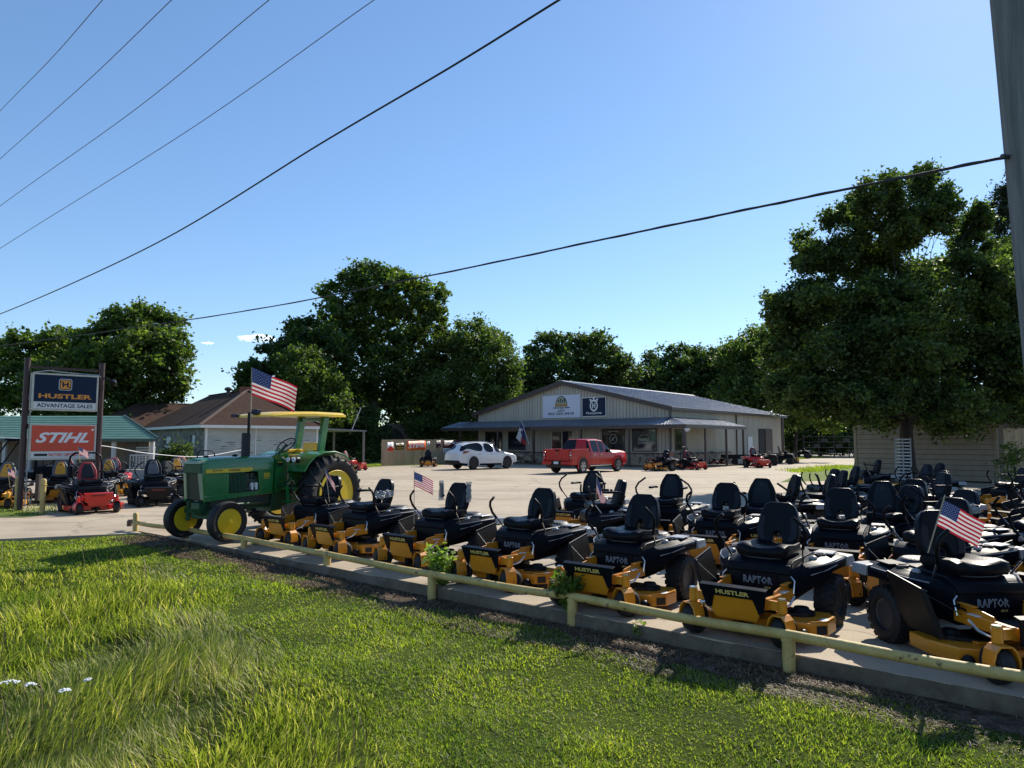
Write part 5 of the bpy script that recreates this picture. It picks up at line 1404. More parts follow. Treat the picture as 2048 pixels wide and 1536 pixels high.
# muffler and stack
mb = MB(); mb.lathe([(1.60,0.0001),(1.60,0.098),(2.06,0.098),(2.075,0.08),(2.075,0.0001)], 20, 'z', (0.02,-1.62,0)); mf = mb.build("muffler", mat("matt_black_muffler", (0.02,0.02,0.024), 0.7, var=0.2, vs=6), hood, smooth=40)
mb = MB(); mb.tube([(0.055,-1.585,2.07),(0.055,-1.585,2.50)], 0.030, 12); mb.build("exhaust_pipe", M_black, mf, smooth=50)
# engine, filters
mb = MB(); mb.box(-0.20, 0.20, -2.75, -1.0, 0.62, 1.27); mb.box(-0.23, 0.25, -1.9, -1.15, 0.92, 0.99); mb.box(0.10, 0.255, -1.82, -1.25, 1.09, 1.14)
mb.tube([(0.19,-1.8,1.25),(0.25,-1.78,1.12),(0.22,-1.8,0.95)],0.025,8); mb.tube([(0.2,-1.3,1.26),(0.25,-1.4,1.15),(0.2,-1.6,1.18)],0.018,8)
mb.lathe([(1.16,0.05),(1.27,0.05)],12,'z',(0.2,-1.62,0))
eng = mb.build("engine", M_cast, tr, smooth=30, bevel=0.01)
for y_ in (-1.62, -1.49):
    mb = MB(); mb.lathe([(0.93,0.0001),(0.93,0.048),(1.07,0.048),(1.075,0.0001)],14,'z',(0.225,y_,0)); mb.build("oil_filter", M_label, eng, smooth=40)
mb = MB(); mb.box(0.19,0.262,-1.38,-1.27,0.95,1.04); mb.build("sediment_bowl", M_label, eng, smooth=0)
# front axle, frame and transmission
mb = MB()
mb.prism([(-2.68,0.62),(-2.6,0.50),(-1.0,0.55),(-1.0,0.80),(-2.68,0.74)], -0.12, 0.12, 'yz')
mb.bar((-0.56,-2.45,0.56),(0.56,-2.45,0.56),0.12,0.10); mb.bar((-0.3,-2.45,0.50),(0.3,-2.45,0.50),0.16,0.16)
for sg in (1, -1):
    mb.cyl((sg*0.51,-2.45,0.36),(sg*0.51,-2.45,0.74),0.045,n=12); mb.cyl((sg*0.50,-2.45,0.40),(sg*0.69,-2.45,0.40),0.035,n=10)
    mb.tube([(sg*0.51,-2.45,0.70),(sg*0.52,-2.30,0.70),(sg*0.2,-1.2,0.66)],0.02,8)
    mb.bar((sg*0.12,-1.5,0.50),(sg*0.55,-2.42,0.50),0.06,0.05)
mb.prism([(-1.05,0.45),(0.25,0.55),(0.30,1.05),(-0.2,1.15),(-1.0,1.1)], -0.22, 0.22, 'yz')
mb.cyl((-0.72,0,0.80),(0.72,0,0.80),0.13,n=16)
mb.build("chassis", M_jg2, tr, smooth=30, bevel=0.012)
# cowl, dash and wheel
mb = MB(); secs=[]
for (y, w, zb, zt) in ((-1.02,0.30,0.85,1.60),(-0.86,0.29,0.85,1.63),(-0.68,0.25,0.9,1.58),(-0.60,0.22,1.0,1.50)):
    secs.append([(-w,y,zb),(-w,y,zt-0.08),(-w*0.6,y,zt),(w*0.6,y,zt),(w,y,zt-0.08),(w,y,zb)])
mb.loft(secs); cw = mb.build("cowl", M_jg, tr, smooth=30)
mb = MB(); mb.tube([(0.16,-0.9,1.60),(0.16,-0.9,1.72),(0.16,-0.83,1.76),(0.16,-0.78,1.70),(0.16,-0.78,1.60)],0.014,8); mb.build("grab_handle", M_jg, cw, smooth=40)
mb = MB(); mb.box(0.285,0.302,-0.98,-0.84,1.38,1.50); mb.build("dash_plate", M_ink, cw, smooth=0)
mb = MB(); mb.box(0.303,0.306,-0.97,-0.85,1.46,1.48); mb.build("yellow_strip", M_jy, cw, smooth=0)
mb = MB(); mb.tube([(0,-0.80,1.52),(0,-0.50,1.80)],[0.045,0.03],10); mb.tube([(0.0,-0.62,1.70),(0.22,-0.70,1.78)],0.010,6); mb.ball((0.23,-0.70,1.785),0.02,8,6); mb.build("steering_column", M_jg2, cw, smooth=40)
SW = Matrix.Translation((0,-0.48,1.82)) @ RX(44)
mb = MB(); mb.T = SW
mb.tube([(0.215*math.cos(2*math.pi*i/28),0.215*math.sin(2*math.pi*i/28),0) for i in range(28)],0.014,8,closed=True)
for i in range(3):
    a = 2*math.pi*i/3+0.5; mb.bar((0,0,-0.02),(0.21*math.cos(a),0.21*math.sin(a),0),0.022,0.01)
mb.cyl((0,0,-0.03),(0,0,0.01),0.03,n=12)
mb.build("steering_wheel", M_black, tr, smooth=50)
# seat
mb = MB(); mb.box(-0.24,0.24,-0.22,0.24,1.52,1.62); mb.box(-0.18,0.18,-0.15,0.18,1.30,1.52); st_ = mb.build("seat", M_jy, tr, smooth=0, bevel=0.035, seg=3)
mb = MB(); mb.box(-0.22,0.22,0.20,0.28,1.66,1.88); mb.build("seat_back", M_jy, st_, smooth=0, bevel=0.035, seg=3)
for sg in (1,-1):
    mb = MB(); mb.box(sg*0.27-0.04,sg*0.27+0.04,-0.20,0.24,1.66,1.73); mb.build("armrest", M_jy, st_, smooth=0, bevel=0.02, seg=2)
# fenders and platform
for sg in (1,-1):
    mb = MB(); pr_ = []
    for a in range(-10, 11):
        t = math.radians(90 - a*7.2); pr_.append((-0.93*math.cos(t)*0.92, 0.80+0.93*math.sin(t)*0.94))
    pr_ = [(-0.78,1.28),(-0.66,1.46),(-0.48,1.60),(-0.20,1.68),(0.12,1.69),(0.42,1.61),(0.62,1.48),(0.60,1.45),(0.40,1.575),(0.12,1.65),(-0.20,1.64),(-0.46,1.565),(-0.63,1.43),(-0.75,1.26)]
    mb.prism(pr_, sg*0.36, sg*0.88, 'yz')
    mb.prism([(-0.78,1.28),(-0.66,1.46),(-0.48,1.60),(-0.20,1.68),(0.12,1.69),(0.42,1.61),(0.62,1.48),(0.4,1.0),(-0.5,1.0)], sg*0.34, sg*0.365, 'yz')
    fd = mb.build("fender", M_jg, tr, smooth=30, bevel=0.008)
    for k_ in (0, 1):
        mb = MB(); x_ = sg*(0.48+0.17*k_)
        mb.lathe([(-0.10,0.02),(-0.08,0.06),(0.0,0.068),(0.012,0.06)],14,'y',(x_,-0.74,1.52)); lp = mb.build("lamp", M_black, fd, smooth=40)
        mb = MB(); mb.lathe([(-0.112,0.0001),(-0.108,0.05),(-0.09,0.055)],14,'y',(x_,-0.76+0.0,1.52)); mb.build("lamp_lens", M_label, lp, smooth=40)
mb = MB(); mb.box(-0.55,0.55,-0.98,-0.25,0.97,1.0); mb.tube([(0.30,-0.95,1.0),(0.42,-0.98,1.2),(0.44,-0.8,1.28)],0.014,6)
mb.tube([(0.3,-0.7,1.0),(0.34,-0.66,1.24),(0.33,-0.5,1.32)],0.012,6); mb.tube([(0.2,-0.75,1.0),(0.38,-0.62,1.12),(0.42,-0.45,1.10)],0.012,6)
mb.build("platform", M_jg2, tr, smooth=0)
mb = MB()
for z_ in (0.40,0.66,0.92): mb.box(0.46,0.74,-0.99,-0.60,z_,z_+0.03)
for y_ in (-0.985,-0.615): mb.bar((0.70,y_,0.38),(0.60,y_,1.0),0.03,0.05)
mb.build("step_ladder", M_jg, tr, smooth=0)
# roll posts and canopy
for sg in (1,-1):
    mb = MB(); x_ = sg*0.37
    mb.hexa([(x_-0.045,0.0,1.15),(x_+0.045,0.0,1.15),(x_+0.045,0.16,1.15),(x_-0.045,0.16,1.15)],[(x_-0.045,0.22,2.46),(x_+0.045,0.22,2.46),(x_+0.045,0.40,2.46),(x_-0.045,0.40,2.46)])
    mb.build("roll_post", M_jg, tr, smooth=0, bevel=0.008)
mb = MB(); mb.bar((-0.4,0.30,2.40),(0.4,0.30,2.40),0.10,0.08); mb.build("cross_bar", M_jg, tr, smooth=0)
mb = MB(); secs = []
for (y, w, z0, z1) in ((-1.42,0.56,2.405,2.43),(-1.36,0.62,2.40,2.46),(-0.9,0.66,2.425,2.52),(-0.3,0.66,2.45,2.545),(0.60,0.66,2.45,2.545),(0.68,0.63,2.46,2.52)):
    secs.append([(-w,y,z0),(-w,y,z0+(z1-z0)*0.5),(-w*0.9,y,z1),(0,y,z1+0.015),(w*0.9,y,z1),(w,y,z0+(z1-z0)*0.5),(w,y,z0)])
mb.loft(secs); cn = mb.build("canopy", M_jy, tr, smooth=30)
mb = MB(); mb.box(-0.6,-0.4,-1.47,-1.37,2.40,2.47)
mb.box(0.0,0.2,-1.47,-1.35,2.46,2.56)
mb.build("canopy_light", M_navy, cn, smooth=0, bevel=0.01)

# the hood group is drawn long and brought to its true length here
def squash(o, k=0.805, y0=-0.98, y1=-1.05):
    o.data.transform(Matrix.Translation((0, y1, 0)) @ Matrix.Diagonal((1, k, 1, 1)) @ Matrix.Translation((0, -y0, 0)))
    for c in [q for q in COL.objects if q.parent is o]: squash(c, k, y0, y1)
squash(hood); squash(eng)
# ---------------------------------------------------------------- flags
M_fr = mat("flag_red", (0.42, 0.02, 0.035), 0.7); M_fw = mat("flag_white", (0.68, 0.66, 0.66), 0.7); M_fb = mat("flag_blue", (0.02, 0.035, 0.13), 0.7)
M_stick = mat("pale_wood_stick", (0.42, 0.33, 0.22), 0.7); M_fpole = mat("dark_pole", (0.03, 0.03, 0.03), 0.5)
for m_ in (M_fr, M_fw, M_fb):    # thin cloth lets some sun through
    n_, l_ = m_.node_tree.nodes, m_.node_tree.links; p_ = n_["Principled BSDF"]
    t_ = n_.new("ShaderNodeBsdfTranslucent"); t_.inputs[0].default_value = p_.inputs["Base Color"].default_value
    x_ = n_.new("ShaderNodeMixShader"); x_.inputs[0].default_value = 0.35
    l_.new(p_.outputs[0], x_.inputs[1]); l_.new(t_.outputs[0], x_.inputs[2]); l_.new(x_.outputs[0], n_["Material Output"].inputs[0])
def stars_and_stripes(name, label, base, top, fly, droop, w, h, amp=0.04, waves=1.6, pole_m=None, pr_=0.006, hoist_top=None, group=None, fold=0.0, seed=0, gap=0.02):
    """pole from base to top; cloth hangs from the pole's upper end along the horizontal direction fly, sinking by droop (radians)"""
    base, top = Vector(base), Vector(top)
    e = empty(name, label, "flag", base, 0, group)
    mb = MB(); mb.cyl(Vector((0,0,0)), top-base, pr_, n=6); mb.build("pole", pole_m or M_stick, e, smooth=60)
    up = (top-base).normalized(); fl = Vector(fly).normalized(); side = fl.cross(Vector((0,0,1))).normalized()
    d = (fl*math.cos(droop) - Vector((0,0,1))*math.sin(droop))
    T0 = top - base - up*gap
    NX, NY = 26, 26
    def P(u, v):   # u along the fly, v down the hoist
        ph = waves*2*math.pi*u + 1.3*v + seed
        s_ = side*(amp*math.sin(ph)*(0.15+u)) 
        q = T0 + d*(w*u) - up*(h*v) - Vector((0,0,1))*(0.10*w*u*u) + s_ + d*(-0.08*w*u*(v)*fold*4) + Vector((0,0,1))*(fold*0.25*h*u*v)
        q += Vector((0,0,1))*(amp*0.35*math.sin(ph*0.8+1.0)*u)
        return q
    mb = MB(); vs = [P(i/NX, j/NY) for j in range(NY+1) for i in range(NX+1)]
    b = len(mb.v); mb.v += [tuple(v) for v in vs]
    for j in range(NY):
        for i in range(NX):
            stripe = int(j/2); canton = (i < NX*0.4 and stripe < 7)
            mb.f.append([j*(NX+1)+i, j*(NX+1)+i+1, (j+1)*(NX+1)+i+1, (j+1)*(NX+1)+i]); mb.mi.append(2 if canton else (0 if stripe % 2 == 0 else 1))
    cl = mb.build("cloth", [M_fr, M_fw, M_fb], e, smooth=80, fix=False)
    mb = MB()
    for r in range(9):
        for c in range(11):
            if (r+c) % 2: continue
            u = 0.4*(c+0.9)/12.0; v = (7/13)*(r+0.9)/10.0
            q = P(u, v); du = (P(u+0.01, v)-q).normalized(); dv = (P(u, v+0.01)-q).normalized(); n = du.cross(dv).normalized()
            s_ = h*0.019
            for sg in (-1, 1):
                c0 = q + n*0.0016*sg
                pts = []
                for k in range(10):
                    a = 2*math.pi*k/10 - math.pi/2; rr_ = s_*(1.25 if k % 2 == 0 else 0.6)
                    pts.append(c0 + du*rr_*math.cos(a) + dv*rr_*math.sin(a))
                mb.add(pts, [tuple(range(10))])
    mb.build("stars", M_fw, cl, smooth=0, fix=False)
    return e
# large flag fixed to the tractor's exhaust stack
stk = tr.matrix_basis @ Vector((0.055, -1.54, 2.47))
p_top = gy(504, 735, stk.y)
stars_and_stripes("large_flag", "large stars and stripes flag flying from the tractor's exhaust stack", (p_top.x, stk.y, stk.z-0.3), (p_top.x+0.0, stk.y, p_top.z), (1, 0.12, 0), 0.34, 0.98, 0.56, 0.09, 1.1, M_stick, 0.012, fold=0.25, seed=2.2, gap=0.0)
GFG = "small hand flags stuck on the mowers"
def handflag(label, pxb, pyb, pxt, pyt, Y, fly, droop, w=0.43, h=0.27, **k):
    a, b = gy(pxb, pyb, Y), gy(pxt, pyt, Y)
    return stars_and_stripes("hand_flag", label, a, b, fly, droop, w, h, 0.018, 1.2, group=GFG, **k)
handflag("hand flag on a thin stick above the third mower from the tractor", 828, 1048, 828.5, 941, 11.6, (1, -0.1, 0), 0.36, w=0.34, h=0.225, gap=0.02)
handflag("hand flag hanging almost straight down before the tractor's rear wheel", 659, 1005, 650, 935, 13.6, (0.9, 0.3, 0), 1.0, w=0.34, h=0.17, gap=0.0)
handflag("hand flag drooping beside two seats in the middle of the lot", 1190, 1045, 1194, 952, 12.4, (0.8, 0.3, 0), 1.15, w=0.52, h=0.24, seed=1)
handflag("big hand flag spread out on the mower at the right edge", 1856, 1106, 1890, 990, 6.55, (1, -0.15, 0), 0.45, w=0.37, h=0.24, gap=0.05)
handflag("hand flag on the bright red mower's roll bar, over the red sign's foot", 160, 925, 157, 893, 19.3, (1, -0.2, 0), 0.35, w=0.34, h=0.2, gap=0.0)
handflag("hand flag on the mower at the extreme left edge", 20, 975, 15, 936, 20.6, (1, -0.3, 0), 0.25, w=0.3, h=0.2, gap=0.0)

# lone-star flag on the porch
q = bfront(1058, 888, -2.65); e = empty("state_flag", "drooping blue, white and red lone star flag on the store porch", "flag", BI @ q, BRZ)
tp = bfront(1043, 842, -3.1) - q
mb = MB(); mb.cyl((0,0,0), tp, 0.02, n=6); mb.build("pole", M_letw, e, smooth=60)
mb = MB(); NX, NY = 10, 12
A1, B1 = tp*0.97, tp*0.45          # cloth hangs between these two points of the pole
vs = []
for j in range(NY+1):
    for i in range(NX+1):
        u, v = i/NX, j/NY
        a = A1.lerp(B1, u*0.9); vs.append(a + Vector((0.10*math.sin(u*9)*v*0.4 - 0.75*v*(1-u) + 0.1*v, 0.05*math.sin(u*9+v*2)*v, -1.35*v*(1-0.15*u))))
mb.v = [tuple(v) for v in vs]
for j in range(NY):
    for i in range(NX):
        mb.f.append([j*(NX+1)+i, j*(NX+1)+i+1, (j+1)*(NX+1)+i+1, (j+1)*(NX+1)+i]); mb.mi.append(2 if j < 6 and not (i<3 and j>3) else (1 if i < 5 else (2 if j < 8 else 0)))
cl = mb.build("cloth", [M_fr, M_fw, M_fb], e, smooth=80, fix=False)
mb = MB(); c0 = vs[3*(NX+1)+4]; pts = []
for k in range(10):
    a = 2*math.pi*k/10+math.pi/2; r_ = 0.14 if k % 2 == 0 else 0.06; pts.append(c0 + Vector((r_*math.cos(a), -0.05, r_*math.sin(a))))
mb.add(pts, [tuple(range(10))]); mb.build("star", M_fw, cl, smooth=0, fix=False)

# ---------------------------------------------------------------- pipe rail
M_ryel = mat("faded_yellow_paint", (0.42, 0.295, 0.085), 0.62, vs=5, col2=(0.55, 0.41, 0.155), bump=0.4, bs=30)
def railmat():
    m = M_ryel; n, l = m.node_tree.nodes, m.node_tree.links; p = n["Principled BSDF"]
    src = p.inputs["Base Color"].links[0].from_socket
    ns = n.new("ShaderNodeTexNoise"); ns.inputs["Scale"].default_value = 7; ns.inputs["Detail"].default_value = 8; ns.inputs["Roughness"].default_value = 0.7
    tc = n.new("ShaderNodeTexCoord"); l.new(tc.outputs["Object"], ns.inputs[0])
    r = n.new("ShaderNodeValToRGB"); r.color_ramp.elements[0].position = 0.585; r.color_ramp.elements[1].position = 0.64
    l.new(ns.outputs[0], r.inputs[0]); x = n.new("ShaderNodeMix"); x.data_type = 'RGBA'; l.new(r.outputs[0], x.inputs[0])
    l.new(src, x.inputs[6]); x.inputs[7].default_value = (0.11, 0.065, 0.035, 1); l.new(x.outputs[2], p.inputs["Base Color"])
railmat()
rail = empty("pipe_rail", "low faded yellow pipe rail on posts along the edge of the lot", "rail", (2.47, 6.51, 0), 0)
posts = [(4.25, None), (2.47, 6.51), (0.67, 8.11), (-1.04, 9.44), (-2.86, 11.14), (-4.79, 12.9), (-6.48, 14.3), (-8.0, 15.3)]
pl_ = []
for i, (x_, y_) in enumerate(posts):
    if y_ is None: y_ = 6.51 - (x_-2.47)*0.8395
    pl_.append(Vector((x_, y_, 0)))
pl_[0] = Vector((2.47,6.51,0)) - EV*2.3
ext = pl_[0] - EV*2.3
ctr = Vector((2.47, 6.51, 0))
ALLP = [ext] + pl_
mb = MB(); pts = []; rs = []
for i in range(len(ALLP)-1):
    a, b = ALLP[i], ALLP[i+1]
    for k in range(8):
        f = k/8; q = a.lerp(b, f); pts.append(q - ctr + Vector((0, 0, 0.172 - 0.012*math.sin(math.pi*f) + 0.004*math.sin(i*7.1+k)))); 
pts.append(ALLP[-1] - ctr + Vector((0,0,0.185)))
mb.tube(pts, 0.046, 14); mb.build("rail_pipe", M_ryel, rail, smooth=60)
for i, q in enumerate(ALLP):
    last = i == len(ALLP)-1
    mb = MB(); zt = 0.36 if last else 0.14
    lean = Vector((0.012*math.sin(i*3), 0.01*math.cos(i*5), 0))
    mb.tube([q-ctr+Vector((0,0,-0.45)), q-ctr+lean+Vector((0,0,zt))] + ([q-ctr+lean+Vector((0,0,zt+0.03))] if last else []), [0.058, 0.056] + ([0.03] if last else []), 14)
    if not last: mb.tube([q-ctr+Vector((0,0,0.12)), q-ctr+Vector((0,0,0.165))], 0.064, 12)
    mb.build("post", M_ryel, rail, smooth=60)
mb = MB(); q = ALLP[-1]-ctr; mb.bar(q+EV*0.02+Vector((0,0,0.20)), q+EV*0.32+Vector((0,0,0.19)), 0.09, 0.07); mb.box(q.x+EV.x*0.3-0.05,q.x+EV.x*0.3+0.03,q.y+EV.y*0.3-0.04,q.y+EV.y*0.3+0.04,0.08,0.2)
mb.build("end_bracket", mat("rusty_steel", (0.09,0.05,0.035), 0.8, var=0.4, vs=20), rail, smooth=0)

# yellow gate posts and the old barrier on the left
GPO = "yellow gate posts below the tall sign"
for px_, pb, pt, lb in ((84, 1028, 956, "right-hand yellow gate post with rings, beside the bright red mower"), (33, 1020, 951, "left-hand yellow gate post, beside the left sign pillar")):
    q = gz(px_, pb, 0); h_ = 1.9 - (pt-883)*q.y/F_PX
    mb = MB(); mb.lathe([(-0.2,0.0001),(-0.2,0.066),(h_*0.38,0.066),(h_*0.385,0.08),(h_*0.41,0.08),(h_*0.415,0.066),(h_*0.8,0.066),(h_*0.805,0.08),(h_*0.83,0.08),(h_*0.835,0.066),(h_*0.93,0.07),(h_*0.98,0.05),(h_,0.0001)], 16, 'z')
    o = mb.build("gate_post", M_ryel, None, smooth=40); o.location = (q.x, q.y, 0); tag(o, lb, "post", GPO)
q = gz(75, 1015, 0); q2 = gz(-60, 1012, 0)
M_rst = mat("dark_rusty_pipe", (0.06, 0.045, 0.04), 0.7, var=0.4, vs=10)
bg_ = empty("pipe_gate", "low dark rusty pipe gate between the yellow posts at the left edge", "gate", (q.x, q.y, 0), math.atan2(q2.y-q.y, q2.x-q.x))
L_ = (q2-q).length
mb = MB(); 
for z_ in (0.36, 0.74): mb.tube([(0,0,z_),(L_,0,z_)], 0.03, 8)
mb.build("gate_rail", M_rst, bg_, smooth=60)
mb = MB(); mb.box(-0.06,0.06,-0.06,0.06,0.2,0.95); mb.build("gate_upright", M_rst, bg_, smooth=0)
mb = MB(); mb.box(0.35,0.75,-0.06,-0.035,0.30,0.42); mb.build("reflector", M_orange, bg_, smooth=0)

# ---------------------------------------------------------------- tall sign frame with two signs
SA, SB = Vector((-13.62, 19.85, 0)), Vector((-12.27, 21.15, 0))
SDIR = (SB-SA).normalized(); SN = Vector((-SDIR.y, SDIR.x, 0)); srz = math.atan2(SDIR.y, SDIR.x); SL_ = (SB-SA).length
M_mar = mat("dark_maroon_steel", (0.040, 0.016, 0.018), 0.5, var=0.3, vs=5)
sf = empty("sign_tower", "tall maroon steel frame of two pillars and cross bars carrying two signs", "sign tower", SA, srz)
for x_ in (0, SL_):
    mb = MB(); mb.tube([(x_,0,-0.1),(x_,0,4.2)], 0.075, 14); mb.tube([(x_,0,4.2),(x_,0,4.24)], 0.085, 14); mb.build("pillar", M_mar, sf, smooth=40)
for z_ in (4.0, 2.33):
    mb = MB(); mb.bar((0.07,0,z_),(SL_-0.07,0,z_),0.08,0.06 if z_ > 3 else 0.14); mb.build("cross_bar", M_mar, sf, smooth=0)
mb = MB(); mb.tube([(0.11,-0.06,0.1),(0.11,-0.06,3.55),(0.16,-0.06,3.85),(0.5,-0.05,3.92),(SL_*0.6,-0.05,3.88),(SL_-0.1,-0.05,3.86),(SL_+0.05,-0.05,3.74)],0.018,8); mb.box(0.06,0.17,-0.1,-0.03,3.05,3.2)
mb.build("conduit", M_grey, sf, smooth=40)
mb = MB(); mb.cyl((SL_+0.02,-0.05,3.8),(SL_+0.22,-0.12,3.72),0.02,n=8); mb.lathe([(0,0.03),(0.16,0.11),(0.17,0.09)],14,'y',(SL_+0.3,-0.2,3.66)); mb.build("flood_lamp", M_black, sf, smooth=40)
def lightbox(label, z0, z1, M_face, name="sign_box"):
    w = SL_-0.22; e = empty(name, label, "sign", SA + SDIR*(SL_/2) - SN*0.0, srz)
    M_box = mat("cream_sign_cabinet", (0.50,0.49,0.43), 0.5, var=0.1, vs=4)
    mb = MB(); mb.box(-w/2, w/2, -0.14, 0.14, z0, z1); mb.build("cabinet", M_box, e, smooth=0, bevel=0.01)
    mb = MB(); f = 0.045; 
    for a in (z0, z1-f): mb.box(-w/2, w/2, -0.155, -0.141, a, a+f)
    for a in (-w/2, w/2-f): mb.box(a, a+f, -0.154, -0.141, z0+f, z1-f)
    mb.build("rim", M_box, e, smooth=0)
    return e, w
zz = lambda px, py: gp(px, py, SA, SN).z
z1a, z0a = (zz(66,746)+zz(196,752))/2, (zz(64,821)+zz(193,823))/2
e, w = lightbox("upper cabinet sign, navy with orange H badge and orange lettering over a white strip", z0a, z1a, None)
hh = z1a-z0a; zs = z0a + hh*0.235
mb = MB(); mb.box(-w/2+0.05, w/2-0.05, -0.150, -0.142, zs, z1a-0.05); fc = mb.build("navy_face", M_navy, e, smooth=0)
mb = MB(); mb.box(-w/2+0.05, w/2-0.05, -0.150, -0.142, z0a+0.05, zs-0.01); f2_ = mb.build("white_face", mat("white_acrylic_face",(0.62,0.63,0.64),0.3), e, smooth=0)
M_ho = mat("orange_lettering", (0.68, 0.27, 0.03), 0.4)
text("lettering", "ADVANTAGE SALES", 0.2, M_navy, f2_, Matrix.Translation((0,-0.152,(z0a+0.05+zs-0.01)/2)), fit=(w*0.84, hh*0.105), bold=0.003)
text("lettering", "HUSTLER", 0.2, M_ho, fc, Matrix.Translation((0,-0.152,zs+(z1a-zs)*0.2)), fit=(w*0.80, hh*0.125), bold=0.007)
mb = MB(); T = Matrix.Translation((-0.02,-0.152,zs+(z1a-zs)*0.62)); mb.T = T; b_ = 0.145
def rr_poly(hw_, hh_, r_, n_=5):
    pts = []
    for cx, cz, a0 in ((hw_-r_, hh_-r_, 0), (-hw_+r_, hh_-r_, 90), (-hw_+r_, -hh_+r_, 180), (hw_-r_, -hh_+r_, 270)):
        for i in range(n_+1):
            a = math.radians(a0 + 90*i/n_); pts.append((cx+r_*math.cos(a), cz+r_*math.sin(a)))
    return pts
mb.cur = 0; mb.prism(rr_poly(b_*1.12, b_*1.12, b_*0.4)[::-1], -0.002, 0.002, 'xz')
mb.cur = 1; mb.prism(rr_poly(b_*1.03, b_*1.03, b_*0.35)[::-1], -0.004, -0.002, 'xz')
mb.cur = 2; mb.prism(rr_poly(b_*0.86, b_*0.86, b_*0.25)[::-1], -0.006, -0.004, 'xz')
mb.cur = 1
for x_ in (-0.4, 0.4): mb.box(b_*x_-b_*0.14, b_*x_+b_*0.14, -0.008, -0.006, -b_*0.5, b_*0.5)
mb.box(-b_*0.4, b_*0.4, -0.0085, -0.0062, -b_*0.12, b_*0.12); mb.box(-b_*0.95, -b_*0.4, -0.0082, -0.0061, b_*0.4, b_*0.55); mb.box(b_*0.4, b_*0.95, -0.0082, -0.0061, -b_*0.55, -b_*0.4)
mb.build("badge", [M_letw, M_navy, M_ho], fc, smooth=0)
z1b, z0b = (zz(64,848)+zz(192,849))/2, (zz(61,919)+zz(190,919))/2
e, w = lightbox("lower cabinet sign, red with slanted white lettering over a white strip", z0b, z1b, None)
hh = z1b-z0b; zs = z0b + hh*0.24
mb = MB(); mb.box(-w/2+0.05, w/2-0.05, -0.150, -0.142, zs, z1b-0.04); fc = mb.build("red_face", mat("sun_faded_red_face", (0.60, 0.07, 0.035), 0.3, var=0.08, vs=1.5), e, smooth=0)
mb = MB(); mb.box(-w/2+0.05, w/2-0.05, -0.150, -0.142, z0b+0.05, zs-0.012); f2_ = mb.build("white_face", MATS["white_acrylic_face"], e, smooth=0)
text("lettering", "STIHL", 0.3, M_letw, fc, Matrix.Translation((-0.02,-0.153,zs+(z1b-zs)*0.5)), fit=(w*0.80, hh*0.29), bold=0.010, shear=0.4)
mb = MB(); mb.lathe([(-0.003,0.03),(0.0,0.032)],14,'y',(w*0.44,-0.151,zs+(z1b-zs)*0.8)); mb.build("registered_dot", M_letw, fc, smooth=0)
text("lettering", "FACTORY CERTIFIED SERVICE", 0.2, M_red, f2_, Matrix.Translation((w*0.10,-0.152,(z0b+0.04+zs)/2)), fit=(w*0.62, hh*0.085), bold=0.004)
mb = MB(); mb.box(-w*0.42, -w*0.23, -0.153, -0.1505, (z0b+0.04+zs)/2-0.035, (z0b+0.04+zs)/2+0.035); mb.build("small_badge", M_ink, f2_, smooth=0)
for x_ in (-0.6, 0.5):
    mb = MB(); mb.tube([(x_,0,z1b),(x_,0,2.27)],0.008,6); mb.build("hanger_chain", M_rim, e, smooth=0)

# ---------------------------------------------------------------- utility pole and cables
M_polew = mat("weathered_pole_wood", (0.135, 0.13, 0.125), 0.9, vs=5, col2=(0.26, 0.25, 0.24), bump=1.0, bs=14, stretch=(3.0, 3.0, 0.12))
PY = 6.0
pt, pb_ = gy(1983, -60, PY), gy(2050, 650, PY)
r_t, r_b = 0.155, 0.175
pt.x += r_t; pb_.x += r_b; dr = (pb_-pt); k0 = (-0.4 - pt.z)/dr.z; foot = pt + dr*k0
up_ = empty("utility_pole", "weathered grey wooden utility pole at the right edge holding the thick cable", "utility pole", foot, 0)
mb = MB(); top_ = pt - dr*0.25
mb.tube([Vector((0,0,0)), (top_-foot)*0.33, (top_-foot)*0.66, top_-foot], [0.20, 0.185, 0.17, 0.155], 20); mb.build("shaft", M_polew, up_, smooth=60)
ck = gy(2012, 314, PY)
mb = MB(); mb.tube([ck-foot+Vector((-0.05,-0.02,0)), ck-foot+Vector((0.1,0.02,0.0))],0.02,8); mb.build("cable_clamp", M_rim, up_, smooth=0)
M_cab = mat("black_cable", (0.02, 0.02, 0.022), 0.7)
M_wire = mat("grey_wire", (0.10, 0.13, 0.17), 0.6)
def cable(label, ctrl, r, m, twist=0, cat="cable", group=None, name="cable"):
    """ctrl: (px, py, Y) photo points joined by a smooth curve"""
    P = [gy(px, py, Y) for px, py, Y in ctrl]; n = 60; pts = []
    # parabola-like interpolation by Catmull-Rom
    Q = [P[0]*2-P[1]] + P + [P[-1]*2-P[-2]]
    for i in range(1, len(Q)-2):
        for k in range(24):
            t = k/24; a, b, c, d = Q[i-1], Q[i], Q[i+1], Q[i+2]
            pts.append(0.5*((2*b)+(c-a)*t+(2*a-5*b+4*c-d)*t*t+(3*b-a-3*c+d)*t**3))
    pts.append(P[-1])
    mb = MB(); mb.tube([p-P[0] for p in pts], r, 8)
    if twist:
        hp = []
        L = 0
        for i in range(len(pts)*4):
            f = i/(len(pts)*4-1)*(len(pts)-1); k = min(int(f), len(pts)-2); q = pts[k].lerp(pts[k+1], f-k)
            ph = i*0.16; hp.append(q-P[0]+Vector((0, math.cos(ph), math.sin(ph)))*r*0.7)
        mb.tube(hp, r*0.6, 6)
    o = mb.build(name, m, None, smooth=60); o.location = P[0]; tag(o, label, cat, group); return o
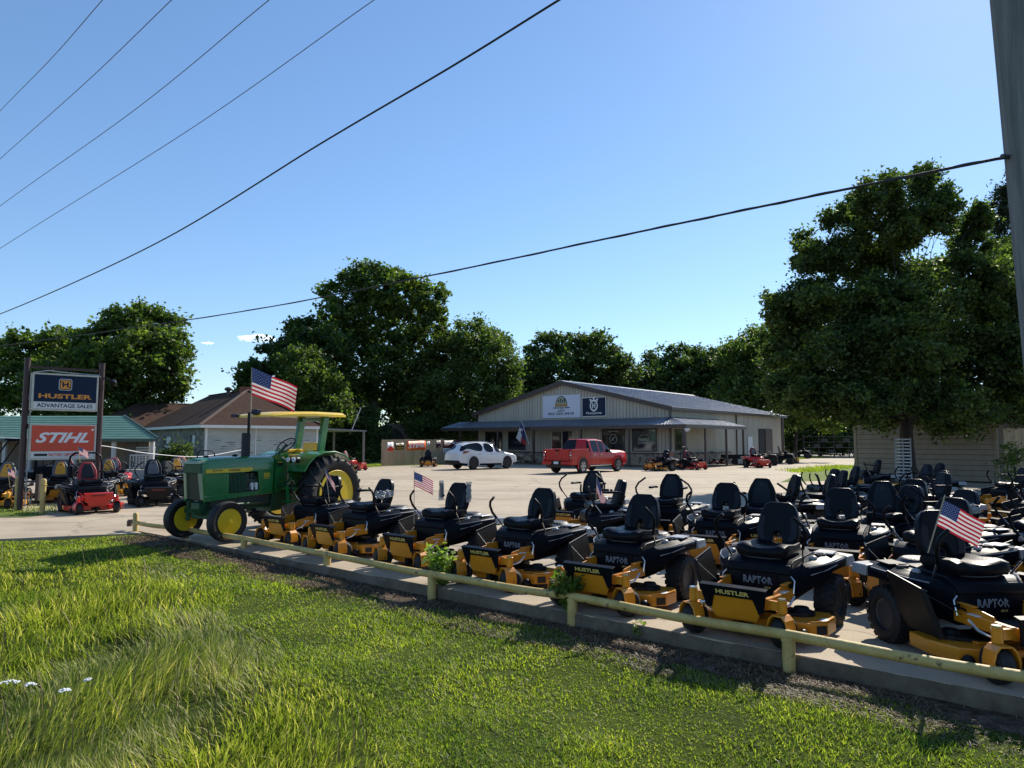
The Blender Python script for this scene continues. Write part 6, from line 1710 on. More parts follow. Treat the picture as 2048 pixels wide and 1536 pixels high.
cable("thick twisted black cable crossing low over the trees and ending at the wooden pole", [(-160,712,34),(0,692,28),(440,630,19),(830,557,13.7),(1250,469.5,10),(1640,389,7.7),(2012,314,PY)], 0.0145, M_cab, twist=1)
cable("steep black cable crossing from the left edge up to the top edge", [(-140,672,26),(0,628,22),(300,493,16),(650,282,11.5),(900,135,9.5),(1118,0,8.2),(1330,-130,7.2)], 0.014, M_cab)
GW = "thin power wires high in the upper left"
for (a, b, lb) in (((0,222),(205,0),"highest of the four thin wires in the upper left corner"), ((0,318),(343,0),"second highest thin wire in the upper left"), ((0,412),(538,0),"third highest thin wire in the upper left"), ((0,497),(748,0),"lowest thin wire in the upper left, nearest the black cable")):
    dx, dy = b[0]-a[0], b[1]-a[1]
    sag = 6 if dx < 500 else 14
    cable(lb, [(a[0]-dx*0.4, a[1]-dy*0.4, 34), (a[0], a[1], 30), ((a[0]+b[0])/2, (a[1]+b[1])/2+sag, 22), (b[0], b[1], 17), (b[0]+dx*0.3, b[1]+dy*0.3, 15)], 0.011, M_wire, cat="wire", group=GW, name="wire")
cable("thin pale wire sagging in front of the old house and porch", [(-30,872,27),(110,883,28),(215,893,30),(300,907,33),(400,913,37),(482,900,43.2)], 0.014, M_letw, cat="wire", name="wire")
cable("hairline brace wire above the carport leaning towards the trees", [(700,868,52),(722,815,54)], 0.03, M_grey, cat="wire", name="wire")
# ---------------------------------------------------------------- cars (local: front = -Y)
M_carw = mat("pearl_white_car_paint", (0.70, 0.71, 0.72), 0.22, coat=0.8, var=0.02, vs=1)
M_carr = mat("red_car_paint", (0.42, 0.004, 0.006), 0.3, coat=0.25, spec=0.3, var=0.03, vs=1)
M_glassc = mat("tinted_car_glass", (0.008, 0.009, 0.012), 0.08, spec=0.25)
M_lens = mat("dark_red_lens", (0.25, 0.01, 0.015), 0.15, coat=0.5)
def ringpts(y, zb, zbelt, zt, ws, wr, flat=0.12):
    h = [(0.0, zb), (ws*0.93, zb), (ws, zb+0.13), (ws*1.005, zb+(zbelt-zb)*0.6), (ws*0.97, zbelt), (wr, zt-0.07), (wr-flat, zt), (0.0, zt+0.01)]
    return [(x, y, z) for x, z in h] + [(-x, y, z) for x, z in h[-2:0:-1]]
def carshell(secs, classify, parts, root):
    """loft; classify(i, j) -> part key; parts: key -> (name, material)"""
    MBs = {k: MB() for k in parts}
    n = len(secs[0])
    for i in range(len(secs)-1):
        for j in range(n):
            k = classify(i, j if j < 8 else n-1-j)
            q = [secs[i][j], secs[i][(j+1) % n], secs[i+1][(j+1) % n], secs[i+1][j]]
            MBs[k].add(q, [(0,1,2,3)])
    first = list(parts)[0]
    MBs[first].add(secs[0], [tuple(range(n-1,-1,-1))]); MBs[first].add(secs[-1], [tuple(range(n))])
    out = {}
    for k, (nm, m) in parts.items():
        if MBs[k].f: out[k] = MBs[k].build(nm, m, root if k == first else out[first], smooth=38)
    return out
def alloy(root, x, y, r, w, rim_m, spokes=6, lugs=0):
    sg = 1 if x > 0 else -1
    mb = tyre_mb(r, w, r*0.66, tread=False, n=30); mb.v = [(vx+x, vy+y, vz+r) for vx, vy, vz in mb.v]
    t = mb.build("wheel", M_tyre, root, smooth=40)
    mb = MB(); c = (x, y, r)
    mb.lathe([(sg*w*0.36, r*0.67), (sg*w*0.42, r*0.655), (sg*w*0.36, r*0.60), (sg*w*0.1, r*0.58)], 28, 'x', c)
    for k in range(spokes):
        for d_ in (-0.13, 0.13):
            a = 2*math.pi*k/spokes + d_; a2 = 2*math.pi*k/spokes + d_*1.5
            mb.bar(Vector(c)+Vector((sg*w*0.34, 0.10*r*math.cos(a), 0.10*r*math.sin(a))), Vector(c)+Vector((sg*w*0.36, 0.61*r*math.cos(a2), 0.61*r*math.sin(a2))), 0.022, 0.035)
    mb.lathe([(sg*w*0.2, r*0.16), (sg*w*0.4, r*0.14), (sg*w*0.41, 0.0001)], 12, 'x', c)
    mb.build("rim", rim_m, t, smooth=35)
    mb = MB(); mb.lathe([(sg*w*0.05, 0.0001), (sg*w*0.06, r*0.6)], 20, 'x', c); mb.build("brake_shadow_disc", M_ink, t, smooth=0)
def archmb(x, y, zc, r, t=0.012, w=0.07):
    mb = MB(); sg = 1 if x > 0 else -1; pts = []; n = 16
    for i in range(n+1):
        a = math.pi*(-0.12 + 1.24*i/n); pts.append((y+(r+w)*math.cos(a), zc+(r+w)*math.sin(a)))
    inn = [(y+r*math.cos(math.pi*(-0.12+1.24*i/n)), zc+r*math.sin(math.pi*(-0.12+1.24*i/n))) for i in range(n+1)]
    mb.prism(pts + inn[::-1], x-sg*0.03, x+sg*t, 'yz'); return mb
def wellmb(x, y, zc, r):
    mb = MB(); sg = 1 if x > 0 else -1
    mb.prism([(y+r*math.cos(math.pi*(-0.14+1.28*i/18)), zc+r*math.sin(math.pi*(-0.14+1.28*i/18))) for i in range(19)], x-sg*0.10, x+sg*0.004, 'yz'); return mb
# white crossover
suv = empty("parked_car", "white crossover car parked nose-in left of the red pickup", "car", (0,0,0), 0)
S = [(-2.44,0.42,0.70,0.74,0.72,0.62),(-2.36,0.30,0.82,0.86,0.84,0.72),(-2.1,0.25,0.90,0.95,0.92,0.78),(-1.7,0.24,0.96,1.03,0.95,0.80),(-1.3,0.24,0.99,1.09,0.955,0.78),
     (-0.85,0.24,1.01,1.32,0.96,0.70),(-0.42,0.24,1.02,1.51,0.96,0.65),(-0.34,0.24,1.02,1.54,0.96,0.64),(0.1,0.24,1.04,1.66,0.96,0.62),(0.48,0.24,1.06,1.69,0.96,0.62),(0.56,0.24,1.06,1.69,0.96,0.62),(1.1,0.24,1.10,1.67,0.95,0.60),(1.5,0.24,1.18,1.62,0.93,0.58),(1.75,0.24,1.24,1.57,0.90,0.56),
     (1.98,0.25,1.24,1.50,0.88,0.55),(2.02,0.26,1.20,1.47,0.87,0.56),(2.32,0.28,1.08,1.17,0.88,0.68),(2.42,0.30,1.00,1.06,0.87,0.72),(2.46,0.34,0.84,0.88,0.86,0.76),(2.46,0.42,0.66,0.70,0.84,0.76)]
secs = [ringpts(*s) for s in S]
def cls(i, j):
    if j in (0,): return 'low'
    if j in (1,): return 'low'
    if j == 4 and 4 <= i <= 5: return 'win'
    if j == 4 and 7 <= i <= 8: return 'win'
    if j == 4 and 10 <= i <= 14: return 'win'
    if j in (5, 6) and 4 <= i <= 5: return 'wsc'
    if j in (4, 5, 6) and i == 15: return 'rwn'
    return 'body'
suvp = carshell(secs, cls, {'body': ("body", M_carw), 'low': ("lower_cladding", M_black), 'win': ("side_window", M_glassc), 'wsc': ("windscreen", M_glassc), 'rwn': ("rear_window", M_glassc)}, suv)
for _p in suvp.values():
    _s = _p.modifiers.new("smooth", 'SUBSURF'); _s.levels = 2; _s.render_levels = 2
    _p.data.polygons.foreach_set("use_smooth", [True]*len(_p.data.polygons)); _p.data.set_sharp_from_angle(angle=3.14)
for x_, y_ in ((0.955,-1.42),(0.955,1.41),(-0.955,-1.42),(-0.955,1.41)):
    wellmb(x_, y_, 0.40, 0.42).build("wheel_well", M_ink, suv, smooth=0); archmb(x_, y_, 0.40, 0.42, w=0.06).build("arch_trim", M_carw, suv, smooth=0)
    alloy(suv, x_-0.10*(1 if x_>0 else -1), y_, 0.375, 0.24, M_rim, 5)
for sg in (1,-1):
    mb = MB(); mb.hexa([(sg*0.60,2.36,0.96),(sg*0.90,2.22,0.96),(sg*0.95,1.80,1.06),(sg*0.70,2.30,1.02)][::sg],[(sg*0.62,2.33,1.05),(sg*0.90,2.14,1.10),(sg*0.945,1.78,1.10),(sg*0.70,2.25,1.12)][::sg]); mb.build("tail_light", M_lens, suv, smooth=0)
    mb = MB(); mb.box(sg*0.97-0.06, sg*0.97+0.12, -0.86,-0.74,1.02,1.16); mb.build("door_mirror", M_carw, suv, smooth=0, bevel=0.03, seg=2)
    for y_ in (-0.1, 0.85):
        mb = MB(); mb.box(min(sg*0.958,sg*0.985), max(sg*0.958,sg*0.985), y_, y_+0.16, 0.90, 0.93); mb.build("door_handle", M_chrome, suv, smooth=0)
    mb = MB(); mb.tube([(sg*0.69,-0.5,1.53),(sg*0.675,0.1,1.64),(sg*0.665,0.6,1.665),(sg*0.655,1.2,1.65),(sg*0.655,1.7,1.6)],0.018,6); mb.build("roof_rail", M_chrome, suv, smooth=40)
mb = MB(); mb.box(-0.16,0.16,2.462,2.472,0.78,0.90); mb.build("number_plate", M_label, suv, smooth=0)
mb = MB(); mb.box(-0.8,0.8,2.40,2.485,0.34,0.56); mb.build("rear_bumper", M_black, suv, smooth=0, bevel=0.03, seg=2)
rz_ = face(0.77, 0.64); suv.rotation_euler = (0,0,rz_)
R_ = Matrix.Rotation(rz_, 4, 'Z'); tgt = gz(945, 939.5, 0); off = R_ @ Vector((0.85, 1.41, 0))
# the wheel seen beside the tail is the right rear one (local -X)
suv.scale = (1.05,1.03,1.13); off = R_ @ Vector((-0.89, 1.48, 0)); suv.location = (tgt.x-off.x, tgt.y-off.y, 0)
# red pickup
pk = empty("parked_pickup", "bright red crew cab pickup parked nose-in at the store porch", "pickup truck", (0,0,0), 0)
S = [(-2.95,0.50,1.02,1.14,0.90,0.80),(-2.86,0.42,1.08,1.22,0.97,0.87),(-2.3,0.40,1.12,1.28,1.0,0.88),(-1.5,0.40,1.15,1.31,1.0,0.88),(-1.25,0.40,1.16,1.33,1.0,0.86),
     (-0.72,0.40,1.16,1.70,1.0,0.80),(-0.50,0.40,1.17,1.86,1.0,0.77),(-0.42,0.40,1.17,1.88,1.0,0.76),(0.10,0.40,1.18,1.94,1.0,0.75),(0.18,0.40,1.18,1.94,1.0,0.75),(0.85,0.40,1.20,1.93,1.0,0.75),(1.02,0.40,1.20,1.90,1.0,0.76),(1.20,0.40,1.20,1.34,0.99,0.90),(1.22,0.40,1.16,1.18,0.99,0.9)]
secs = [ringpts(*s) for s in S]
def cls(i, j):
    if j == 4 and (i in (5,) or i == 7 or i == 9): return 'win'
    if j == 4 and i == 4: return 'win'
    if j in (5,6) and 4 <= i <= 5: return 'wsc'
    if j in (4,5,6) and i == 11: return 'rwn'
    if j == 0: return 'low'
    return 'body'
pkp = carshell(secs, cls, {'body': ("cab", M_carr), 'low': ("underside", M_black), 'win': ("side_window", M_glassc), 'wsc': ("windscreen", M_glassc), 'rwn': ("rear_window", M_glassc)}, pk)
mb = MB()
for sg in (1,-1):
    mb.prism([(1.23,0.46),(2.93,0.50),(2.93,1.36),(1.23,1.38)], sg*0.86, sg*1.0, 'yz')
mb.box(-0.86,0.86,1.23,2.9,0.72,0.78); mb.box(-0.86,0.86,1.23,1.28,0.78,1.33)
mb.build("cargo_bed", M_carr, pk, smooth=0, bevel=0.02, seg=2)
mb = MB(); mb.box(-0.80,0.80,2.88,2.955,0.72,1.36); tg = mb.build("tailgate", M_carr, pk, smooth=0, bevel=0.015, seg=2)
mb = MB(); mb.prism([(-0.17,1.35),(-0.12,1.24),(0.12,1.24),(0.17,1.35)],2.956,2.968,'xz'); mb.build("tailgate_handle", M_black, tg, smooth=0)
mb = MB(); mb.lathe([(2.957,0.085),(2.966,0.08),(2.967,0.0001)],16,'y',(0,0,1.07)); mb.build("tailgate_badge", M_lens, tg, smooth=0)
for sg in (1,-1):
    mb = MB(); mb.box(sg*0.91-0.08,sg*0.91+0.08,2.88,2.962,0.86,1.24); lt = mb.build("tail_light", M_lens, pk, smooth=0, bevel=0.01)
    mb = MB(); mb.box(sg*0.91-0.06,sg*0.91+0.02,2.963,2.970,1.19,1.215); mb.box(sg*0.91-0.05,sg*0.91+0.03,2.963,2.970,1.0,1.08); mb.box(sg*0.91-0.06,sg*0.91+0.02,2.963,2.970,0.88,0.90); mb.build("lens_strip", M_label, lt, smooth=0)
    mb = MB(); mb.box(sg*1.02-0.03,sg*1.02+0.15,-0.86,-0.70,1.16,1.36); mb.build("door_mirror", M_black, pk, smooth=0, bevel=0.03, seg=2)
    for y_ in (0.0, 0.72):
        mb = MB(); mb.box(min(sg*1.0,sg*1.03), max(sg*1.0,sg*1.03), y_-0.1, y_+0.08, 1.03, 1.06); mb.build("door_handle", M_chrome, pk, smooth=0)
    mb = MB(); mb.box(sg*0.97-0.05, sg*0.97+0.05, -1.1, 1.15, 0.40, 0.44); mb.build("side_step", M_chrome, pk, smooth=0)
    mb = MB(); mb.box(min(sg*1.0,sg*1.004), max(sg*1.0,sg*1.004), 0.14, 0.155, 0.55, 1.16); mb.box(min(sg*1.0,sg*1.004), max(sg*1.0,sg*1.004), 1.05, 1.065, 0.55, 1.16); mb.build("door_gap", M_ink, pk, smooth=0)
mb = MB(); mb.box(-0.98,-0.32,2.86,3.08,0.50,0.70); mb.box(0.32,0.98,2.86,3.08,0.50,0.70); bp = mb.build("rear_bumper", M_carr, pk, smooth=0, bevel=0.03, seg=2)
mb = MB(); mb.box(-0.33,0.33,2.86,3.06,0.52,0.70); mb.build("bumper_step", M_black, bp, smooth=0)
mb = MB(); mb.box(-0.16,0.16,3.062,3.07,0.54,0.68); mb.build("number_plate", M_label, bp, smooth=0)
mb = MB(); mb.box(-0.9,0.9,-2.7,2.8,0.34,0.5); mb.build("chassis", M_ink, pk, smooth=0)
for x_, y_ in ((1.0,-1.85),(1.0,1.85),(-1.0,-1.85),(-1.0,1.85)):
    wellmb(x_, y_, 0.46, 0.47).build("wheel_well", M_ink, pk, smooth=0); archmb(x_, y_, 0.46, 0.47, t=0.03, w=0.08).build("arch_flare", M_carr, pk, smooth=0)
    alloy(pk, x_-0.10*(1 if x_>0 else -1), y_, 0.41, 0.27, mat("silver_alloy",(0.45,0.45,0.46),0.3,metal=0.7), 6)
rz_ = face(0.643, 0.766); pk.rotation_euler = (0,0,rz_)
R_ = Matrix.Rotation(rz_, 4, 'Z'); tgt = gz(1163, 947, 0); pk.scale = (1.06,1.06,1.06); off = R_ @ Vector((-0.93, 1.96, 0)); pk.location = (tgt.x-off.x, tgt.y-off.y, 0)

# black side-by-side utility vehicle at the left edge
uv = empty("utility_vehicle", "black roofed side-by-side utility vehicle behind the sign frame at the left edge", "utility vehicle", (-17.0, 24.9, 0), face(-0.93,-0.35))
mb = MB(); mb.prism([(-1.5,0.45),(-1.45,0.95),(-0.75,1.15),(-0.6,0.6),(0.5,0.6),(0.55,1.05),(1.6,1.05),(1.6,0.5)], -0.72, 0.72, 'yz'); mb.build("body", M_pod, uv, smooth=0, bevel=0.04, seg=2)
mb = MB()
for sg in (1,-1):
    mb.tube([(sg*0.68,-0.85,1.05),(sg*0.62,-0.35,1.92),(sg*0.62,0.6,1.95),(sg*0.68,0.75,1.0)],0.03,8); mb.tube([(sg*0.66,0.1,1.95),(sg*0.68,0.15,1.0)],0.025,8)
mb.build("roll_cage", M_black, uv, smooth=40)
mb = MB(); mb.box(-0.70,0.70,-0.45,0.72,1.94,2.0); mb.build("roof", M_pod, uv, smooth=0, bevel=0.03, seg=2)
mb = MB(); mb.box(-0.55,0.55,0.0,0.45,0.62,0.85); mb.box(-0.55,0.55,0.4,0.52,0.8,1.35); mb.build("bench_seat", M_vinyl, uv, smooth=0, bevel=0.03, seg=2)
for x_, y_ in ((0.66,-1.1),(0.66,1.1),(-0.66,-1.1),(-0.66,1.1)):
    mb = tyre_mb(0.33,0.25,0.17,n=24,lugs=16); mb.v=[(vx+x_,vy+y_,vz+0.33) for vx,vy,vz in mb.v]; t_=mb.build("wheel", M_tyre, uv, smooth=35)
    mb = rim_mb(0.17,0.25); mb.v=[(vx*(1 if x_>0 else -1)+x_,vy+y_,vz+0.33) for vx,vy,vz in mb.v]; mb.build("rim", M_rim, t_, smooth=35)

# ---------------------------------------------------------------- motorcycle in the porch shade (local: front = -Y)
mc = empty("motorcycle", "dark red touring motorcycle parked in the shade of the porch", "motorcycle", (10.6, 49.7, 0.0), face(0.75,-0.66))
for y_ in (-0.78, 0.78):
    mb = tyre_mb(0.33, 0.13, 0.21, tread=False, n=26); mb.v=[(vx,vy+y_,vz+0.33) for vx,vy,vz in mb.v]; t_=mb.build("wheel", M_tyre, mc, smooth=40)
    mb = MB(); mb.lathe([(-0.05,0.215),(0.0,0.2),(0.05,0.215)],24,'x',(0,y_,0.33))
    for k in range(8):
        a = math.pi*k/4; mb.bar((0,y_,0.33),(0,y_+0.2*math.cos(a),0.33+0.2*math.sin(a)),0.012,0.02)
    mb.build("rim", M_chrome, t_, smooth=40)
mb = MB(); mb.ball((0,-0.12,0.86),0.2,14,10,sx=0.8,sy=1.5,sz=0.75); mb.build("fuel_tank", M_dred, mc, smooth=60)
mb = MB(); mb.ball((0,0.38,0.80),0.2,14,8,sx=0.85,sy=1.7,sz=0.42); mb.build("saddle", M_vinyl, mc, smooth=60)
mb = MB(); mb.box(-0.17,0.17,-0.3,0.25,0.30,0.66); mb.lathe([(-0.2,0.14),(0.2,0.14)],14,'x',(0,0.0,0.42)); mb.build("engine", M_engine, mc, smooth=30, bevel=0.02)
mb = MB(); mb.prism([(0.45,0.45),(0.45,0.75),(1.05,0.75),(1.1,0.5)],-0.36,-0.18,'yz'); mb.prism([(0.45,0.45),(0.45,0.75),(1.05,0.75),(1.1,0.5)],0.18,0.36,'yz'); mb.build("saddlebags", M_dred, mc, smooth=0, bevel=0.03, seg=2)
mb = MB(); mb.prism([(-0.95,0.62),(-0.78,0.72),(-0.55,0.66),(-0.5,0.6),(-0.75,0.67)],-0.08,0.08,'yz'); mb.box(-0.3,0.3,-0.62,-0.5,0.9,1.2); mb.build("fairing", M_dred, mc, smooth=0, bevel=0.03, seg=2)
mb = MB(); mb.tube([(-0.09,-0.78,0.33),(-0.09,-0.52,0.95)],0.025,8); mb.tube([(0.09,-0.78,0.33),(0.09,-0.52,0.95)],0.025,8); mb.tube([(-0.42,-0.2,1.12),(-0.2,-0.42,1.14),(0.2,-0.42,1.14),(0.42,-0.2,1.12)],0.016,8)
mb.tube([(-0.3,-0.4,1.1),(-0.38,-0.42,1.35)],0.01,6); mb.tube([(0.3,-0.4,1.1),(0.38,-0.42,1.35)],0.01,6); mb.ball((0.39,-0.42,1.37),0.05,8,6,sy=0.3); mb.ball((-0.39,-0.42,1.37),0.05,8,6,sy=0.3)
mb.build("fork_and_bars", M_chrome, mc, smooth=50)

# ---------------------------------------------------------------- push mowers and small engines under the side porch
def push_mower():
    r = empty("push_mower", "x", "push mower")
    mb = MB(); secs=[]
    for z_, k in ((0.10,1.0),(0.22,0.98),(0.26,0.86)):
        secs.append([(0.28*k*math.cos(2*math.pi*i/14), 0.34*k*math.sin(2*math.pi*i/14), z_) for i in range(14)])
    mb.loft(secs); mb.build("deck", M_dred, r, smooth=30)
    mb = MB(); mb.box(-0.13,0.13,-0.15,0.13,0.26,0.40); mb.lathe([(0.40,0.12),(0.46,0.11),(0.48,0.0001)],14,'z',(0,0,0)); mb.build("engine", M_black, r, smooth=30)
    mb = MB()
    for sg in (1,-1): mb.tube([(sg*0.22,0.3,0.24),(sg*0.22,0.75,0.75),(sg*0.2,0.95,1.0)],0.014,6)
    mb.tube([(-0.2,0.95,1.0),(0.2,0.95,1.0)],0.02,6); mb.bar((-0.2,0.86,0.9),(0.2,0.86,0.9),0.05,0.12); mb.build("handle", M_black, r, smooth=30)
    for x_, y_ in ((0.27,-0.27),(-0.27,-0.27),(0.27,0.28),(-0.27,0.28)):
        mb = MB(); mb.lathe([(-0.03,0.10),(0.03,0.10)],16,'x',(x_,y_,0.10)); mb.build("wheel", M_tyre, r, smooth=30)
    return r
pm = push_mower(); PT = tree_of(pm)
GP_ = "small push machines lined up under the side porch"
sp_ = [(1388, 921, 0.6, "push mower just right of the corner porch post, handle towards the wall"), (1402, 920, 0.3, "push mower left of the middle porch post, second in the row"), (1428, 920, 0.8, "push mower between the two middle side posts"), (1444, 920, 0.2, "push mower with tall handle left of the third side post")]
for i, (px_, py_, r_, lb) in enumerate(sp_):
    q = bside(px_, py_, BW+1.2); q.z = 0.10; wq = BI @ q; rz_ = BRZ + math.pi/2 + r_ - 0.4
    if i == 0: pm.location = wq; pm.rotation_euler = (0,0,rz_); pm["label"] = lb; pm["group"] = GP_
    else: dup(pm, PT, wq, rz_, lb, GP_)
# low dark trailer and quad bikes beyond
def quad(name, label, loc, rz, col, cat="quad bike", group=None):
    r = empty(name, label, cat, loc, rz, group)
    for x_, y_ in ((0.45,-0.62),(-0.45,-0.62),(0.45,0.62),(-0.45,0.62)):
        mb = tyre_mb(0.29,0.22,0.15,n=20,lugs=12); mb.v=[(vx+x_,vy+y_,vz+0.29) for vx,vy,vz in mb.v]; mb.build("wheel", M_tyre, r, smooth=35)
    mb = MB(); mb.prism([(-0.9,0.6),(-0.75,0.85),(-0.3,0.9),(-0.1,0.75),(0.5,0.8),(0.9,0.8),(0.85,0.6),(0.3,0.45),(-0.4,0.45)],-0.42,0.42,'yz'); mb.build("body", col, r, smooth=0, bevel=0.04, seg=2)
    mb = MB(); mb.ball((0,0.25,0.86),0.2,12,8,sx=0.8,sy=1.7,sz=0.4); mb.build("saddle", M_vinyl, r, smooth=50)
    mb = MB(); mb.tube([(-0.38,-0.12,1.12),(-0.15,-0.35,1.05),(0.15,-0.35,1.05),(0.38,-0.12,1.12)],0.018,6); mb.tube([(-0.35,-0.9,0.92),(0.35,-0.9,0.92),(0.35,-0.45,0.95),(-0.35,-0.45,0.95)],0.012,6,closed=True); mb.build("handlebar_and_rack", M_rim, r, smooth=40)
    return r
GQ = "machines parked beyond the end of the store"
quad("quad_bike", "dark quad bike farthest back beyond the yellowish mower", (32.5, 80, 0), 0.9, M_pod, group=GQ)
quad("quad_bike", "dark quad bike close behind the red mower at the side porch", (20.3, 57, 0), 1.2, M_black, group=GQ)
quad("quad_bike", "dark utility quad beside the second quad, near the dark doorway", (23.0, 60.5, 0), 1.0, M_pod, group=GQ)
e = empty("flatbed_trailer", "low black trailer parked just past the last side porch post", "trailer", (18.8, 58.2, 0), BRZ+0.25)
mb = MB(); mb.box(-1.6,1.6,-0.8,0.8,0.5,0.58); mb.box(-1.6,1.6,-0.8,-0.76,0.58,0.85); mb.build("bed", M_black, e, smooth=0)
for x_ in (-0.5,0.5):
    mb = MB(); mb.lathe([(-0.09,0.26),(0.09,0.26)],18,'y',(x_,-0.88,0.28)); mb.build("wheel", M_tyre, e, smooth=30)
mb = MB(); mb.bar((1.6,0,0.5),(2.6,0,0.5),0.1,0.08); mb.build("drawbar", M_black, e, smooth=0)
# white lattice ramp leaning against the oak, and small clutter
q = gz(1803, 985, 0.0)
e = empty("lattice_ramp", "upright pale grey lattice ramp leaning on the oak trunk", "ramp", (16.05, 29.3, 0), math.radians(-35))
mb = MB()
for x_ in (-0.28, 0.0, 0.28): mb.bar((x_,0,0.0),(x_,0.18,2.05),0.05,0.05)
mb.build("ramp_rails", M_grey, e, smooth=0)
mb = MB()
for k in range(15): mb.bar((-0.28,0.01+0.012*k,0.10+k*0.135),(0.28,0.01+0.012*k,0.10+k*0.135),0.02,0.05)
mb.build("rungs", mat("pale_aluminium",(0.45,0.47,0.52),0.4,metal=0.3), e, smooth=0)
# stone heap and planting by the store front
e = empty("rock_pile", "heap of stones and dry brush in front of the stone base, behind the white car", "rock pile", BI @ Vector((6.3, -1.4, 0.1)), BRZ)
rr = random.Random(5); mb = MB()
for i in range(60):
    c = (rr.gauss(0, 1.1), rr.gauss(0, 0.35), 0); r_ = rr.uniform(0.1, 0.26); z_ = max(0, 0.55-abs(c[0])*0.3)*rr.random()
    mb.ball((c[0], c[1], z_+r_*0.5), r_, 6, 4, sx=rr.uniform(.7,1.4), sy=rr.uniform(.7,1.2), sz=rr.uniform(.5,1))
mb.build("stones", M_stone, e, smooth=0)["kind"] = "stuff"
# ---------------------------------------------------------------- trees: tapered trunk, limbs, and crowns of many small leaves
L_oak = leafmat("oak_leaves", (0.030, 0.056, 0.022), (0.115, 0.165, 0.055), 0.46)
L_dark = leafmat("dark_leaves", (0.028, 0.054, 0.020), (0.105, 0.155, 0.048), 0.46)
L_mid = leafmat("mid_green_leaves", (0.040, 0.072, 0.022), (0.135, 0.190, 0.055), 0.48)
L_light = leafmat("light_green_leaves", (0.055, 0.095, 0.018), (0.13, 0.19, 0.035), 0.45)
L_pine = leafmat("pine_needles", (0.012, 0.028, 0.014), (0.032, 0.058, 0.022), 0.15)
L_weed = leafmat("bright_weed_leaves", (0.13, 0.20, 0.05), (0.32, 0.42, 0.13), 0.5)
M_bark = mat("grey_brown_bark", (0.035, 0.028, 0.022), 0.95, var=0.4, vs=6, bump=1.0, bs=12, stretch=(1,1,0.3))
M_barkp = mat("pale_cottonwood_bark", (0.14, 0.125, 0.105), 0.95, var=0.3, vs=5, bump=1.0, bs=10, stretch=(1,1,0.3))

def leaf_arrays(C, size, g, up=0.35, asp=0.62):
    """one folded leaf quad per centre"""
    n = len(C)
    d = g.normal(size=(n, 3)); d[:, 2] = d[:, 2]*0.7 - 0.15
    d /= np.linalg.norm(d, axis=1, keepdims=True)
    nn = g.normal(size=(n, 3)); nn[:, 2] = np.abs(nn[:, 2]) + up
    s = np.cross(d, nn); s /= np.linalg.norm(s, axis=1, keepdims=True) + 1e-9
    L = size * g.uniform(0.6, 1.35, (n, 1)); W = L*asp*0.5
    nrm = np.cross(s, d)
    a = C - d*L*0.5; b = C + s*W + nrm*L*0.08; c = C + d*L*0.5; e = C - s*W + nrm*L*0.08
    V = np.stack([a, b, c, e], 1).reshape(-1, 3)
    F = np.arange(4*n, dtype=np.int32).reshape(-1, 4)
    return V, F

def crown_points(blobs, n, g, clump=0.22, shell=0.5, floor=None):
    w = np.array([b[3]*b[4]+b[3]*b[5]+b[4]*b[5] for b in blobs]); w = w/w.sum()
    out = []
    for b, f in zip(blobs, w):
        c = np.array(b[:3]); r = np.array(b[3:6]); k = max(8, int(n*f))
        ncl = max(6, int(22*(r.mean()/ (clump*r.mean()+0.25))**1.05))
        d = g.normal(size=(ncl, 3)); d /= np.linalg.norm(d, axis=1, keepdims=True)
        rad = shell + (1.06-shell)*g.uniform(0, 1, (ncl, 1))**0.6
        cc = c + d*rad*r
        cr = (r.mean()*clump*g.uniform(0.55, 1.35, (ncl, 1)) + 0.12)
        idx = g.integers(0, ncl, k)
        p = g.normal(size=(k, 3)); p /= np.linalg.norm(p, axis=1, keepdims=True); p *= g.uniform(0.15, 1, (k, 1))**0.6
        p[:, 2] *= 0.72
        q = cc[idx] + p*cr[idx]*1.15
        # a few straggling sprays at the edge
        m = g.uniform(size=k) < 0.13
        q[m] += d[idx][m]*cr[idx][m]*g.uniform(0.5, 1.3, (m.sum(), 1))
        out.append(q)
    P = np.concatenate(out)
    if floor is not None: P = P[P[:, 2] > floor]
    return P

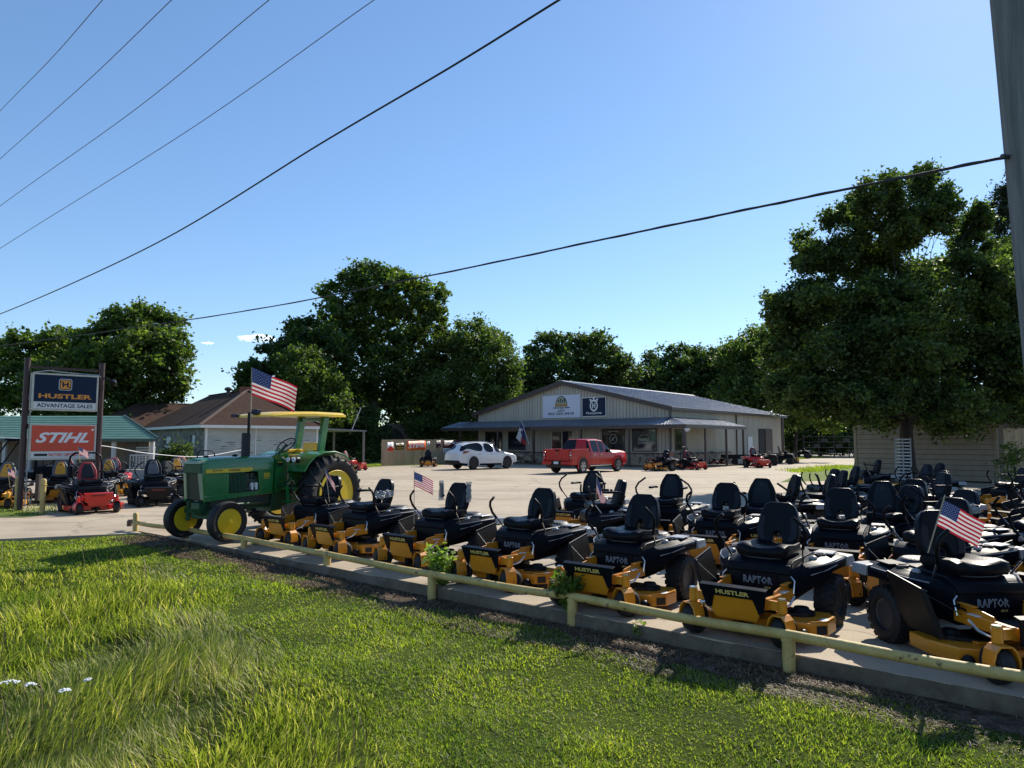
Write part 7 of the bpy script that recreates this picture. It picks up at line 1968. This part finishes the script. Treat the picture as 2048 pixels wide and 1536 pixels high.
def tree(name, label, base, blobs, n, size, lm, tr=0.3, bark=None, seed=1, group=None, clump=0.22, shell=0.5, trunk_top=None, cat="tree", floor=0.4, limbs=True, asp=0.62):
    g = np.random.default_rng(seed); rr = random.Random(seed)
    base = Vector(base); e = empty(name, label, cat, base, 0, group)
    B = [(b[0]-base.x, b[1]-base.y, b[2]-base.z, *b[3:]) for b in blobs]
    P = crown_points(B, n, g, clump, shell, floor)
    V, F = leaf_arrays(P, size, g, asp=asp)
    mesh_np("crown", V, F, lm, e)
    top = trunk_top if trunk_top else max(b[2] for b in B)*0.8
    cx = sum(b[0] for b in B)/len(B)*0.5
    mb = MB(); kk = 7; ax = []
    for i in range(kk+1):
        f = i/kk; ax.append(Vector((cx*f*f + rr.uniform(-.06,.06)*tr*4*f, rr.uniform(-.06,.06)*tr*4*f, top*f)))
    ax[0].z = -0.3
    rad = [tr*(1.35 if i == 0 else 1.0)*(1-0.80*i/kk) for i in range(kk+1)]
    mb.tube(ax, rad, 12)
    if limbs:
        for b in B:
            c = Vector(b[:3]); 
            zt = max(0.36*top, min(0.85*top, c.z - (Vector((c.x,c.y,0))-Vector((cx,0,0))).length*0.55 - b[5]*0.3))
            f = zt/top; i = min(kk-1, int(f*kk)); s_ = ax[i].lerp(ax[i+1], f*kk-i); rs = max(0.025, tr*(1-0.8*f)*0.24)
            mid = s_.lerp(c, 0.5) + Vector((rr.uniform(-.3,.3), rr.uniform(-.3,.3), 0.15*(c-s_).length*rr.uniform(-0.2,0.8)))
            mb.tube([s_, mid, c], [rs, rs*0.6, rs*0.25], 7)
            for k in range(4):
                d = Vector((rr.gauss(0,1), rr.gauss(0,1), rr.gauss(0.3,0.8))).normalized(); q = c + Vector((d.x*b[3], d.y*b[4], d.z*b[5]))*0.85
                st = mid.lerp(c, rr.uniform(0.3, 1.0)); mb.tube([st, st.lerp(q,0.5)+Vector((0,0,0.1*b[5])), q], [rs*0.35, rs*0.22, rs*0.08], 5)
    mb.build("trunk", bark or M_bark, e, smooth=60, fix=False)
    return e
def PB(Y, L, dy=None, depthk=1.0, seed=0):
    """crown lumps read off the photo: (px, py, rx, ry[, dY]) at distance Y"""
    out = []; rr = random.Random(seed)
    for q in L:
        px, py, rx, ry = q[:4]; yy = Y + (q[4] if len(q) > 4 else rr.uniform(-0.5, 0.5)*(dy or 2))
        c = gy(px, py, yy); k = yy/F_PX
        out.append((c.x, c.y, c.z, rx*k, max(rx, ry)*k*depthk*0.9, ry*k))
    return out
def gx_at(px, Y): return gy(px, 900, Y).x
GT = "trees standing behind the buildings"
tree("broadleaf_tree", "round crowned tree at the far left, behind the sign frame", (gx_at(70,60),60,0),
     PB(60, [(60,705,58,42),(115,700,50,42),(35,765,52,48),(120,765,70,55),(55,825,75,50),(140,830,60,45),(10,720,30,35)], 5), 26000, 0.38, L_mid, 0.45, seed=11, group=GT)
tree("broadleaf_tree", "tall spreading tree behind the old house, left of the open gap of sky", (gx_at(255,58),58,0),
     PB(58, [(290,655,68,42),(225,680,50,45),(330,700,48,48),(268,730,90,62),(345,755,36,34),(195,745,55,60),(300,795,62,40),(215,815,80,45),(180,690,36,34),(250,640,40,25)], 5), 44000, 0.36, L_mid, 0.6, seed=12, group=GT)
tree("broadleaf_tree", "tallest tree in the middle, towering over the rest behind the tractor", (gx_at(745,77),77,0),
     PB(77, [(750,562,60,36),(695,590,50,44),(800,590,55,42),(864,600,32,38),(862,655,36,46),(685,640,52,46),(770,655,76,56),(715,730,86,66),(810,735,72,66),(655,690,36,34),(740,810,100,56),(835,800,60,60)], 7), 60000, 0.45, L_mid, 0.75, M_barkp, seed=13, group=GT, clump=0.2)
tree("broadleaf_tree", "dark lower tree whose left edge stands behind the big flag", (gx_at(575,70),70,0),
     PB(70, [(606,664,38,28),(576,706,36,28),(514,740,28,20),(500,768,24,28),(575,750,80,60),(640,720,60,66),(528,800,50,34),(610,820,90,52),(690,850,60,44)], 6), 46000, 0.40, L_dark, 0.55, seed=14, group=GT)
tree("broadleaf_tree", "lighter green clump of foliage low in front of the dark trees, above the tractor canopy", (gx_at(632,63),63,0),
     PB(63, [(600,725,42,32),(640,775,52,42),(665,822,48,36),(612,760,40,30)], 3), 11000, 0.30, L_mid, 0.3, seed=15, group=GT)
tree("broadleaf_tree", "drooping fine leaved tree just left of the store gable", (gx_at(935,74),74,0),
     PB(74, [(945,680,62,44),(905,725,60,60),(980,735,52,58),(1000,800,36,46),(930,800,86,62),(868,820,58,66),(1003,690,22,22),(1018,755,20,36),(880,860,60,30)], 6), 62000, 0.36, L_mid, 0.4, seed=16, group=GT, asp=0.5, clump=0.26, shell=0.35)
tree("broadleaf_tree", "dark double crowned tree right behind the store's roof peak", (gx_at(1130,98),98,0),
     PB(98, [(1090,700,42,34),(1150,700,48,34),(1195,695,36,30),(1212,730,42,36),(1068,750,34,40),(1130,755,78,46),(1210,775,58,40),(1248,745,32,34),(1075,800,46,36),(1150,810,90,50),(1235,800,50,40),(1060,770,36,40)], 8), 46000, 0.50, L_dark, 0.6, seed=17, group=GT)
tree("broadleaf_tree", "broad tree behind the far half of the store roof", (gx_at(1370,102),102,0),
     PB(102, [(1325,725,38,32),(1375,718,36,30),(1428,730,40,34),(1300,768,40,36),(1385,775,78,44),(1462,765,50,50),(1290,800,46,36),(1440,800,70,46),(1360,820,90,40),(1270,790,40,50),(1410,745,60,40),(1350,760,60,44)], 8), 46000, 0.50, L_dark, 0.6, seed=18, group=GT)
tree("broadleaf_tree", "sparse pale crowned tree between the store roof and the big oak", (gx_at(1510,92),92,0),
     PB(92, [(1470,715,32,34),(1510,690,34,36),(1545,690,34,44),(1490,775,48,46),(1560,770,55,56),(1600,700,40,50),(1520,800,70,50),(1470,820,60,40),(1500,735,60,50),(1545,750,60,60)], 8), 42000, 0.44, L_mid, 0.35, seed=19, group=GT, clump=0.28)
tree("broadleaf_tree", "small sunlit tree at the back corner of the store", (gx_at(1590,68),68,0),
     PB(68, [(1590,795,26,24),(1615,812,30,26),(1600,840,22,16),(1660,850,22,14)], 4), 9000, 0.26, L_light, 0.22, seed=20, group=GT)
tree("oak_tree", "big dense oak standing in front of the low tan shed", (gx_at(1815,29.6),29.6,0),
     PB(30.5, [(1847,352,15,30),(1782,362,13,26),(1890,395,14,26),(1660,440,16,24),(1845,372,24,40),(1782,385,24,40),(1735,400,28,44),(1702,425,24,36),(1800,455,84,46),(1878,430,44,44),(1612,500,30,36),(1652,520,50,44),(1725,520,74,52),(1558,620,30,32),(1600,625,62,60),(1700,620,96,66),(1822,575,104,70),(1935,480,40,50),(1945,580,84,66),(2015,600,56,80),
      (1568,700,40,42),(1680,720,104,66),(1822,700,116,74),(1952,720,96,74),(2045,720,56,80),(1640,790,88,46),(1760,812,92,40),(1905,815,100,42),(2015,805,56,42),(1540,600,16,18),(1955,430,22,30),(1812,700,90,60,-3.5),(1745,800,74,40,-3.5),(1880,800,76,40,-3.5),(1818,615,84,56,-2.5),(1600,780,60,44,-1),(1812,790,70,40,3)], 4, seed=3), 285000, 0.165, L_oak, 0.32, seed=21, clump=0.21, shell=0.2, trunk_top=7.6)
tree("oak_tree", "paler oak partly behind the big oak at the right edge", (gx_at(2090,33),33,0),
     PB(34, [(2060,560,60,70),(2020,520,40,50),(2100,640,90,110),(2050,700,70,80),(2075,800,80,50),(2000,650,50,60)], 3), 30000, 0.17, L_mid, 0.35, seed=22)
tree("pine_tree", "dark pine top rising behind the oak at the right edge", (gx_at(2050,52),52,0),
     PB(52, [(2035,370,26,30),(2012,395,30,20),(2050,420,44,28),(2000,440,24,20),(2040,480,56,34),(2010,520,40,26),(2060,560,66,44),(2030,640,60,60)], 2), 42000, 0.26, L_pine, 0.35, seed=23, asp=0.35, clump=0.3)
# hedges and shrubs
GH = "dark shrubs under the tall trees"
tree("shrub", "dark undergrowth between the carport and the plywood fence", (gx_at(725,66),66,0), PB(66, [(700,870,44,34),(742,862,36,44),(665,880,40,26),(730,905,40,16)], 3), 9000, 0.24, L_dark, 0.1, seed=31, group=GH, cat="shrub", floor=0.0)
tree("shrub", "dark undergrowth behind the plywood fence, left of the white car", (gx_at(890,70),70,0), PB(70, [(880,855,44,28),(930,860,44,28),(840,860,26,22),(960,880,30,20)], 3), 8000, 0.24, L_dark, 0.1, seed=32, group=GH, cat="shrub", floor=0.0)
tree("shrub", "dark round bush against the stone side of the old house", (gx_at(352,41),41,0), PB(41, [(345,915,24,18),(362,905,22,22),(330,925,22,12)], 1), 3500, 0.14, L_dark, 0.06, seed=33, group=GH, cat="shrub", floor=0.0)
tree("shrub", "dark brush behind the quad bikes at the end of the store", (gx_at(1640,92),92,0), PB(92, [(1600,850,50,44),(1655,840,56,46),(1720,845,50,44),(1690,885,60,20),(1620,885,50,20)], 4), 26000, 0.36, L_dark, 0.1, seed=34, group=GH, cat="shrub", floor=0.0)
tree("shrub", "thin flowering shrub by the board fence at the right edge", (gx_at(2026,27),27,0), PB(27, [(2022,900,18,14),(2034,915,20,16),(2012,925,16,12),(2028,950,24,10)], 0.6), 1500, 0.09, L_light, 0.03, seed=35, cat="shrub", floor=0.0)
# a belt of far woods closing the horizon (reads as one mass)
g = np.random.default_rng(77); n = 60000
fx = g.uniform(-190, 190, n); fyy = 128 + 12*np.sin(fx*0.03) + g.uniform(-6, 6, n)
hh = (4.5 + 2.2*np.sin(fx*0.11+1) + 1.5*np.sin(fx*0.37) + 1.0*np.sin(fx*0.9)); fz = hh*g.uniform(0, 1, n)**0.8
V, F = leaf_arrays(np.stack([fx, fyy, fz], 1), 0.95, g)
o = mesh_np("far_woods", V, F, L_dark); tag(o, "dark belt of far woods closing the horizon behind the lot", "woods", kind="stuff")

# leafy weeds growing through the pipe rail
def weed(label, x, y, z, h, spread, n, lsz, seed, lm=None):
    rr = random.Random(seed); g = np.random.default_rng(seed)
    e = empty("weed", label, "weed", (x, y, z)); mb = MB(); P = []
    for i in range(n):
        a = rr.uniform(0, 6.28); t = Vector((math.cos(a)*spread*rr.uniform(0.2,1), math.sin(a)*spread*rr.uniform(0.2,1), h*rr.uniform(0.55,1)))
        m = Vector((t.x*0.35, t.y*0.35, t.z*0.6)); mb.tube([Vector((t.x*0.1,t.y*0.1,0)), m, t], [0.005,0.004,0.002], 5)
        for k in range(16):
            f = 0.25 + 0.75*k/16; q = (m.lerp(t, (f-0.5)*2) if f > 0.5 else Vector((0,0,0)).lerp(m, f*2)); P.append(q + Vector((rr.gauss(0,0.03), rr.gauss(0,0.03), rr.gauss(0,0.02))))
    mb.build("stems", MATS["machine_yellow_paint"] if False else L_weed, e, smooth=0)
    V, F = leaf_arrays(np.array([tuple(p) for p in P]), lsz, g, up=0.8, asp=0.75); mesh_np("leaves", V, F, lm or L_weed, e)
    return e
q = gz(882, 1190, -0.14); weed("bright leafy weed growing up through the pipe rail beside a post", q.x, q.y, -0.14, 0.70, 0.25, 30, 0.08, 5)
weed("darker leafy weed at the pipe rail in front of a yellow mower", 0.62, 8.17, -0.02, 0.50, 0.24, 28, 0.07, 6, L_light)
q = gz(500, 1100, -0.1); weed("tiny leafy sprout beside a rail post near the tractor", q.x+0.08, q.y, -0.1, 0.2, 0.06, 5, 0.045, 7)
q = gz(1275, 1275, -0.14); weed("small grassy sprout at the kerb between two rail posts", q.x, q.y, -0.14, 0.16, 0.1, 6, 0.05, 8)
# the storage yard in the shade: racks with crates
e = empty("storage_rack", "dark open racks stacked with pallets in the shade beyond the store", "rack", (gx_at(1668, 84), 84, 0), -0.1)
mb = MB(); rr = random.Random(9)
for x_ in (-3.4,-1.7,0,1.7,3.4): mb.box(x_-0.05,x_+0.05,-0.05,0.05,0,2.7)
for z_ in (0.5,1.15,1.8,2.45): mb.box(-3.45,3.45,-0.3,0.6,z_,z_+0.07)
mb.build("frame", mat("dark_grey_timber",(0.06,0.055,0.05),0.8,var=0.3,vs=3), e, smooth=0)
for i in range(8):
    x_ = -3.2+i*0.85; mb = MB(); 
    for k in range(4): mb.box(x_, x_+0.7, -0.25, 0.5, 0.58+0.65*(i%3)+k*0.1, 0.63+0.65*(i%3)+k*0.1)
    mb.build("pallet", mat("grey_pallet_wood",(0.12,0.11,0.10),0.85,var=0.3,vs=5), e, smooth=0)
# ---------------------------------------------------------------- grass on the verge
L_g1 = leafmat("mown_grass", (0.135, 0.185, 0.028), (0.330, 0.385, 0.072), 0.52, dead=(0.36, 0.30, 0.14), deadamt=0.06, patch=((0.66, 0.74, 0.68, 1), (1.25, 1.18, 1.0, 1)), ps=1.1)
L_g2 = leafmat("tall_grass", (0.120, 0.152, 0.030), (0.300, 0.335, 0.085), 0.48, dead=(0.50, 0.43, 0.24), deadamt=0.16, patch=((0.6, 0.7, 0.6, 1), (1.3, 1.2, 1.05, 1)), ps=0.6)
L_st = leafmat("dry_straw", (0.055, 0.036, 0.022), (0.24, 0.17, 0.105), 0.15, tcol=(1, 1, 1))
TB = [(-18.0, 14.2), (-14.0, 13.9), (-9.5, 12.9), (-5.9, 11.4), (-3.9, 9.4), (-2.5, 7.4), (-1.2, 6.1), (-0.35, 5.1), (0.1, 4.3), (1.0, 2.5), (2.0, 0.5)]
tbx = np.array([p[0] for p in TB]); tby = np.array([p[1] for p in TB])
def tallness(x, y):
    """positive metres inside the unmown part"""
    yb = np.interp(x, tbx, tby); wob = 0.35*np.sin(x*1.7+y) + 0.25*np.sin(3.1*x-1.3*y)
    return (yb - y)*0.75 + wob
def edge_d(x, y): return (x - P0.x)*NV.x + (y - P0.y)*NV.y
def grassland(x, y):
    t = (x - P0.x)*EV.x + (y - P0.y)*EV.y
    strip = (0.58 + 0.20*np.sin(t*1.7) + 0.10*np.sin(t*4.1+1)) * (0.35+0.65*sstep(13.0, 9.5, t)) * 0.8
    ok = edge_d(x, y) < -strip
    drive = np.interp(x, [-40, -24, -10.1, -8.75, -7.7], [13.0, 13.2, 13.85, 14.35, 14.8])
    return ok & (y < drive - 0.05)
def vnoise(x, y, s, seed):
    g = np.random.default_rng(seed); T = g.uniform(0, 1, (64, 64))
    u, v = x/s, y/s; iu, iv = np.floor(u).astype(int), np.floor(v).astype(int); fu, fv = u-iu, v-iv
    fu = fu*fu*(3-2*fu); fv = fv*fv*(3-2*fv)
    a = T[iu % 64, iv % 64]; b = T[(iu+1) % 64, iv % 64]; c = T[iu % 64, (iv+1) % 64]; d = T[(iu+1) % 64, (iv+1) % 64]
    return (a*(1-fu)+b*fu)*(1-fv) + (c*(1-fu)+d*fu)*fv
def sample(n, g, p=1.35):
    """points over the verge, thinning gently with distance from the camera"""
    x = g.uniform(-21, 9, n*6); y = g.uniform(0.8, 16, n*6)
    r = np.hypot(x, y); keep = g.uniform(size=len(x)) < np.clip((2.6/np.maximum(r, 2.6))**p, 0, 1)
    keep &= np.abs(x) < y*0.95 + 2.2
    x, y = x[keep], y[keep]
    return x[:n], y[:n]
def blades(x, y, h, w, lean, g, segs=2, z0=None, dirs=None):
    n = len(x); a = g.uniform(0, 2*np.pi, n) if dirs is None else dirs
    dx, dy = np.cos(a), np.sin(a); b = a + np.pi/2 + g.normal(0, 0.5, n); sx, sy = np.cos(b), np.sin(b)
    z = hground(x, y) if z0 is None else z0
    V = np.empty((n, segs*2+1, 3)); 
    for k in range(segs):
        f = k/segs; ww = w*(1-f*0.55)*0.5; off = lean*h*f**1.8; zz = z - 0.01 + h*(f - 0.25*(lean*f)**2)
        V[:, 2*k, 0] = x+dx*off-sx*ww; V[:, 2*k, 1] = y+dy*off-sy*ww; V[:, 2*k, 2] = zz
        V[:, 2*k+1, 0] = x+dx*off+sx*ww; V[:, 2*k+1, 1] = y+dy*off+sy*ww; V[:, 2*k+1, 2] = zz
    V[:, -1, 0] = x+dx*lean*h; V[:, -1, 1] = y+dy*lean*h; V[:, -1, 2] = z - 0.01 + h*(1-0.25*lean**2)
    m = segs*2+1; base = (np.arange(n)*m)[:, None]
    tris = []
    for k in range(segs-1):
        tris += [[2*k, 2*k+1, 2*k+3], [2*k, 2*k+3, 2*k+2]]
    tris.append([2*segs-2, 2*segs-1, 2*segs])
    F = np.concatenate([base + np.array(t)[None, :] for t in tris])
    return V.reshape(-1, 3), F
g = np.random.default_rng(101)
x, y = sample(900000, g); m = grassland(x, y) & (tallness(x, y) < 0.5); x, y = x[m], y[m]
r = np.hypot(x, y); pt_ = vnoise(x, y, 0.55, 3); pt2 = vnoise(x, y, 0.16, 4)
keep = g.uniform(size=len(x)) < np.where(vnoise(x, y, 0.22, 14) > 0.82, 0.30, 0.62 + 1.0*pt_*pt2); x, y, r, pt_ = x[keep], y[keep], r[keep], pt_[keep]
h = (0.024 + 0.052*pt_*g.uniform(0.4, 1.3, len(x)))*(1+0.35*(g.uniform(size=len(x)) < 0.04)); w = 0.005 + 0.0010*r
V, F = blades(x, y, h, w, g.uniform(0.35, 1.25, len(x)), g, 2)
o = mesh_np("mown_grass", V, F, L_g1); tag(o, "short mown grass of the verge in front of the rail", "grass", kind="stuff")
g = np.random.default_rng(102)
x, y = sample(300000, g, 1.2); tl = tallness(x, y); m = grassland(x, y) & (tl > 0); x, y, tl = x[m], y[m], tl[m]
r = np.hypot(x, y); A_n = vnoise(x, y, 0.8, 5); B_n = vnoise(x, y, 0.25, 6)
keep = g.uniform(size=len(x)) < 0.25 + 1.1*B_n*(0.4+A_n); x, y, r, A_n, tl = x[keep], y[keep], r[keep], A_n[keep], tl[keep]
x, y, r, A_n, tl = [q[:150000] for q in (x, y, r, A_n, tl)]
h = (0.06 + 0.24*A_n*np.clip(tl*0.8, 0.25, 1)*g.uniform(0.4, 1.3, len(x))); w = 0.0042 + 0.0009*r
dirs = 0.4 + 2.2*vnoise(x, y, 1.6, 8)*np.pi + g.normal(0, 0.7, len(x))
V, F = blades(x, y, h, w, g.uniform(0.25, 1.05, len(x)), g, 3, dirs=dirs)
o = mesh_np("tall_grass", V, F, L_g2); tag(o, "tall unmown grass of the lower left foreground", "grass", kind="stuff")
print("blades", len(x))
# seed stalks
g = np.random.default_rng(103); n = 900
x, y = sample(n*3, g, 0.8); tl = tallness(x, y); m = grassland(x, y) & (tl > 0.3); x, y = x[m][:n], y[m][:n]
V, F = blades(x, y, g.uniform(0.25, 0.5, len(x)), np.full(len(x), 0.004)+0.0006*np.hypot(x, y), g.uniform(0.1, 0.6, len(x)), g, 4)
o = mesh_np("seed_stalks", V, F, L_st); tag(o, "thin dry seed stalks standing above the tall grass", "grass", kind="stuff")
# dry clippings on the bare strip along the kerb
g = np.random.default_rng(104); n = 60000
t = g.uniform(-8, 13, n); dd = -g.uniform(0.02, 1, n)**0.8*0.85
x = P0.x + EV.x*t + NV.x*dd; y = P0.y + EV.y*t + NV.y*dd
keep = g.uniform(size=n) < 0.08 + 1.5*vnoise(x, y, 0.45, 9)**2.0; x, y = x[keep], y[keep]
V, F = blades(x, y, g.uniform(0.02, 0.055, len(x)), 0.004+0.0006*np.hypot(x, y), g.uniform(1.1, 1.7, len(x)), g, 2, z0=hground(x, y)+0.02)
o = mesh_np("dry_clippings", V, F, L_st); tag(o, "dry grass clippings lying along the foot of the kerb", "clippings", kind="stuff")
g = np.random.default_rng(106); x, y = sample(16000, g); m = grassland(x, y) & (tallness(x, y) < 0.3); x, y = x[m], y[m]
keep = g.uniform(size=len(x)) < 0.15 + 1.4*(vnoise(x, y, 0.3, 14) > 0.74); x, y = x[keep], y[keep]
V, F = blades(x, y, g.uniform(0.02, 0.06, len(x)), 0.004+0.0009*np.hypot(x, y), g.uniform(0.9, 1.6, len(x)), g, 2, z0=hground(x, y)+0.02)
o = mesh_np("mown_clippings", V, F, L_st); tag(o, "dead clippings scattered through the mown grass", "clippings", kind="stuff")
# rough tufts at the edges of the far lawns
g = np.random.default_rng(105); n = 26000
pts = []
for (a, b, k) in ((G2(-60, 1027), G2(80, 1031), 900), (G2(700, 936), G2(770, 931), 2500), (G2(765, 930), G2(915, 925), 2500), (G2(150, 949), G2(480, 941), 5000), (G2(1606, 946), G2(1716, 934), 3000), (G2(1560, 921), G2(1660, 914), 1500)):
    f = g.uniform(0, 1, k); w_ = g.normal(0, 0.5, k); pts.append(np.stack([a[0]+(b[0]-a[0])*f + g.normal(0, .3, k), a[1]+(b[1]-a[1])*f + np.abs(w_)*2.2*np.hypot(b[0]-a[0], b[1]-a[1])**0.2], 1))
pts = np.concatenate(pts); r = np.hypot(pts[:, 0], pts[:, 1])
V, F = blades(pts[:, 0], pts[:, 1], g.uniform(0.02, 0.07, len(pts))*np.clip(r/14, 1, 3), 0.004+0.0008*r, g.uniform(0.2, 1, len(pts)), g, 2, z0=np.full(len(pts), 0.0))
o = mesh_np("lawn_tufts", V, F, L_g1); tag(o, "rough grass tufts along the edges of the far lawns", "grass", kind="stuff")
# white umbels low in the left corner
def umbel(label, px, py, z, Y_, r_=0.045):
    q = gy(px, py, Y_); zb = float(hground(q.x, q.y)); e = empty("wildflower", label, "wildflower", (q.x, q.y, zb), 0, "white wildflowers in the tall grass"); hh = q.z - zb
    mb = MB(); mb.tube([(0,0,0),(0.01,0.01,hh)],0.0025,5); rr = random.Random(int(px))
    mb.build("stem", L_g2, e, smooth=0)
    mb = MB()
    for i in range(26):
        a = rr.uniform(0,6.28); k = r_*math.sqrt(rr.random()); mb.ball((0.01+k*math.cos(a), 0.01+k*math.sin(a), hh+0.012*(1-(k/r_)**2)+rr.uniform(0,0.006)), 0.0075, 6, 4, sz=0.6)
    mb.build("flower_head", M_letw, e, smooth=0)
umbel("white wildflower head at the extreme left edge, largest of the cluster", 12, 1368, 0, 4.9, 0.06)
umbel("white wildflower head second from the left edge", 55, 1372, 0, 4.95, 0.035)
umbel("white wildflower head set a little lower, third from the left", 124, 1384, 0, 4.8, 0.035)
umbel("white wildflower head farthest right of the cluster", 171, 1362, 0, 5.0, 0.022)
# two small clouds low over the trees (real lumpy vapour bodies, far beyond everything)
def cloud(label, px, py, rx, ry, Y, seed):
    c = gy(px, py, Y); k = Y/F_PX; rr = random.Random(seed); mb = MB()
    for i in range(26):
        u = rr.uniform(-1,1); s_ = (1-abs(u))**0.5
        mb.ball((u*rx*k, rr.uniform(-1,1)*rx*k*0.4, rr.uniform(-0.5,0.5)*ry*k*s_), ry*k*rr.uniform(0.3,0.6)*(0.4+s_), 14, 10, sx=rr.uniform(1.3,2.2), sy=1.4, sz=0.6)
    o = mb.build("cloud", M_cloud, None, smooth=60, fix=False); o.location = c; tag(o, label, "cloud", kind="structure")
M_cloud = bpy.data.materials.new("cloud_vapour"); M_cloud.use_nodes = True
n_, l_ = M_cloud.node_tree.nodes, M_cloud.node_tree.links
n_.remove(n_["Principled BSDF"]); t_ = n_.new("ShaderNodeBsdfTransparent"); d_ = n_.new("ShaderNodeBsdfTranslucent"); e_ = n_.new("ShaderNodeBsdfDiffuse")
d_.inputs[0].default_value = (0.9, 0.92, 0.95, 1); e_.inputs[0].default_value = (0.9, 0.92, 0.95, 1)
a_ = n_.new("ShaderNodeAddShader"); x_ = n_.new("ShaderNodeMixShader"); x_.inputs[0].default_value = 0.22
l_.new(d_.outputs[0], a_.inputs[0]); l_.new(e_.outputs[0], a_.inputs[1]); l_.new(t_.outputs[0], x_.inputs[1]); l_.new(a_.outputs[0], x_.inputs[2]); l_.new(x_.outputs[0], n_["Material Output"].inputs[0])
cloud("small white cloud low over the trees left of the tall tree", 512, 677, 32, 13, 1500, 3)
cloud("tiny wisp of cloud left of the small cloud", 414, 686, 12, 3, 1500, 5)
